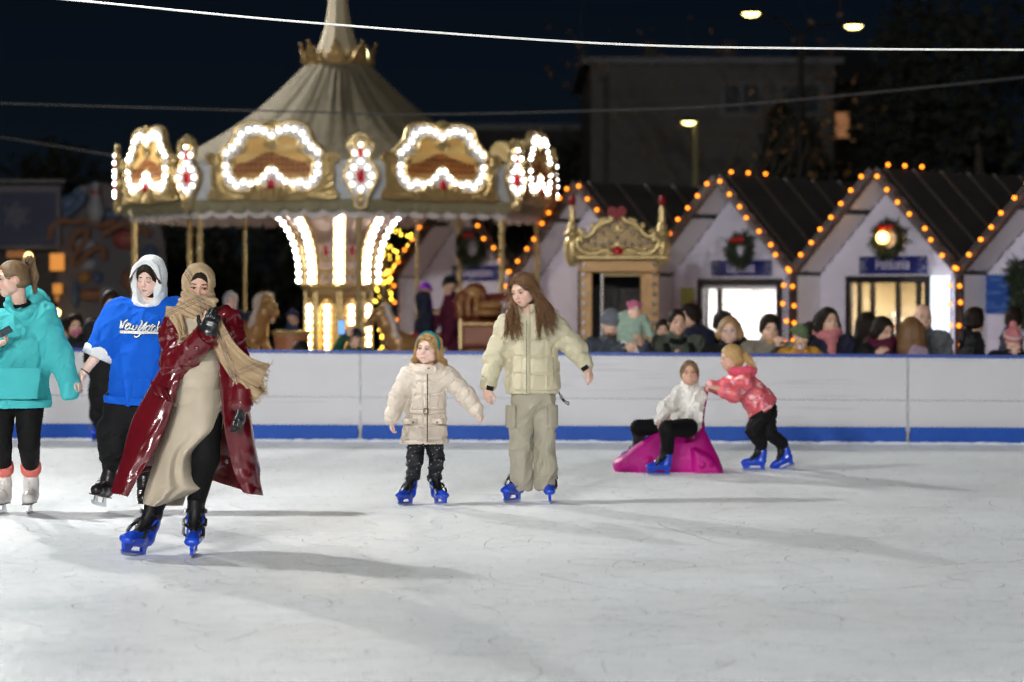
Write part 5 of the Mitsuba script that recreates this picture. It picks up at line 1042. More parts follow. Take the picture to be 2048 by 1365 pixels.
def woman():
    Y = 14.14; k = person('woman in an open burgundy patent coat with a checked beige scarf over her head'); P = lambda x, y, d=0: at(x, y, Y + d)
    H = Head(P(397, 572, -.05), 1.0, 8, 12, 4); S = Sdf(); H.build(S)
    nk = P(396, 632); sa, ea, wa = P(347, 652), P(350, 738, -.10), P(414, 672, -.27); sb, eb, wb = P(455, 642), P(474, 735, -.06), P(482, 812, -.15)
    S.cone(nk, H.w(0, -.02, -.08), .05, .048, .02); S.cone(sa, sb, .06, .06, .04); S.cone(P(400, 660), P(395, 790), .09, .10, .05, side=(1, 0, 0), ratio=1.25)
    S.chain([sa, ea, wa], [.045, .036, .026], .02); S.chain([sb, eb, wb], [.045, .036, .026], .02); hand(S, wa, V(.2, 0, 1), V(0, 1, 0), .165, 14, 8, 1); hand(S, wb, V(.05, -.1, -1), V(-1, .1, 0), .165, 20, 5, 1)
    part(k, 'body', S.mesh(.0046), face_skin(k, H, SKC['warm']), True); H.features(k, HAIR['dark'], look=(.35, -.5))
    S = Sdf(); H.cap(S, .006, .072, -.12); part(k, 'hair', S.mesh(.005, lambda v: H.streaks(v, .004, 60, 2, .3)), HAIR['dark'], True)
    # legs
    S = Sdf(); fa, fb = (onice(268, 1113), V(.30, .05, 1), V(-.42, -1, 0), .98), (onice(388, 1112), V(.02, .0, 1), V(.04, -1, 0), .98); aa, ab = shaft(*fa), shaft(*fb)
    ha, ka = P(378, 800), P(338, 930, .02); hb, kb = P(415, 800), P(412, 915, -.08)
    S.chain([ha, ka, aa], [.095, .066, .050], .03); S.chain([hb, kb, ab], [.098, .076, .048], .03); 
    part(k, 'leggings', S.mesh(.007), BLACKT, True)
    skate(k, *fa); skate(k, *fb)
    # dress: torso, front sheet with the slit, back sheet
    S = Sdf(); S.cone(P(398, 650, -.03), P(398, 700, -.06), .100, .098, .05, side=(1, 0, 0), ratio=1.15); S.chain([P(398, 700, -.06), P(396, 745, -.04), P(396, 800, -.02)], [.098, .112, .125], .05, side=(1, 0, 0), ratio=1.18)
    S.ell(P(376, 695, -.115), (.06, .05, .06), None, .05); S.ell(P(424, 692, -.115), (.06, .05, .06), None, .05); S.ell(P(398, 752, -.10), (.09, .06, .08), None, .06)
    zt = P(400, 780)[2]
    part(k, 'dress', S.mesh(.006, lambda v: folds(v, .010, 7, (1, 0, .35), .3, 4) * np.clip((zt + .22 - v[:, 2]) / .2, 0.1, 1)), DRESS, True, label='ribbed beige dress')
    rows = [(762, 344, 447), (790, 345, 449), (815, 338, 449), (840, 329, 447), (858, 323, 444), (868, 320, 438), (880, 316, 424), (892, 313, 409), (906, 310, 392), (922, 308, 384), (940, 303, 383), (955, 298, 387), (968, 294, 395), (978, 291, 407), (988, 289, 382), (998, 287, 355), (1007, 286, 330)]
    ry = np.linspace(762, 1007, 50); rl, rr = np.interp(ry, [r[0] for r in rows], [r[1] for r in rows]), np.interp(ry, [r[0] for r in rows], [r[2] for r in rows]); us = np.linspace(0, 1, 44); G = []
    for y, a, b in zip(ry, rl, rr):
        t = (y - 762) / 245; row = []
        for u in us:
            w = math.sin(math.pi * min(1, u * .92 + .04)); d = .06 - (.215 + .045 * t) * w ** .6 - .03 * u * t
            d += .030 * t * math.sin(9 * u + 5 * (1 - t) + 2.5 * u * u) * w + .012 * t * math.sin(21 * u + 3 * t)
            row.append(P(a + (b - a) * u, y + (6 * math.sin(3.1 * u) if y > 990 else 0), d))
        G.append(row)
    part(k, 'skirt_front', thick(np.array(G), .005), DRESS, True)
    G = [[P(350 + (445 - 350) * u - (1 - u) * (y - 762) * .22 - u * (y - 762) * .32, y, .06 + .10 * math.sin(math.pi * u) + .02 * math.sin(14 * u) * (y - 762) / 240) for u in np.linspace(0, 1, 26)] for y in np.linspace(762, 1012, 24)]
    part(k, 'skirt_back', thick(np.array(G), .005), DRESS, True)
    # coat: shoulders and sleeves
    S = Sdf(); S.cone(sa + V(.01, .03, -.01), sb + V(-.01, .03, -.01), .078, .078, .04); S.cone(P(400, 665, .05), P(402, 760, .05), .125, .14, .05, side=(1, 0, 0), ratio=1.22)
    S.poly([(P(x, y)[0], P(x, y)[2]) for x, y in ((392, 600), (425, 600), (431, 700), (445, 800), (350, 800), (372, 720), (380, 660))], V(0, Y - .25, 0), V(1, 0, 0), V(0, 0, 1), V(0, 1, 0), .33, .005, .01, 's'); S.cone(nk, nk + V(0, 0, .2), .085, .10, .02, op='s')
    S.chain([sa, ea, wa - unit(wa - ea) * .02], [.082, .076, .068], .035); S.chain([sb, eb, wb + V(0, 0, .02)], [.080, .070, .064], .035); bones = [(sa, ea), (ea, wa), (sb, eb), (eb, wb)]
    def dc(v):
        t, w = along(v, bones); return folds(v, .008, 8, (.8, .3, .5), .6, 3) + folds(v, .0045, 17, (.3, .5, .8), .6, 9) + .0035 * np.abs(np.sin(t * 34 + 6 * clumps(v, 6, 5)))
    S._plane(P(400, 768), V(0, 0, -1)) if False else None
    ct = part(k, 'coat', S.mesh(.0055, dc), VIN, True, label='burgundy patent coat')
    d = unit(wa - ea); cf = [wa - d * .13, wa - d * .08, wa - d * .02, wa + d * .012, wa + d * .008]; part(ct, 'cuff', tube(cf, [.072, .076, .080, .080, .066], 24, False), VIN); part(ct, 'button', ico(wa - d * .07 + V(-.01, -.078, -.03), .016, 2, (1, .5, 1)), VIN, True)
    part(ct, 'cuff', tube([wb + V(0, 0, .10), wb + V(0, 0, .02), wb + V(0, 0, .0)], [.066, .072, .071], 24, False), VIN)
    for q, (a, b) in enumerate((((372, 655), (366, 705)), ((433, 652), (448, 705)))): part(ct, 'lapel', thick([[P(a[0] + (b[0] - a[0]) * t + s * (1 - t) * (18 if q else -16) * 1.0, a[1] + (b[1] - a[1]) * t - 14 * s, -.15 - .01 * t + .05 * s) for s in np.linspace(0, 1, 5)] for t in np.linspace(0, 1, 8)], .008), VIN, True)
    L = np.array([[(371, 725, -.17), (345, 728, -.17), (322, 735, -.08), (330, 735, .08), (370, 735, .20), (430, 735, .20), (472, 732, .10), (480, 735, -.02), (462, 728, -.13), (436, 725, -.17)],
         [(353, 780, -.20), (325, 780, -.19), (296, 785, -.08), (305, 780, .10), (365, 780, .24), (440, 780, .24), (488, 780, .14), (490, 782, -.02), (468, 780, -.13), (442, 780, -.17)],
         [(333, 847, -.23), (298, 850, -.22), (264, 845, -.08), (290, 840, .12), (370, 840, .28), (450, 840, .28), (497, 840, .18), (500, 842, .0), (478, 840, -.10), (447, 840, -.14)],
         [(307, 905, -.26), (272, 907, -.24), (246, 912, -.08), (290, 895, .14), (375, 890, .32), (455, 895, .30), (506, 900, .20), (510, 905, .02), (490, 900, -.07), (456, 895, -.11)],
         [(279, 950, -.28), (252, 952, -.26), (232, 955, -.10), (285, 920, .16), (375, 920, .34), (450, 930, .32), (512, 945, .22), (517, 950, .05), (500, 948, -.04), (467, 944, -.08)],
         [(254, 993, -.29), (240, 988, -.27), (224, 982, -.12), (285, 944, .17), (375, 945, .35), (430, 962, .33), (485, 980, .24), (524, 990, .08), (508, 988, -.02), (485, 984, -.06)]], float)
    G = np.array([spline(r, 60) for r in L]); G = np.array([spline(G[:, i], 42) for i in range(60)]).transpose(1, 0, 2); ii, jj = np.meshgrid(np.arange(42), np.arange(60), indexing='ij')
    W = np.array([[P(*q) for q in r] for r in G]); cr = clumps(np.stack([jj * .22, ii * .05, 0 * ii], -1).reshape(-1, 3), 1.0, 4).reshape(42, 60); c2 = clumps(np.stack([jj * .5, ii * .35, 0 * ii], -1).reshape(-1, 3), 1.0, 8).reshape(42, 60)
    W[..., 1] += (.09 * cr * np.linspace(.4, 1, 42)[:, None] + .02 * c2); part(ct, 'coat_skirt', thick(W, .006), VIN, True)
    part(ct, 'hem_fold', thick(np.stack([W[-4] + V(0, -.004, 0), W[-1] + V(0, -.005, -.004)]), .006), VIN, True); part(ct, 'pocket_flap', thick([[P(302 + 34 * u + 6 * v, 762 + 26 * v + 16 * u, -.20 - .035 * math.sin(math.pi * u) - .03 * v) for u in np.linspace(0, 1, 7)] for v in (0, .3, .6, 1)], .008), VIN, True)
    # scarf
    S = Sdf(); S.ell(H.w(0, -.022, .020), V(.098, .116, .113), H.M, .02); S.ell(H.w(.004, .035, -.088), V(.102, .102, .054), H.M, .05); S.ell(H.w(-.01, .01, -.155), V(.115, .108, .062), H.M, .05); S.ell(H.w(.055, .05, -.062), V(.055, .07, .04), H.M, .03)
    S.ell(H.w(.004, .135, .026), V(.060, .115, .082), H.M, .012, 's'); S.cone(H.w(-.075, .10, -.028), H.w(.09, .11, -.075), .020, .022, .02); S.ell(nk + V(0, 0, -.05), (.07, .07, .05), None, .01, 's')
    def ds(v):
        l = H.local(v); lo = np.clip((-l[:, 2] + .01) / .06, 0, 1); t = l[:, 2] + .35 * l[:, 0]; return lo * .007 * np.sin(t * 190 + 8 * clumps(v, 7, 3)) + folds(v, .005, 14, (.9, .2, -.4), .3, 6) * (.4 + lo)
    sc = part(k, 'scarf', S.mesh(.005, ds), SCARF, True, label='beige checked scarf wrapped over the head and mouth')
    def tail(path, w0, w1, seed, n=34):
        p = spline(path, n); t = np.linspace(0, 1, n); dd = np.gradient(p, axis=0); s = np.cross(dd, V(.1, 1, 0)); s /= np.linalg.norm(s, axis=1, keepdims=True)
        G = np.array([[p[i] + s[i] * (w0 + (w1 - w0) * t[i]) * u + V(0, -.022 * math.sin(u * 5 + 4 * t[i] + seed) * t[i] - .012 * math.cos(u * 9 + seed), 0) for u in np.linspace(-1, 1, 13)] for i in range(n)])
        part(sc, 'tail', thick(G, .008), SCARF, True); g = np.random.default_rng(seed); fr = []
        for q in range(44):
            u = g.random() * 12; a = int(u); o = G[-1, a] * (1 - u + a) + G[-1, min(a + 1, 12)] * (u - a); e = unit(dd[-1] + .35 * g.normal(size=3) * V(1, .5, 1)) * (.025 + .02 * g.random()); fr.append(tube([o, o + e * .5 + .003 * g.normal(size=3), o + e], [.0022, .002, .0012], 4, False))
        part(sc, 'fringe', cat(fr), SCARF, True, kind='stuff')
    tail([P(424, 640, -.20), P(436, 668, -.24), P(456, 702, -.26), P(486, 732, -.24), P(512, 746, -.22), P(528, 752, -.20)], .050, .072, 3); tail([P(432, 655, -.17), P(448, 700, -.20), P(472, 738, -.20), P(498, 768, -.18), P(520, 790, -.16)], .05, .060, 5)
    tail([P(352, 625, -.05), P(352, 632, -.10), P(360, 650, -.15), P(367, 672, -.17)], .05, .018, 8, 16); G = [[P(333 + 34 * u - 3 * v, 612 + 4 * u + 22 * v, -.06 - .05 * u) for u in np.linspace(0, 1, 9)] for v in np.linspace(0, 1, 6)]; part(sc, 'corner', thick(G, .008), SCARF, True)
    # gloves
    S = Sdf(); hand(S, wa + d * .0 + V(.0, -.012, .0), V(.30, -.02, 1), V(.10, 1, 0), .182, [16, 16, 18, 22], 0, 1, 58, fat=1.22); S.cone(wa - V(.01, -.01, .05), wa, .040, .034, .02); part(k, 'glove', S.mesh(.004), GLOVE, True)
    S = Sdf(); hand(S, wb + V(0, -.01, -.01), V(.05, -.15, -1), V(-.9, .3, 0), .175, 26, 4, -1, 30, fat=1.14); S.cone(wb + V(0, 0, .04), wb, .036, .032, .02); part(k, 'glove', S.mesh(.004), GLOVE, True)
woman()
# ---------------------------------------------------------------- the other skaters
HOODT = cloth('hoodie_turquoise', (.055, .42, .44), (.075, .48, .50), 6, .9, 240, .0009, 5); HOODB = cloth('sweat_blue', (.004, .085, .52), (.008, .12, .62), 6, .88, 240, .0009, 4); WHITEC = cloth('white_cotton', (.66, .70, .72), (.74, .77, .78), 8, .9, 240, .0007, 3)
CORAL = cloth('coral_wool', (.60, .14, .12), (.74, .22, .18), 40, .95, 160, .003, 2); PHONEM = mat('phone_glass', (.02, .022, .03), .12)
def ring_tube(c, u, f, rx, ry, r, n=28, tilt=0.0, a0=0, a1=2 * np.pi, flat=None):
    """a band round c: u = its axis, f = forward"""
    u = unit(u); f = unit(np.asarray(f, float) - u * (np.asarray(f, float) @ u)); x = np.cross(f, u)
    return tube([c + x * rx * math.sin(a) + f * ry * math.cos(a) + u * tilt * math.cos(a) for a in np.linspace(a0, a1, n)], r, 8, True, flat)
def girl_turquoise():
    Y = 16.65; P = lambda x, y, d=0: at(x, y, Y + d); k = person('young woman in a loose turquoise hoodie with a ponytail and glasses looking at her left')
    H = Head(P(24, 558, -.02), 1.02, -62, 6, -4); S = Sdf(); H.build(S); nk = P(38, 600)
    sa, ea, wa = P(-30, 640), P(-46, 705, -.12), P(-10, 690, -.24); sb, eb, wb = P(84, 634), P(116, 712), P(140, 772, -.04)
    S.cone(nk + V(0, .02, -.03), H.w(0, -.03, -.08), .052, .05, .02); S.cone(sa, sb, .06, .06, .04); S.cone(P(26, 650), P(30, 770), .1, .11, .05, side=(1, 0, 0), ratio=1.3); S.chain([sa, ea, wa], [.045, .036, .026], .02); S.chain([sb, eb, wb], [.045, .036, .027], .02)
    hand(S, wa, V(.9, -.25, .22), V(-.1, -.4, .9), .165, 38, 4, 1, 35); hand(S, wb + V(.02, -.01, .05), V(.6, -.1, -.5), V(-.5, .2, -.6), .14, 40, 4, -1)
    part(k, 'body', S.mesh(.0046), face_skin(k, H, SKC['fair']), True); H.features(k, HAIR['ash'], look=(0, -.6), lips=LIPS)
    S = Sdf(); H.cap(S, .009, .086, -.045); [S.ell(H.w(q_ * .085, .012, -.030), V(.030, .040, .050), H.M, .008, 's') for q_ in (-1, 1)]; S.ell(H.w(0, -.105, .075), V(.030, .03, .03), H.M, .015); part(k, 'hair', S.mesh(.0045, lambda v: H.streaks(v, .003, 46, 2)), HAIR['ash'], True)
    g = np.random.default_rng(4); base = H.w(0, -.11, .085); ls = []
    for i in range(190):
        o = base + .014 * g.normal(size=3); ls.append(lock([o, P(58 + 5 * g.normal(), 520 + 4 * g.normal(), .05), P(66 + 4 * g.normal(), 548, .07), P(66 + 8 * g.random(), 572 + 20 * g.random(), .06 + .03 * g.random())], .0034, 16, .006, 1.5, g.random() * 6))
    part(k, 'ponytail', cat(ls), HAIR['ash'], True, kind='stuff'); part(k, 'hair_tie', ring_tube(base, H.w(0, -.2, .12) - H.o, V(1, 0, 0), .024, .024, .008), BLACKC)
    gl = []
    for x in (-1, 1): gl.append(tube([H.w(x * .033 + .026 * math.cos(t), .106 - .006 * abs(math.cos(t)), .002 + .021 * math.sin(t)) for t in np.linspace(0, 2 * np.pi, 21)], .0014, 5)); gl.append(tube([H.w(x * .059, .104, .006), H.w(x * .074, .06, .010), H.w(x * .077, -.01, .006)], .0014, 5))
    gl.append(tube([H.w(-.008, .106, .006), H.w(.008, .106, .006)], .0014, 5)); part(k, 'glasses', cat(gl), BUCK, True, label='thin wire glasses', kind='stuff'); part(k, 'earring', ico(H.w(.079, .0, -.045), .006, 1), BUCK)
    S = Sdf(); S.cone(sa + V(.04, 0, -.01), sb + V(-.03, 0, -.01), .088, .088, .05); S.cone(P(28, 665), P(30, 800), .155, .175, .07, side=(1, 0, 0), ratio=1.36); S.chain([sa, ea, wa - unit(wa - ea) * .05], [.10, .10, .07], .05); S.chain([sb, eb, wb + V(.0, 0, .0)], [.102, .095, .074], .045); S.cone(wb + V(-.01, 0, 0), wb + V(.0, -.01, -.085), .070, .060, .03, capb=True); S._plane(P(30, 812), V(0, 0, -1)); S.ell(P(44, 592), (.075, .085, .05), None, .01, 's')
    zp = P(0, 735)[2]
    def dh(v): return folds(v, .012, 5, (.15, 0, 1), .3, 3) + folds(v, .006, 12, (.5, 0, .8), .45, 5) - .008 * seam(np.hypot(v[:, 0] - P(92, 0)[0] - .25 * (v[:, 2] - P(0, 690)[2]), 0 * v[:, 0]), .010) * (v[:, 2] > P(0, 750)[2]) * (v[:, 2] < P(0, 650)[2])
    hd = part(k, 'hoodie', S.mesh(.006, dh), HOODT, True, label='loose turquoise hooded sweatshirt')
    part(hd, 'hem_band', sheet([[P(30, y) + V(.245 * r * math.sin(a), -.18 * r * math.cos(a), 0) for a in np.linspace(0, 2 * np.pi, 60)] for y, r in ((799, 1.0), (800, 1.03), (806, 1.035), (814, 1.02), (815, .99))]), HOODT, True)
    S = Sdf(); c = P(48, 612); L = [c + V(.112 * math.sin(a), -.135 * math.cos(a) + .03, .01 + .075 * max(0, -math.cos(a)) - .085 * max(0, math.cos(a)) ** 3) for a in np.linspace(0, 2 * np.pi, 30)]; S.chain(L, [.020 + .026 * max(0, -math.cos(a)) for a in np.linspace(0, 2 * np.pi, 30)], .03); S.ell(c + V(.03, .12, .0), (.13, .08, .10), None, .05); S.ell(c + V(-.03, .0, .10), (.085, .10, .09), None, .02, 's')
    part(hd, 'hood', S.mesh(.006, lambda v: folds(v, .006, 9, (1, 0, .2), .4, 2)), HOODT, True)
    part(k, 'undershirt', ring_tube(P(41, 608), V(-.1, -.3, 1), V(0, -1, 0), .058, .062, .012), BLACKC)
    G = [[P(-12 + 86 * u - (8 - 16 * u) * (1 - v), 736 + 62 * v, -.205 - .035 * math.sin(math.pi * (u * .8 + .1)) + .014 * v) for u in np.linspace(0, 1, 11)] for v in np.linspace(0, 1, 7)]; part(hd, 'pocket', thick(G, .012), HOODT, True)
    fa, fb = (onice(2, 1028), V(-.02, .02, 1), V(-.12, -1, 0), .98, 'white'), (onice(60, 1026), V(-.01, .02, 1), V(.06, -1, 0), .98, 'white'); aa, ab = shaft(*fa[:4], .30), shaft(*fb[:4], .30); ha, hb = P(2, 800), P(58, 800)
    S = Sdf(); S.cone(P(10, 798), P(52, 798), .11, .11, .03); S.chain([ha, P(2, 890, -.03), aa], [.105, .072, .052], .02); S.chain([hb, P(58, 890, -.03), ab], [.105, .074, .054], .008); part(k, 'leggings', S.mesh(.007, lambda v: folds(v, .003, 14, (1, 0, .3), .4, 2)), BLACKT, True)
    for f, a, kk in ((fa, aa, P(2, 890, -.03)), (fb, ab, P(58, 890, -.03))): skate(k, *f); d = unit(kk - a); part(k, 'leg_warmer', tube([a - d * .01, a, a + d * .03, a + d * .06, a + d * .075, a + d * .07], [.058, .070, .073, .071, .066, .05], 20, False), CORAL, True)
    ph = thing('phone', 'dark smartphone held up by the woman in the turquoise hoodie', 'phone'); M = frame(P(9, 664, -.36), unit(V(.62, -.3, .28)), unit(V(-.2, -.75, .5)), unit(np.cross(V(.62, -.3, .28), V(-.2, -.75, .5)))); part(ph, 'case', xf(rbox((-.06, -.036, -.005), (.06, .036, .004), .004), M), PHONEM, 40); part(ph, 'camera', xf(rbox((.026, -.004, -.008), (.052, .028, -.003), .003), M), BUCK, 40); part(ph, 'screen', xf(box((-.057, -.033, .0042), (.057, .033, .0048)), M), mat('phone_screen', (.05, .06, .08), .1), False)
girl_turquoise()

def girl_blue():
    Y = 16.75; P = lambda x, y, d=0: at(x, y, Y + d); k = person('young woman in an oversized blue sweatshirt with white lettering and a white hood')
    H = Head(P(298, 556, -.05), 1.0, -14, 16, 5); S = Sdf(); H.build(S, eyes=False); nk = P(297, 604)
    sa, ea, wa = P(236, 632), P(202, 700, -.03), P(166, 748, -.08); sb, eb, wb = P(350, 630), P(372, 700), P(375, 760)
    S.cone(nk + V(0, .02, -.03), H.w(0, -.02, -.08), .050, .048, .02); S.cone(sa, sb, .06, .06, .04); S.cone(P(288, 650), P(272, 800), .1, .11, .05, side=(1, 0, 0), ratio=1.3); S.chain([sa, ea, wa], [.05, .042, .028], .02); S.chain([sb, eb, wb], [.045, .036, .027], .02); hand(S, wa, V(-.55, -.05, -1), V(.8, .3, -.4), .165, 30, 4, 1)
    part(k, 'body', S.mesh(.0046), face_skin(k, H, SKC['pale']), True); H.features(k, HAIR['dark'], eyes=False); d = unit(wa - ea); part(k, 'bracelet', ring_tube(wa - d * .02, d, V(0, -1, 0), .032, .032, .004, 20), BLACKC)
    S = Sdf(); H.cap(S, .013, .072, -.15); part(k, 'hair', S.mesh(.0048, lambda v: H.streaks(v, .003, 46, 2)), HAIR['dark'], True)
    g = np.random.default_rng(9); part(k, 'loose_strands', cat([lock([H.w(s * .05, .06, .09), H.w(s * .085, .085, .04), H.w(s * (.10 + .03 * g.random()), .06, -.01 - .05 * g.random())], .0022, 10, .003, 1, g.random() * 6) for s in (-1, 1) for _ in range(16)]), HAIR['chest'], True, kind='stuff')
    S = Sdf(); S.ell(H.w(0, -.03, .022), V(.112, .135, .128), H.M, .02); S.ell(H.w(0, -.01, -.10), V(.125, .115, .10), H.M, .05); S.ell(H.w(0, .0, -.165), V(.12, .12, .05), H.M, .03); S.chain([H.w(.094 * math.sin(a) * (1.12 if math.cos(a) < 0 else 1), .055 - .012 * math.cos(a), .012 + (.124 if math.cos(a) > 0 else .172) * math.cos(a)) for a in np.linspace(0, 2 * np.pi, 33)], [.014] * 33, .012); S.ell(H.w(0, .10, .010), V(.081, .15, .101), H.M, .010, 's'); S.ell(H.w(0, .10, -.085), V(.066, .12, .078), H.M, .012, 's')
    part(k, 'hood', S.mesh(.0055, lambda v: folds(v, .005, 9, (.2, .3, 1), .35, 4)), WHITEC, True, label='white hood pulled over the head')
    S = Sdf(); S.cone(sa + V(.03, 0, -.0), sb + V(-.03, 0, -.0), .098, .098, .06); S.cone(P(292, 660), P(271, 795), .148, .162, .07, side=(1, 0, 0), ratio=1.28); S.chain([sa + V(.02, 0, 0), P(203, 702, -.03)], [.115, .115], .05, capb=True); S.chain([sb, eb, P(378, 730)], [.115, .11, .10], .05); S._plane(P(268, 808), V(-.06, 0, -1)); S.ell(nk + V(0, -.02, .01), (.088, .10, .07), None, .01, 's')
    sm = S.mesh(.006, lambda v: folds(v, .014, 5, (.10, 0, 1), .28, 3) + folds(v, .006, 13, (.5, 0, .8), .45, 5)); sw = part(k, 'sweatshirt', sm, HOODB, True, label='oversized blue sweatshirt'); d = unit(V(*(P(203, 702, -.03) - sa)))
    part(sw, 'cuff', tube([P(203, 702, -.03) - d * .02, P(203, 702, -.03) + d * .0, P(203, 702, -.03) + d * .055, P(203, 702, -.03) + d * .06, P(203, 702, -.03) + d * .02], [.108, .124, .120, .108, .098], 24, False), WHITEC, True)
    part(sw, 'hem_band', sheet([[P(270, y) + V(.212 * r * math.sin(a), -.168 * r * math.cos(a), -.014 * math.sin(a)) for a in np.linspace(0, 2 * np.pi, 60)] for y, r in ((793, 1.0), (794, 1.02), (801, 1.03), (808, 1.02), (809, .98))]), HOODB, True)
    # lettering laid on the cloth: strokes measured on the photograph (15.75 x), each put just in front of the cloth under it
    fv = sm[0][sm[0][:, 1] < Y - .05]; from_ = __import__('scipy.spatial', fromlist=['cKDTree']).cKDTree(fv[:, [0, 2]])
    def lay(pts, lift, n=14, lin=False):
        q = np.array([P(220 + a / 15.75, 640 + b / 15.75) for a, b in (pts if lin else spline(pts, n))]); _, i = from_.query(q[:, [0, 2]], k=6); q[:, 1] = fv[i, 1].min(1) - lift; return q
    ST = [[(440, 20), (425, 140), (408, 262)], [(445, 20), (460, 140), (470, 262)], [(470, 262), (540, 90), (645, -10)], [(580, 225), (690, 140), (700, 100), (640, 112), (575, 205), (585, 285), (650, 285), (715, 240)], [(765, 120), (720, 230), (735, 292), (800, 255), (855, 165)], [(855, 165), (815, 260), (835, 308), (905, 285), (965, 195), (950, 145)],
          [(1080, 15), (1128, 45), (1100, 160), (1020, 260), (1005, 335), (1060, 318), (1180, 180), (1290, 62)], [(1290, 62), (1200, 240), (1085, 430), (1000, 515), (925, 538), (880, 485)], [(1355, 172), (1275, 200), (1222, 300), (1262, 342), (1340, 280), (1370, 195), (1335, 165)], [(1400, 352), (1440, 240), (1420, 175), (1470, 135)], [(1440, 245), (1490, 200), (1555, 190)], [(1640, 40), (1590, 220), (1550, 380)], [(1700, 190), (1590, 275), (1690, 370)], [(1400, 352), (1480, 360), (1560, 240)]]
    for wd, lift, m, nm in ((.0085, .004, BLACKC, 'letter_outline'), (.0058, .0085, WHITEC, 'lettering')):
        part(sw, nm, cat(*[tube(lay(s, lift), wd, 6, True, (1, 1)) for s in ST], *[tube(lay([(405, y), (700, y + 12), (1000, y + 18), (1300, y + 18 + (390 - y) * .2), (1700, y + 30 + (390 - y) * .6)], lift, 20), wd * 1.0, 6) for y in (345, 372, 398)]), m, True, kind='stuff', label='white script lettering reading New York' if nm == 'lettering' else None)
    fa, fb = (P(199, 1012, .05), V(.16, .15, 1), V(-.25, -.8, -.55), .98, 'black'), (onice(288, 1024), V(.0, .02, 1), V(.1, -1, 0), .98, 'black'); aa, ab = shaft(*fa[:4], .30), shaft(*fb[:4], .30)
    S = Sdf(); S.cone(P(262, 800), P(262, 826), .12, .11, .04, side=(1, 0, 0), ratio=1.5); S.chain([P(240, 828), P(228, 890, -.04), aa + V(0, 0, .03)], [.115, .095, .080], .03); S.chain([P(288, 828), P(288, 900, -.04), ab + V(0, 0, .03)], [.115, .095, .080], .006); S.ell(P(207, 862, -.03), (.045, .07, .085), None, .03)
    part(k, 'trousers', S.mesh(.007, lambda v: folds(v, .014, 8, (.9, 0, .4), .5, 5) * np.clip((.75 - v[:, 2]) * 3, .3, 1)), BLACKC, True, label='black cargo trousers'); skate(k, *fa); skate(k, *fb)
girl_blue()

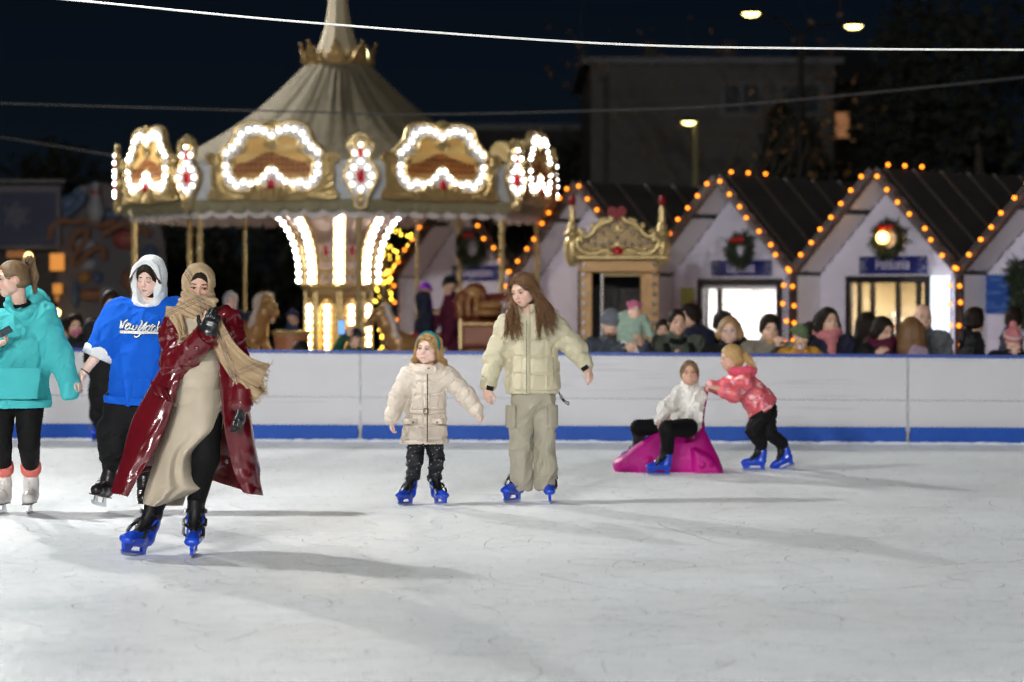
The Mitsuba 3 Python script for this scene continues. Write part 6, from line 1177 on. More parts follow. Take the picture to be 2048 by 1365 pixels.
CREAM = cloth('puffer_cream', (.66, .57, .47), (.73, .65, .55), 5, .5, 140, .0010, 4, 16); SPARK = mat('sparkly_leggings', proc(lambda p, n, uv: mix((.007, .007, .010), (.55, .52, .50), smoothstep(.13, .09, voronoi(p.x * 34 + p.y * 7, p.z * 34)[0]) * smoothstep(.55, .6, voronoi(p.x * 34 + p.y * 7, p.z * 34)[2]))), .6); TEAL = cloth('teal_velvet', (.004, .12, .13), (.012, .20, .21), 30, .7, 300, .0008, 2); BRASS = mat('brass_button', (.25, .19, .10), .35, .8)
def small_girl():
    Y = 17.43; P = lambda x, y, d=0: at(x, y, Y + d); k = person('small blond girl in a cream padded coat with a teal hairband')
    H = Head(P(857, 697, -.02), .93, -24, 4, 5); S = Sdf(); H.build(S, child=.8); nk = P(856, 735); sa, ea, wa = P(816, 752), P(797, 795, -.02), P(783, 838, -.06); sb, eb, wb = P(896, 752), P(932, 792, -.02), P(955, 823, -.05)
    S.cone(nk, H.w(0, -.02, -.08), .04, .04, .02); S.cone(sa, sb, .05, .05, .03); S.cone(P(856, 760), P(852, 860), .08, .08, .04); S.chain([sa, ea, wa], [.036, .03, .021], .02); S.chain([sb, eb, wb], [.036, .03, .021], .02); hand(S, wa + V(0, 0, -.02), V(-.05, -.1, -1), V(.9, .2, 0), .115, 34, 5, 1); hand(S, wb + V(.0, 0, -.0), V(.55, -.15, -.7), V(-.5, .5, -.6), .115, 42, 5, -1)
    for a, b in (((830, 880), (826, 940)), ((870, 880), (874, 940))): S.cone(P(*a), P(*b), .04, .035, .02)
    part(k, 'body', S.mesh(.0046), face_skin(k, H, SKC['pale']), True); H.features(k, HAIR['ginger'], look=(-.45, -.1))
    S = Sdf(); H.cap(S, .007, .082, -.10); part(k, 'hair', S.mesh(.0048, lambda v: H.streaks(v, .004, 50, 3, .2)), HAIR['blond'], True); g = np.random.default_rng(3); ls = []
    def ends(s, f, y0): return P(824 + 14 * f if s < 0 else 880 + 16 * f, 716 + 12 * g.random() + (8 * f if s > 0 else 4 * (1 - f)), -.07 + .14 * g.random())
    ls = [hairdo(H, ends, 460, g, .004, .0036, .007, 1.6)]
    for i in range(34): x = g.uniform(-.035, .055); ls.append(lock([H.w(x * .8, .055, .112), H.w(x * 1.05, .088, .090), H.w(x * 1.2 + .012 * g.normal(), .092 - abs(x) * .3, .066 + .018 * g.random())], .0028, 10, .006, 1.2, g.random() * 6, 4))
    part(k, 'hair_locks', cat(ls), HAIR['blond'], True, kind='stuff', label='shoulder length blond hair with a fringe')
    part(k, 'hairband', tube([H.w(.092 * math.cos(t), .028 - .02 * math.sin(t), .018 + .104 * math.sin(t)) for t in np.linspace(-.15, np.pi + .15, 30)], .016, 8, True, (.45, 1.0)), TEAL, True, label='teal velvet hairband')
    S = Sdf(); S.cone(sa + V(.02, 0, -.01), sb + V(-.02, 0, -.01), .072, .072, .04); S.cone(P(856, 765), P(852, 820), .105, .118, .05, side=(1, 0, 0), ratio=1.22); S.cone(P(852, 822), P(849, 884), .112, .140, .02, side=(1, 0, 0), ratio=1.26); S.chain([sa, ea, wa + V(.0, 0, .015)], [.070, .064, .056], .035); S.chain([sb, eb, wb + V(-.012, 0, .012)], [.070, .064, .056], .035); S._plane(P(850, 887), V(0, 0, -1)); S.ell(nk + V(0, 0, .03), (.06, .06, .05), None, .01, 's')
    zs = [P(0, y)[2] for y in (762, 788, 849, 877)]; zb = P(0, 823)[2]; bones = [(sa, ea), (ea, wa), (sb, eb), (eb, wb), (P(856, 740), P(849, 900))]; cx_ = P(852, 0)[0]
    def dp(v):
        t, w = along(v, bones); tor = w == 4; d = np.zeros(len(v)); front = (v[:, 1] < Y - .02) & tor
        for z in zs: d -= .014 * seam(v[:, 2] - z + .006 * np.sin(v[:, 0] * 17), .009) * tor
        d -= .016 * seam(v[:, 2] - zb, .020) * tor
        for x in (-.016, .016): d -= .006 * seam(v[:, 0] - cx_ - x, .006) * front
        lim = np.where((w == 0) | (w == 2), t, t + .19); d += (.012 * (np.abs(np.sin(np.pi * (lim + .008 * np.sin(v[:, 1] * 50)) / .072)) ** .45 - .8)) * ~tor; return d + folds(v, .0026, 14, (.3, 0, 1), .5, 3) + folds(v, .002, 30, (.1, 0, 1), .4, 7)
    ct = part(k, 'coat', S.mesh(.0052, dp), CREAM, True, label='cream quilted padded coat')
    S = Sdf(); c = P(857, 739); L = [c + V(.095 * math.sin(a), -.085 * math.cos(a) + .015, .012 + .030 * max(0, -math.cos(a)) - .02 * math.cos(a)) for a in np.linspace(0, 2 * np.pi, 26)]; S.chain(L, [.036] * 26, .02); S.ell(c + V(0, .09, -.01), (.11, .06, .06), None, .04); S.ell(c + V(0, -.01, .06), (.062, .066, .06), None, .01, 's'); part(ct, 'hood_collar', S.mesh(.0052, lambda v: folds(v, .006, 14, (.3, 0, 1), .5, 5)), CREAM, True)
    part(ct, 'zip', tube([P(855, y, -.148 - .0004 * (y - 745)) for y in np.linspace(748, 884, 12)], .004, 6), BRASS); part(ct, 'belt', ring_tube(P(852, 823), V(0, 0, 1), V(0, -1, 0), .140, .117, .016, 40, 0, 0, 2 * np.pi, (.5, 1)), CREAM, True)
    part(ct, 'belt_buckle', cat(*[move(rbox((a, -.004, b), (c2, .004, d2), .002), P(852, 823, -.140)) for a, b, c2, d2 in ((-.018, -.022, .018, -.016), (-.018, .016, .018, .022), (-.018, -.022, -.013, .022), (.013, -.022, .018, .022))]), BRASS, False)
    for x, s in ((820, -1), (880, 1)):
        G = [[P(x - 14 + 28 * u, y, -.150 + .030 * abs(u - .5) * 2 + (.03 if (u < .3 and s < 0) or (u > .7 and s > 0) else 0)) for u in np.linspace(0, 1, 7)] for y in (838, 842, 848)]; part(ct, 'pocket_flap', thick(G, .012), CREAM, True); part(ct, 'snap', ico(P(x - 6 * s, 845, -.168), .008, 1, (1, .5, 1)), BRASS, True)
    part(ct, 'collar_tab', move(rbox((-.028, -.006, -.014), (.028, .006, .014), .005), P(858, 738, -.118)), CREAM, 40); part(ct, 'snap', ico(P(857, 737, -.128), .008, 1, (1, .5, 1)), BRASS, True)
    fa, fb = (onice(812, 1010), V(.10, .02, 1), V(-.55, -1, 0), .70), (onice(880, 1010), V(-.10, .02, 1), V(.5, -1, 0), .70); S = Sdf(); S.chain([P(833, 875), P(829, 922, -.03), shaft(*fa)], [.066, .056, .05], .02); S.chain([P(867, 875), P(873, 922, -.03), shaft(*fb)], [.066, .056, .05], .005)
    part(k, 'leggings', S.mesh(.006, lambda v: folds(v, .007, 18, (1, 0, .2), .5, 2)), SPARK, True, label='black leggings with silver specks'); skate(k, *fa); skate(k, *fb)
small_girl()

FUR = cloth('white_fur', (.74, .72, .67), (.84, .82, .77), 30, .95, 120, .006, 1.2, 30); MAG = mat('sled_magenta', vary((.36, .002, .165), (.44, .004, .21), 4), .48, spec=.3)
def sled():
    Y = 20.66; k = thing('skating_aid', 'magenta plastic seal shaped skating aid that the girl in white sits on', 'skating aid'); s_ = Y / F
    Q = lambda pts: [(at(1220 + a / 5.458, 710 + b / 5.458, Y)[0], at(1220 + a / 5.458, 710 + b / 5.458, Y)[2]) for a, b in pts]; o = V(0, Y, 0); ax = (V(1, 0, 0), V(0, 0, 1), V(0, 1, 0)); S = Sdf()
    def tp(q): return .20 - .30 * np.clip(q[:, 1] - .12, 0, .35) * 1.0 + .0 * q[:, 0] - .09 * np.clip(.3 - (q[:, 0] - o[0] - 1.15) * 1.5, 0, 1) ** 2
    S.poly(Q([(75, 1225), (130, 1120), (250, 1010), (400, 910), (510, 815), (560, 840), (640, 870), (800, 880), (900, 850), (950, 700), (990, 560), (1030, 400), (1062, 385), (1066, 440), (1036, 600), (1026, 720), (1035, 830), (1090, 940), (1160, 1080), (1212, 1210), (1222, 1285), (1180, 1318), (640, 1300), (520, 1310), (290, 1280), (110, 1262)]), o, *ax, .18, .075, .01, 'u', tp)
    S.ell(at(1262, 930, Y), (.16, .15, .085), None, .06); S.poly(Q([(870, 1020), (900, 1000), (1040, 1060), (1170, 1190), (1222, 1270), (1190, 1316), (900, 1318), (880, 1200)]), V(0, Y - .2, 0), *ax, .06, .05, .02); S.poly(Q([(70, 1250), (110, 1262), (100, 1300), (40, 1310)]), o, *ax, .10, .012, .02); S.poly(Q([(290, 1230), (340, 1130), (420, 1100), (430, 1318), (260, 1325)]), V(0, Y - .18, 0), *ax, .03, .02, .03)
    S.cone(at(1414, 780, Y - .15), at(1414, 780, Y + .15), .020, .020, .02); S.poly(Q([(115, 1265), (285, 1280), (270, 1330), (120, 1330)]), o, *ax, .3, .005, .01, 's')
    part(k, 'shell', S.mesh(.008, None, 4), MAG, True); part(k, 'handle_grip', cat(*[tube([at(1414, 780, Y + a), at(1414, 780, Y + b)], .024, 12) for a, b in ((-.22, -.13), (.13, .22))]), MAG, True, kind='stuff')
    part(k, 'runner', box((at(1260, 945, Y)[0], Y - .14, 0.001), (at(1435, 945, Y)[0], Y + .14, .012)), BLADE, False)
    for x, r in ((1404, .035), (1423, .02)): part(k, 'wheel_boss', xf(lathe([(0, .012), (r * .6, .014), (r, .0)], 16), frame(at(x, 931, Y - .258), V(1, 0, 0), V(0, 0, 1), V(0, -1, 0))), MAG, True)
sled()
def sitting_girl():
    Y = 20.5; P = lambda x, y, d=0: at(x, y, Y + d); k = person('girl in a white fluffy jacket sitting on the magenta skating aid'); H = Head(P(1379, 747, -.05), .86, -3, -2, -3); S = Sdf(); H.build(S, child=.8); nk = P(1378, 778, .02)
    sa, ea, wa = P(1357, 790), P(1332, 820, -.08), P(1320, 842, -.20); sb, eb, wb = P(1394, 792), P(1391, 832, -.10), P(1345, 842, -.22); S.cone(nk, H.w(0, -.02, -.08), .04, .04, .02); S.cone(sa, sb, .05, .05, .03); S.cone(P(1376, 790, .02), P(1377, 845, .02), .06, .06, .04); S.chain([sa, ea, wa], [.036, .03, .021], .02); S.chain([sb, eb, wb], [.036, .03, .021], .02)
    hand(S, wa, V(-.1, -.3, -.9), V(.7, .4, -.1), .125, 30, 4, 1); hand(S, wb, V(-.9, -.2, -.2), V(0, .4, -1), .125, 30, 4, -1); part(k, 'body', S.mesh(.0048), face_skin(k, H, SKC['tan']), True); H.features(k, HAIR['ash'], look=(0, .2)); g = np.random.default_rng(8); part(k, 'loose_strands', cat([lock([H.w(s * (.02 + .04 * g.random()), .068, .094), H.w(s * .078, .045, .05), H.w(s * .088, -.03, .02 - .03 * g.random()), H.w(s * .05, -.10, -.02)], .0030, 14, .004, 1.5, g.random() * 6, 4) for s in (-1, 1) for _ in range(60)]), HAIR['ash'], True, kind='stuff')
    S = Sdf(); H.cap(S, .013, .090, -.075); S.ell(H.w(.0, -.115, -.02), V(.03, .03, .04), H.M, .02); part(k, 'hair', S.mesh(.0048, lambda v: H.streaks(v, .003, 46, 2)), HAIR['ash'], True); part(k, 'scrunchie', ring_tube(H.w(.03, -.10, -.02), H.f, H.u, .045, .045, .018), WHITEC, True)
    S = Sdf(); S.cone(sa, sb, .070, .070, .04); S.cone(P(1374, 800, .02), P(1377, 848, .0), .095, .105, .05, side=(1, 0, 0), ratio=1.08); S.chain([sa, ea, wa + V(.01, .02, .01)], [.070, .062, .052], .03); S.chain([sb, eb, wb + V(.03, .02, .0)], [.066, .062, .052], .03); S.cone(nk + V(0, 0, -.02), nk + V(0, -.01, .03), .075, .072, .02); S.ell(nk + V(0, -.02, .06), (.055, .06, .045), None, .01, 's'); S._plane(P(1385, 868), V(.12, .3, -1))
    part(k, 'jacket', S.mesh(.0058, lambda v: folds(v, .012, 11, (.4, .2, 1), .55, 3) + folds(v, .006, 26, (.5, .3, .7), .6, 5) + .008 * clumps(v, 60, 2)), FUR, True, label='white fluffy jacket'); part(k, 'shirt_tail', thick([[P(1378 + 10 * u, 862 + 14 * v, -.13 + .03 * u) for u in (0, .5, 1)] for v in (0, .5, 1)], .008), mat('pink_shirt', (.55, .32, .28), .8), True)
    fa, fb = (onice(1321, 951), V(.03, .0, 1), V(-1, -.25, 0), .72), (V(*(onice(1268, 925)[:2]), 0.002), V(0, 0, 1), V(-.9, -.5, 0), .72); S = Sdf(); S.chain([P(1376, 856, -.18), P(1334, 858, -.36), shaft(*fa)], [.085, .066, .052], .03); S.chain([P(1355, 852, .1), P(1277, 856, .12), shaft(*fb)], [.08, .066, .052], .03); part(k, 'leggings', S.mesh(.0065), BLACKT, True); skate(k, *fa); skate(k, *fb)
sitting_girl()
def petals(p, n, uv):
    d, _, w = voronoi(p.x * 26 + 4 * p.y, p.z * 26 + 3 * p.y); b = mix((.62, .085, .11), (.74, .16, .17), fbm(p.x * 9, p.y * 9, p.z * 9, 3)); b = mix(b, (.80, .42, .42), smoothstep(.62, .72, fbm(p.x * 16, p.y * 16, p.z * 16, 2)))
    return mix(b, mix((.20, .16, .24), (.34, .12, .30), w), smoothstep(.26, .18, d) * smoothstep(.55, .6, w))
PINKJ = mat('jacket_coral', proc(petals), .32, bump=lambda p, n, uv: fbm(p.x * 18, p.y * 18, p.z * 14, 3), bump_scale=.012, eps=.004, clearcoat=.3); PINKH = cloth('hood_pink', (.62, .07, .13), (.72, .12, .18), 10, .8, 200, .001)
def pushing_girl():
    Y = 20.6; P = lambda x, y, d=0: at(x, y, Y + d); k = person('blond girl in a coral pink rain jacket leaning forward to push the skating aid'); H = Head(P(1463, 716), .92, -78, 10, -8); S = Sdf(); H.build(S, child=.8); nk = P(1481, 744)
    sa, ea, wa = P(1474, 764, .13), P(1445, 774, .16), P(1418, 774, .14); sb, eb, wb = P(1490, 766, -.13), P(1468, 788, -.20), P(1430, 776, -.20); S.cone(nk, H.w(0, -.02, -.08), .04, .04, .02); S.cone(sa, sb, .05, .05, .03); S.cone(P(1486, 770), P(1518, 806), .06, .06, .04); S.chain([sa, ea, wa], [.036, .03, .021], .02); S.chain([sb, eb, wb], [.036, .03, .021], .02)
    hand(S, wa, V(-1, .0, -.15), V(-.2, 0, -1), .12, 48, 3, 1); hand(S, wb, V(-1, .1, .15), V(-.2, .2, -1), .12, 48, 3, -1); part(k, 'body', S.mesh(.0048), face_skin(k, H, SKC['warm']), True); H.features(k, HAIR['ginger'], look=(0, -.2)); S = Sdf(); H.cap(S, .010, .076, -.07); part(k, 'hair', S.mesh(.0048, lambda v: H.streaks(v, .003, 46, 2)), HAIR['blond'], True)
    g = np.random.default_rng(6); part(k, 'ponytail', cat([lock([H.w(.02 * g.normal(), -.10, .02 + .015 * g.normal()), P(1490 + 2 * g.normal(), 706, .03 * g.normal()), P(1500 + 4 * g.normal(), 720, -.05), P(1507 + 3 * g.normal(), 738 + 8 * g.random(), -.06)], .0034, 14, .005, 1.4, g.random() * 6, 4) for _ in range(110)]), HAIR['blond'], True, kind='stuff')
    S = Sdf(); S.cone(sa + V(.0, -.02, 0), sb + V(0, .02, 0), .075, .075, .04); S.chain([P(1488, 768), P(1508, 792), P(1530, 826)], [.098, .110, .130], .05, side=(0, 1, 0), ratio=1.12); S.chain([sa, ea, wa + V(.03, 0, 0)], [.072, .062, .055], .03); S.chain([sb, eb, P(1449, 784, -.20)], [.070, .062, .054], .03, capb=False); S._plane(P(1525, 822), unit(V(.53, 0, -.85))); S.ell(nk + V(-.03, 0, .04), (.06, .06, .05), None, .01, 's')
    jk = part(k, 'jacket', S.mesh(.0056, lambda v: folds(v, .010, 8, (.55, .1, -.8), .45, 3) + folds(v, .005, 18, (.3, .5, .8), .5, 9)), PINKJ, True, label='glossy coral pink patterned rain jacket')
    part(jk, 'skirt_flare', thick([[P(1495 + 60 * u + (1 - v) * (16 - 34 * u), 838 - 38 * u - 24 * (1 - v), -.17 * math.sin(math.pi * (.1 + .8 * u)) + .0) for u in np.linspace(0, 1, 14)] for v in np.linspace(0, 1, 8)], .008), PINKJ, True)
    S = Sdf(); c = P(1483, 742); S.chain([c + rotm((0, 1, 0), 20) @ V(.075 * math.cos(a), .085 * math.sin(a), .03 * math.cos(a)) for a in np.linspace(0, 2 * np.pi, 24)], [.030] * 24, .02); S.ell(c + V(.07, 0, -.0), (.06, .085, .05), None, .03); S.ell(nk + V(-.02, 0, .05), (.05, .055, .05), None, .01, 's'); part(jk, 'hood', S.mesh(.0055, lambda v: folds(v, .005, 14, (0, 1, .3), .4, 3)), PINKH, True)
    fa, fb = (onice(1511, 942, .0), V(.02, .02, 1), V(-1, -.12, 0), .72), (onice(1573, 938, 0), V(-.42, .05, 1), V(-1, -.15, -.28), .72); S = Sdf(); S.chain([P(1524, 822, -.06), P(1506, 862, -.08), shaft(*fa)], [.080, .060, .048], .03); S.chain([P(1535, 818, .06), P(1538, 866, .06), shaft(*fb)], [.080, .060, .048], .02); part(k, 'trousers', S.mesh(.0065, lambda v: folds(v, .008, 14, (1, 0, .4), .5, 2)), BLACKC, True); skate(k, *fa); skate(k, *fb)
pushing_girl()
def dark_skater():
    Y = 24.3; P = lambda x, y, d=0: at(x, y, Y + d); k = person('person in dark clothes on blue skates at the barrier behind the blue sweatshirt'); H = Head(P(222, 606), 1.0, 10, 10, 0); S = Sdf(); H.build(S, False); sa, wa = P(186, 660), P(200, 775, -.1); sb, wb = P(258, 660), P(262, 780)
    S.cone(P(222, 640), H.w(0, 0, -.08), .05, .05, .02); S.chain([sa, P(186, 720), wa], [.05, .04, .03], .02); S.cone(P(222, 660), P(222, 780), .12, .12, .04, side=(1, 0, 0), ratio=1.3); hand(S, wa, V(.1, -.1, -1), V(1, 0, 0), .16, 30, 4, 1); part(k, 'body', S.mesh(.009), SKIN['tan'], True); S = Sdf(); H.cap(S, .014, .06, -.12); part(k, 'hair', S.mesh(.009), HAIR['dark'], True)
    S = Sdf(); S.cone(sa, sb, .09, .09, .05); S.cone(P(222, 670), P(220, 800), .16, .18, .05, side=(1, 0, 0), ratio=1.2); S.chain([sa, P(186, 720), wa], [.09, .08, .06], .04); S.chain([sb, P(262, 720), wb], [.09, .08, .06], .04); part(k, 'coat', S.mesh(.01, lambda v: folds(v, .01, 7, (0, 0, 1), .4, 3)), BLACKC, True)
    fa, fb = (onice(196, 882), V(0, 0, 1), V(-.2, -1, 0), .95), (onice(252, 888), V(0, 0, 1), V(.3, -1, 0), .95); S = Sdf(); S.chain([P(200, 790), P(197, 830), shaft(*fa, .2)], [.10, .09, .075], .03); S.chain([P(240, 790), P(247, 830), shaft(*fb, .2)], [.10, .09, .075], .03); part(k, 'trousers', S.mesh(.01), BLACKC, True); skate(k, *fa); skate(k, *fb)
dark_skater()
# ---------------------------------------------------------------- spectators behind the barrier, riders on the merry-go-round
CM = {n: cloth('coat_' + n, c, None, 8, .8, 160, .001) for n, c in dict(slate=(.045, .052, .065), olive=(.062, .072, .055), navy=(.018, .020, .040), black=(.009, .009, .010), beige=(.20, .175, .14), yellow=(.52, .27, .035), green=(.005, .10, .045), wine=(.075, .010, .028), lilac=(.34, .25, .33), grey=(.11, .12, .13), mint=(.25, .34, .27), pinkk=(.48, .17, .18), purple=(.22, .03, .52), brown=(.035, .025, .02), jeans=(.16, .20, .28), blueh=(.02, .03, .09), dkgreen=(.01, .05, .03), greyhat=(.12, .13, .15), palehat=(.34, .32, .34), camo=(.10, .14, .07), rose=(.42, .12, .20), white=(.6, .6, .6)).items()}
SKIN['tan'], SKIN['warm'] = skin('crowd_tan', (.62, .38, .27)), skin('crowd_warm', (.68, .43, .31))
def spectator(label, x, y, Y, coat, hair='short', hc='dark', sk='warm', yaw=0, pitch=5, roll=0, q=1.0, sh=1.0, scarf=None, hat=None, hands=None, h=.0115, legs=True, beard=False, build=1.0, hood=False, extra=None):
    """head centre at pixel (x, y); everyone stands on the ground outside the rink"""
    q = q * (1.13 if 25 < Y < 26 else 1.08 if Y > 26.3 and Y < 28 else 1); k = person(label); P = lambda a, b, d=0: at(a, b, Y + d); s_ = Y / F; o = P(x, y - (5 if 25 < Y < 26 else 0)); H = Head(o, q, yaw, pitch, roll); det = abs(yaw) < 100; S = Sdf(); H.build(S, det, child=.7 if q < .85 else 0)
    B = rotm((0, 0, 1), yaw * .6); w = lambda a, b, c: o + B @ V(a, b, c) * q          # body frame: x right, y away, z up from the head centre
    nk, cz = w(0, .02, -.13), -.20; sa, sb = w(-.18 * sh, .02, -.205), w(.18 * sh, .02, -.205); foot = (GZ - o[2]) / q
    S.cone(nk + V(0, 0, -.06), w(0, .01, -.06), .052 * q, .05 * q, .02); S.cone(sa, sb, .05 * q, .05 * q, .03); S.cone(w(0, .02, -.3), w(0, .02, -.7), .10 * q, .11 * q, .04, side=B[:, 0], ratio=1.25); arms = []
    for i, (s, a) in enumerate(((-1, sa), (1, sb))):
        if hands and hands[i] is not None: wr = P(*hands[i]); mid = (a + wr) / 2; L = .56 * q; dl = np.linalg.norm(wr - a); dr_ = V(s * .55, .15, -.8); el = mid + unit(dr_) * math.sqrt(max(.0009, (L / 2) ** 2 - (dl / 2) ** 2)); hd = unit(wr - el)
        else: el = a + B @ V(s * .05, .03, -.28) * q; wr = el + B @ V(-s * .03, -.10, -.24) * q; hd = unit(wr - el)
        S.chain([a, el, wr], [.045 * q, .037 * q, .027 * q], .02); hand(S, wr, hd, B @ V(-s, .3, .2), .165 * q, 28, 5, s); arms.append((a, el, wr))
    part(k, 'body', S.mesh(h), SKIN[sk], True)
    if det and h < .02: H.features(k, HAIR[hc if hc != 'blond' else 'ginger'])
    S = Sdf(); S.cone(sa, sb, .082 * q, .082 * q, .05); S.cone(w(0, .03, -.33), w(0, .03, -.86), .125 * q * build, .145 * q * build, .06, side=B[:, 0], ratio=1.3)
    for a, el, wr in arms: S.chain([a, el, wr - unit(wr - el) * .02], [.078 * q, .070 * q, .055 * q], .04)
    S.cone(nk + V(0, 0, -.05), nk + V(0, 0, .01), .085 * q, .078 * q, .03); S.ell(nk + B @ V(0, -.03, .06) * q, V(.055, .07, .05) * q, None, .01, 's')
    if hood: S.ell(w(0, .10, -.16), V(.12, .08, .07) * q, None, .04)
    jk = part(k, 'coat', S.mesh(h, lambda v: folds(v, .010, 8, (.2, .1, 1), .45, int(x) % 97) + folds(v, .006, 17, (.7, 0, .6), .5, 3)), CM[coat], True)
    if legs:
        S = Sdf()
        for s in (-1, 1): S.cone(w(s * .09, .03, -.84), V(*(w(s * .10, .03, 0)[:2]), GZ + .08), .10 * q, .07 * q, .02); S.cone(V(*(w(s * .10, .06, 0)[:2]), GZ + .05), V(*(w(s * .11, -.12, 0)[:2]), GZ + .045), .05 * q, .045 * q, .02)
        part(k, 'trousers', S.mesh(.02), CM['black'], True)
    if hair in ('short', 'bob', 'long', 'cropped'):
        S = Sdf(); H.cap(S, dict(short=.010, cropped=.005, bob=.014, long=.010)[hair], .090 if det else .07, dict(short=-.035, cropped=-.05, bob=-.05, long=-.12)[hair])
        if hair == 'short': S.ell(H.w(0, .03, .095), V(.06, .06, .03) * q, H.M, .03)
        if hair in ('long', 'bob'):
            e = -.30 if hair == 'long' else -.08
            for s in (-1, 1): S.chain([H.w(s * .065, -.02, .03), H.w(s * .085, -.01, -.05 if hair == 'long' else -.03), H.w(s * .088, .0, e if hair == 'long' else -.050)], [.035 * q, .036 * q, .030 * q], .03)
            if hair == 'long': S.chain([H.w(0, -.07, 0), H.w(0, -.10, -.15), H.w(0, -.11, -.33)], [.085 * q, .085 * q, .07 * q], .04, side=H.r, ratio=1.35)
        part(k, 'hair', S.mesh(min(h, .008), lambda v: H.streaks(v, .006, 40, int(x) % 31, .3)), HAIR[hc], True)
    elif hair == 'bald': S = Sdf(); S.ell(H.w(0, -.045, .0), V(.076, .062, .055) * q, H.M, .02); part(k, 'hair', S.mesh(.008), HAIR[hc], True)
    if beard: S = Sdf(); S.ell(H.w(0, .055, -.085), V(.052, .042, .036) * q, H.M, .02); S.ell(H.w(0, .11, -.062), V(.02, .03, .012) * q, H.M, .008, 's'); part(k, 'beard', S.mesh(.007), HAIR['chest'], True)
    if hat:
        m, kind = hat; S = Sdf()
        if kind in ('beanie', 'pom', 'ears'):
            S.ell(H.w(0, -.016, .045), V(.088, .108, .100) * q, H.M, .01); S._plane(H.w(0, 0, .028), -unit(H.u * 1 + H.f * .35)); S.chain([H.w(.084 * math.sin(a), -.014 + .104 * math.cos(a), .036 - .028 * math.cos(a)) for a in np.linspace(0, 2 * np.pi, 24)], [.017 * q] * 24, .012)
            if kind == 'pom': S.ell(H.w(0, -.02, .165), V(.042, .042, .042) * q, H.M, .01)
            if kind == 'ears': [S.ell(H.w(s * .085, -.01, .075), V(.03, .03, .03) * q, H.M, .01) for s in (-1, 1)]
            part(k, 'hat', S.mesh(min(h, .008), lambda v: .003 * np.sin(np.arctan2(*(H.local(v)[:, :2].T)) * 40)), CM[m], True)
            if kind == 'pom': part(k, 'hat_stripe', ring_tube(H.w(0, -.014, .062), H.u * 1 + H.f * .3, H.f, .094 * q, .113 * q, .008), CM['white'])
        elif kind == 'cap': S.ell(H.w(0, -.012, .05), V(.086, .104, .078) * q, H.M, .01); S._plane(H.w(0, 0, .038), -H.u); S.ell(H.w(0, .13, .044), V(.075, .085, .012) * q, H.M, .02); part(k, 'cap', S.mesh(.008), CM[m], True)
        elif kind == 'hood': S.ell(H.w(0, -.03, .02), V(.108, .125, .125) * q, H.M, .02); S.ell(H.w(0, -.02, -.10), V(.10, .10, .08) * q, H.M, .05); S.ell(H.w(0, .12, -.005), V(.066, .11, .092) * q, H.M, .015, 's'); part(k, 'hood', S.mesh(.009), CM[m], True)
    if scarf: S = Sdf(); S.chain([nk + B @ V(.085 * math.sin(a), -.08 * math.cos(a), .02 + .02 * math.sin(a * 2)) * q for a in np.linspace(0, 2 * np.pi, 20)], [.042 * q] * 20, .03); S.cone(nk + B @ V(0, -.10, -.02) * q, nk + B @ V(0, -.13, -.16) * q, .06 * q, .025 * q, .03); part(k, 'scarf', S.mesh(.009, lambda v: folds(v, .006, 16, (1, 0, .2), .4, 2)), CM[scarf], True)
    return k, H, w, P, jk
R0 = 25.15
k, H, w, P, jk = spectator('bearded man in a grey knit hat and dark slate coat holding a toddler', 1223, 654, R0, 'slate', None, 'chest', 'tan', 8, 4, 0, 1.02, 1.0, hat=('greyhat', 'beanie'), hands=((1250, 699, -.20), (1285, 690, -.22)), beard=True, hood=True)
td = person('toddler in a mint padded coat and pink eared hat carried by the bearded man'); Y = R0 - .12; P = lambda x, y, d=0: at(x, y, Y + d); H = Head(P(1269, 619), .76, 14, 4, 4); S = Sdf(); H.build(S, child=1); S.cone(P(1268, 634), P(1266, 675), .07, .08, .03); S.cone(P(1252, 682), P(1247, 698, -.08), .038, .030, .02); S.cone(P(1278, 682), P(1275, 700, -.08), .038, .030, .02); hand(S, P(1300, 672, -.02), V(.2, -.1, -1), V(-1, 0, 0), .09, 30, 5, -1, fat=1.2); hand(S, P(1246, 676), V(-.1, -.1, -1), V(1, 0, 0), .09, 30, 5, 1, fat=1.2); part(td, 'body', S.mesh(.009), SKIN['warm'], True); H.features(td)
S = Sdf(); S.cone(P(1254, 640), P(1283, 640), .048, .048, .03); S.cone(P(1268, 645), P(1266, 684), .075, .105, .04); S.chain([P(1250, 640), P(1243, 660), P(1243, 678)], [.048, .045, .040], .02); S.chain([P(1288, 640), P(1296, 656), P(1299, 670)], [.048, .045, .040], .02); S._plane(P(1268, 685), V(0, 0, -1)); S.ell(P(1252, 632, .04), (.09, .06, .05), None, .03); part(td, 'coat', S.mesh(.008, lambda v: .007 * np.abs(np.sin(v[:, 2] * 60 + 2 * v[:, 0])) + folds(v, .005, 14, (0, 0, 1), .5, 2)), CM['mint'], True)
S = Sdf(); S.ell(H.w(0, -.016, .03), V(.086, .104, .098) * .76, H.M, .01); S.ell(H.w(0, -.02, -.03), V(.084, .07, .08) * .76, H.M, .02); S.ell(H.w(0, .12, -.03), V(.058, .1, .07) * .76, H.M, .01, 's'); [S.ell(H.w(s * .09, -.01, .07), V(.032, .03, .034) * .76, H.M, .01) for s in (-1, 1)]; part(td, 'hat', S.mesh(.007), CM['rose'], True)
S = Sdf(); S.cone(P(1252, 683), P(1246, 699, -.08), .050, .042, .02); S.cone(P(1277, 683), P(1273, 702, -.08), .050, .042, .02); part(td, 'trousers', S.mesh(.009), CM['white'], True)
k, H, w, P, jk = spectator('man with short cropped hair in an olive jacket with black backpack straps', 1354, 650, R0 + .1, 'olive', 'cropped', 'dark', 'tan', 10, 3, 0, 1.0)
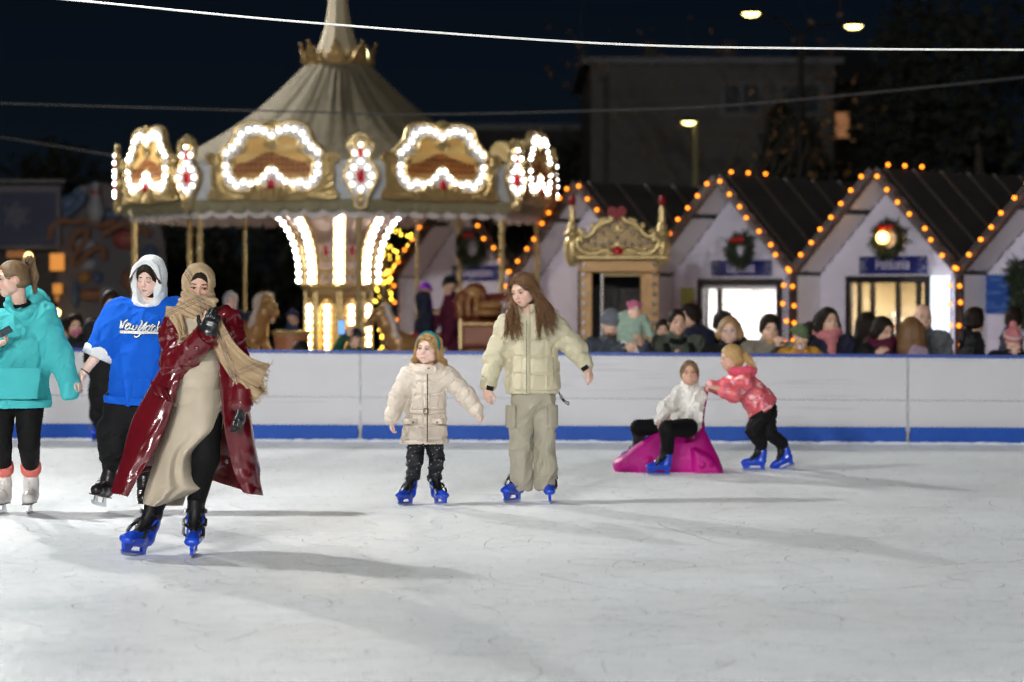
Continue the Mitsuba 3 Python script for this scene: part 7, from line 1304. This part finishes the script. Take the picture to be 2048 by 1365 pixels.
part(k, 'backpack_strap', cat(*[tube(spline([w(s * .12, .10, -.19), w(s * .115, -.06, -.19), w(s * .115, -.17, -.30), w(s * .12, -.19, -.50)], 14), .026, 8, True, (1.2, .35)) for s in (-1, 1)]), BLACKC, True, kind='stuff'); part(k, 'collar', ring_tube(w(0, .02, -.15), V(0, -.4, 1), V(0, -1, 0), .095, .095, .035), BLACKC, True)
spectator('man in a dark navy hooded coat turned left beside the food poster', 1381, 633, 26.6, 'navy', 'short', 'dark', 'tan', -70, 8, hood=True)
spectator('child half hidden between the gold booth and the cropped hair man', 1326, 660, 27.0, 'black', 'short', 'dark', 'tan', -5, 5, q=.85)
k, H, w, P, jk = spectator('woman with short blond hair and glasses in a black coat', 1459, 667, R0 + .05, 'black', 'bob', 'ginger', 'fair', -8, 2, 0, 1.02)
part(k, 'glasses', cat([tube([H.w(x * .033 + .027 * math.cos(t), .108, .002 + .020 * math.sin(t)) for t in np.linspace(0, 2 * np.pi, 17)], .0022, 5) for x in (-1, 1)]), BUCK, kind='stuff')
spectator('black haired person behind the short haired blond woman', 1446, 648, 26.8, 'black', 'short', 'dark', 'tan', 30, 5)
k, H, w, P, jk = spectator('young man with thick dark hair in a beige hooded top eating a snack', 1539, 662, R0, 'beige', 'short', 'dark', 'warm', 6, 10, 0, 1.02, hands=((1544, 691, -.20), None), hood=True)
sn = thing('snack', 'small pastry with a white napkin held by the young man in beige', 'snack'); part(sn, 'pastry', ico(at(1541, 685, R0 - .24), .032, 2, (1.3, .9, .8)), mat('pastry', (.45, .26, .10), .7), True); part(sn, 'napkin', ico(at(1546, 692, R0 - .23), .036, 1, (1.2, .8, .8)), CM['white'], 40)
spectator('child in a green patterned knit hat and yellow jacket holding a cup', 1601, 679, R0 - .05, 'yellow', None, 'dark', 'warm', 35, 6, 6, .84, hat=('camo', 'beanie'), hands=((1592, 704, -.16), (1606, 704, -.16)), h=.010)
cp = thing('cup', 'paper cup with whipped topping held by the child in yellow', 'cup'); part(cp, 'cup', lathe([(0, 0), (.028, 0), (.036, .09), (.033, .09)], 16, at(1601, 716, R0 - .24)), mat('cup_orange', (.45, .14, .06), .6), 40); part(cp, 'topping', ico(at(1601, 697, R0 - .24), .036, 2, (1, 1, .9)), CM['white'], True)
spectator('black haired girl in a green top beside the child in yellow', 1623, 674, R0 + .25, 'green', 'long', 'dark', 'fair', 32, 8, 0, .92, h=.010)
spectator('woman with long dark hair, a pink scarf and a navy coat', 1657, 648, R0 + .15, 'navy', 'long', 'dark', 'tan', 20, 0, 0, 1.04, scarf='pinkk')
spectator('dark long haired person seen from behind in front of the glazed hatch', 1735, 648, 26.9, 'brown', 'long', 'dark', 'tan', 165, 0, 0, 1.0)
spectator('dark haired woman in black with a wine red scarf looking down', 1766, 667, R0, 'black', 'bob', 'dark', 'tan', 30, 18, 0, 1.0, scarf='wine', hands=((1752, 712, -.15), None))
spectator('person with very long brown hair seen from behind in a lilac coat', 1822, 668, R0 - .02, 'lilac', 'long', 'brown', 'tan', 178, 0, 0, 1.06)
spectator('balding man in a grey jacket with a black collar', 1846, 640, R0 + .45, 'grey', 'bald', 'dark', 'tan', 4, 4, 0, 1.05, hood=True)
spectator('dark haired man in a black coat seen from behind beside the bulb post', 1949, 648, R0 + .15, 'black', 'short', 'dark', 'tan', 145, 0, 0, 1.02)
spectator('dark haired person in a dark coat turned away at the right edge', 2028, 640, 26.2, 'navy', 'short', 'dark', 'tan', 150, 0, 0, 1.04)
spectator('child in a pink knit hat with a bobble covering its face with both hands', 2026, 686, R0 - .1, 'black', None, 'dark', 'fair', 0, 8, 0, .86, hat=('pinkk', 'pom'), hands=((2020, 706, -.15), (2034, 706, -.15)), h=.010)
k, H, w, P, jk = spectator('person in a navy cap filming with a phone in front of the bulb column', 706, 676, 26.2, 'dkgreen', None, 'dark', 'tan', 45, 5, 0, .96, hat=('navy', 'cap'), hands=((690, 672, -.2), None))
ph = thing('phone', 'phone with a bright blue screen held up before the bulb column', 'phone'); c = at(683, 655, 25.9); part(ph, 'case', rbox(c + V(-.036, 0, -.08), c + V(.036, .008, .08), .004), PHONEM, 40); part(ph, 'screen', box(c + V(-.033, -.003, -.075), c + V(.033, -.0015, .075)), mat('phone_blue', (.1, .25, .5), .2), False, label='lit blue phone screen', **glow((.12, .30, .62), .7, .2))
for x, y, yw, c, lab, hc in ((602, 706, 170, 'black', 'dark haired head just above the barrier in front of the orange tub', 'dark'), (150, 652, 20, 'black', 'person in black with a pink face covering behind the barrier at left', 'dark'), (128, 662, -30, 'navy', 'person in dark navy at left behind the turquoise sleeve', 'dark'), (186, 660, 160, 'black', 'person in black seen from behind left of the blue sweatshirt', 'dark')):
    k, H, w, P, jk = spectator(lab, x, y, 27.5, c, 'short', hc, 'tan', yw, 5, 0, 1.0)
    if x == 150: S = Sdf(); S.ell(H.w(0, .06, -.06), V(.062, .06, .05), H.M, .02); part(k, 'face_covering', S.mesh(.009), CM['rose'], True)

# riders, horses, tub and carriage on the merry-go-round (platform top at z = -.12)
def horse(lab, o, yaw, q=1.0, coats=('gold', 'white')):
    k = thing('carousel_horse', lab, 'carousel horse'); M = rotm((0, 0, 1), yaw); w = lambda x, y, z: np.asarray(o) + M @ V(x, y, z) * q; S = Sdf()      # faces -y
    S.chain([w(0, .42, .02), w(0, .1, -.02), w(0, -.28, .03)], [.20 * q, .185 * q, .20 * q], .08); S.chain([w(0, -.34, .10), w(0, -.52, .36), w(0, -.58, .56)], [.15 * q, .115 * q, .095 * q], .08); S.chain([w(0, -.58, .60), w(0, -.74, .46), w(0, -.84, .36)], [.095 * q, .075 * q, .058 * q], .04)
    for s in (-1, 1):
        S.cone(w(s * .05, -.55, .66), w(s * .06, -.54, .76), .03 * q, .008 * q, .02); S.chain([w(s * .11, -.30, -.06), w(s * .12, -.48, -.28), w(s * .12, -.42, -.52), w(s * .12, -.36, -.60)], [.085 * q, .06 * q, .042 * q, .05 * q], .03); S.chain([w(s * .11, .40, -.04), w(s * .12, .48, -.28), w(s * .12, .60, -.46), w(s * .12, .66, -.60)], [.11 * q, .065 * q, .042 * q, .05 * q], .03)
    part(k, 'body', S.mesh(.014), {'gold': GOLDH, 'white': WHITEH}[coats[0]], True); g = np.random.default_rng(int(abs(yaw) * 7) + 1)
    part(k, 'mane', cat([lock([w(0, -.55 + .05 * i / 9, .70 - .055 * i), w(s * .13, -.53 + .02 * i, .66 - .06 * i), w(s * .16, -.44 + .02 * i, .52 - .055 * i)], .045 * q, 10, .02, 1, i) for i in range(9) for s in (-1, 1)]), {'gold': GOLDH, 'white': WHITEH}[coats[1]], True, kind='stuff')
    part(k, 'tail', cat([lock([w(0, .60, .08), w(.03 * i, .76, .02), w(.04 * i, .80, -.25), w(.03 * i, .74, -.42)], .05 * q, 12, .03, 1, i) for i in (-1, 0, 1)]), {'gold': GOLDH, 'white': WHITEH}[coats[1]], True, kind='stuff')
    S = Sdf(); S.ell(w(0, .08, .17), V(.20, .24, .07) * q, M, .02); S.ell(w(0, .26, .22), V(.17, .08, .10) * q, M, .03); part(k, 'saddle', S.mesh(.014), mat(f'saddle_{int(abs(yaw))}', (.30, .02, .03), .3), True)
    part(k, 'bridle', cat(ring_tube(w(0, -.74, .46), M @ V(0, -.8, -.5), V(0, 0, 1), .085 * q, .085 * q, .014), ring_tube(w(0, -.60, .56), M @ V(0, -.5, -.9), V(0, 0, 1), .105 * q, .11 * q, .014)), GOLD, True, kind='stuff'); part(k, 'pole', tube([w(0, .02, -.7), V(*(w(0, .02, 0)[:2]), 2.9)], .022, 8), GOLD)
    return k
GOLDH = mat('horse_gold', vary((.30, .14, .045), (.46, .26, .10), 6), .3, .25, clearcoat=.5); WHITEH = mat('horse_white', vary((.50, .40, .34), (.66, .58, .52), 6), .3, clearcoat=.6)
YH = 34.2; horse('brown and gold carousel horse facing the rink left of the column', at(486, 672, YH) + V(0, .35, 0), 42, .86, ('gold', 'white')); YH2 = 34.0
horse('brown and white carousel horse with a curly mane right of the column', at(832, 692, YH2), -72, .84, ('gold', 'white'))
def rider(lab, x, y, Y, coat, yaw, legs, q=1.0, **kw):
    k, H, w, P, jk = spectator(lab, x, y, Y, coat, yaw=yaw, q=q, legs=False, **kw); S = Sdf(); B = rotm((0, 0, 1), yaw)
    for s in (-1, 1): S.chain([w(s * .09, .05, -.78), w(s * .19, -.32, -.90), w(s * .20, -.18, -1.25)], [.10 * q, .08 * q, .06 * q], .03)
    part(k, 'trousers', S.mesh(.014), CM[legs], True); return k
rider('child in a pale knit hood and navy coat riding the left carousel horse and waving', 461, 603, 34.6, 'navy', 12, 'black', .98, hair=None, hc='dark', sk='fair', hat=('palehat', 'hood'), hands=(None, (541, 640, -.3)))
rider('child in a dark navy hooded coat and grey trousers riding the right carousel horse', 843, 602, 34.0, 'navy', -125, 'jeans', 1.0, hair=None, hat=('navy', 'hood'), hood=True)
spectator('child in a bright purple hat behind the rider in navy', 852, 583, 35.0, 'purple', None, 'dark', 'tan', 170, 0, 0, .95, hat=('purple', 'beanie'), legs=False, h=.015)
spectator('adult in a wine red padded coat and black hat standing beside the right horse', 899, 574, 33.8, 'wine', None, 'dark', 'tan', -155, 0, 0, 1.12, hat=('black', 'beanie'), hands=((872, 632, .1), None))
tub = thing('carousel_tub', 'orange round tub seat with a gold rim on the merry-go-round', 'carousel seat'); c = at(583, 700, 34.2); c[2] = -.12
ORW = mat('tub_orange', vary((.38, .15, .07), (.50, .22, .11), 4), .35); zr = at(583, 666, 34.2)[2] + .12; r = 34 * 34.2 / F
part(tub, 'shell', lathe([(.0, 0), (r * .6, 0), (r * .72, .1), (r * .95, zr * .7), (r * 1.05, zr), (r * .98, zr), (r * .85, zr * .7), (r * .6, .2), (0, .2)], 36, c), ORW, True); part(tub, 'rim', tube([c + V(r * 1.03 * math.cos(t), r * 1.03 * math.sin(t), zr) for t in np.linspace(0, 2 * np.pi, 40)], .035, 8), GOLD)
spectator('child in a dark blue knit hat and blue jacket sitting in the orange tub', 586, 638, 34.3, 'blueh', None, 'dark', 'tan', 165, 5, 0, .95, hat=('blueh', 'beanie'), legs=False, h=.014)
cg = thing('carousel_carriage', 'glossy brown wooden carriage seat with golden cushions on the merry-go-round', 'carousel seat'); YC = 33.2; q = YC / F; Q = lambda x, y, d=0: at(x, y, YC + d)
MAHO = mat('mahogany', vary((.11, .016, .008), (.22, .045, .018), 5), .16, clearcoat=1.0); HONEYW = mat('honey_cushion', vary((.32, .15, .05), (.46, .25, .09), 5), .25, clearcoat=.6)
def qb(x0, y0, x1, y1, d0, d1, r=.03): a, b = Q(x0, y1, d0), Q(x1, y0, d0); return rbox((a[0], YC + d0, a[2]), (b[0], YC + d1, b[2]), r)
part(cg, 'base', qb(917, 640, 1030, 700, 0, .9, .05), MAHO, 40); part(cg, 'front_panel', qb(926, 652, 1022, 690, -.03, .01, .025), mat('mahogany_light', vary((.24, .06, .02), (.34, .11, .04), 5), .16, clearcoat=1.0), 40); part(cg, 'moulding', cat(qb(915, 646, 1032, 651, -.05, .02, .01), qb(917, 637, 924, 700, -.04, .02, .01)), GOLD, 40, kind='stuff')
S = Sdf(); S.cone(Q(930, 628, .25), Q(930, 600, .3), .10, .14, .05); S.cone(Q(948, 628, .3), Q(950, 590, .4), .12, .17, .05); S.cone(Q(918, 632, .2), Q(916, 606, .2), .07, .07, .05); S.cone(Q(960, 612, .7), Q(1028, 604, .7), .16, .14, .05); S.cone(Q(960, 630, .7), Q(1028, 628, .7), .16, .16, .05); part(cg, 'backrest', S.mesh(.014), MAHO, True)
for x in (922, 938, 954): part(cg, 'gilded_rib', tube(spline([Q(x, 634, .1), Q(x - 2, 612, .10), Q(x + 2, 590, .22)], 12), .03, 8), HONEYW, True)
for x, y in ((978, 612), (974, 626)): part(cg, 'cushion', ico(Q(x, y, .2), 1, 2, (.20, .22, .065)), HONEYW, True)
part(cg, 'head_rest', ico(Q(945, 588, .3), 1, 2, (.15, .12, .10)), HONEYW, True)

sx, sz = kuv(3, 1790, 645, 1.3); p_ = kpt(3, sx, 1.3, sz)
spectator('stall seller in white behind the glazed hatch under the lit wreath', 1790, 645, float(p_[1]), 'white', None, 'dark', 'warm', -20, 8, 0, .95, hat=('white', 'beanie'), legs=False, h=.016)
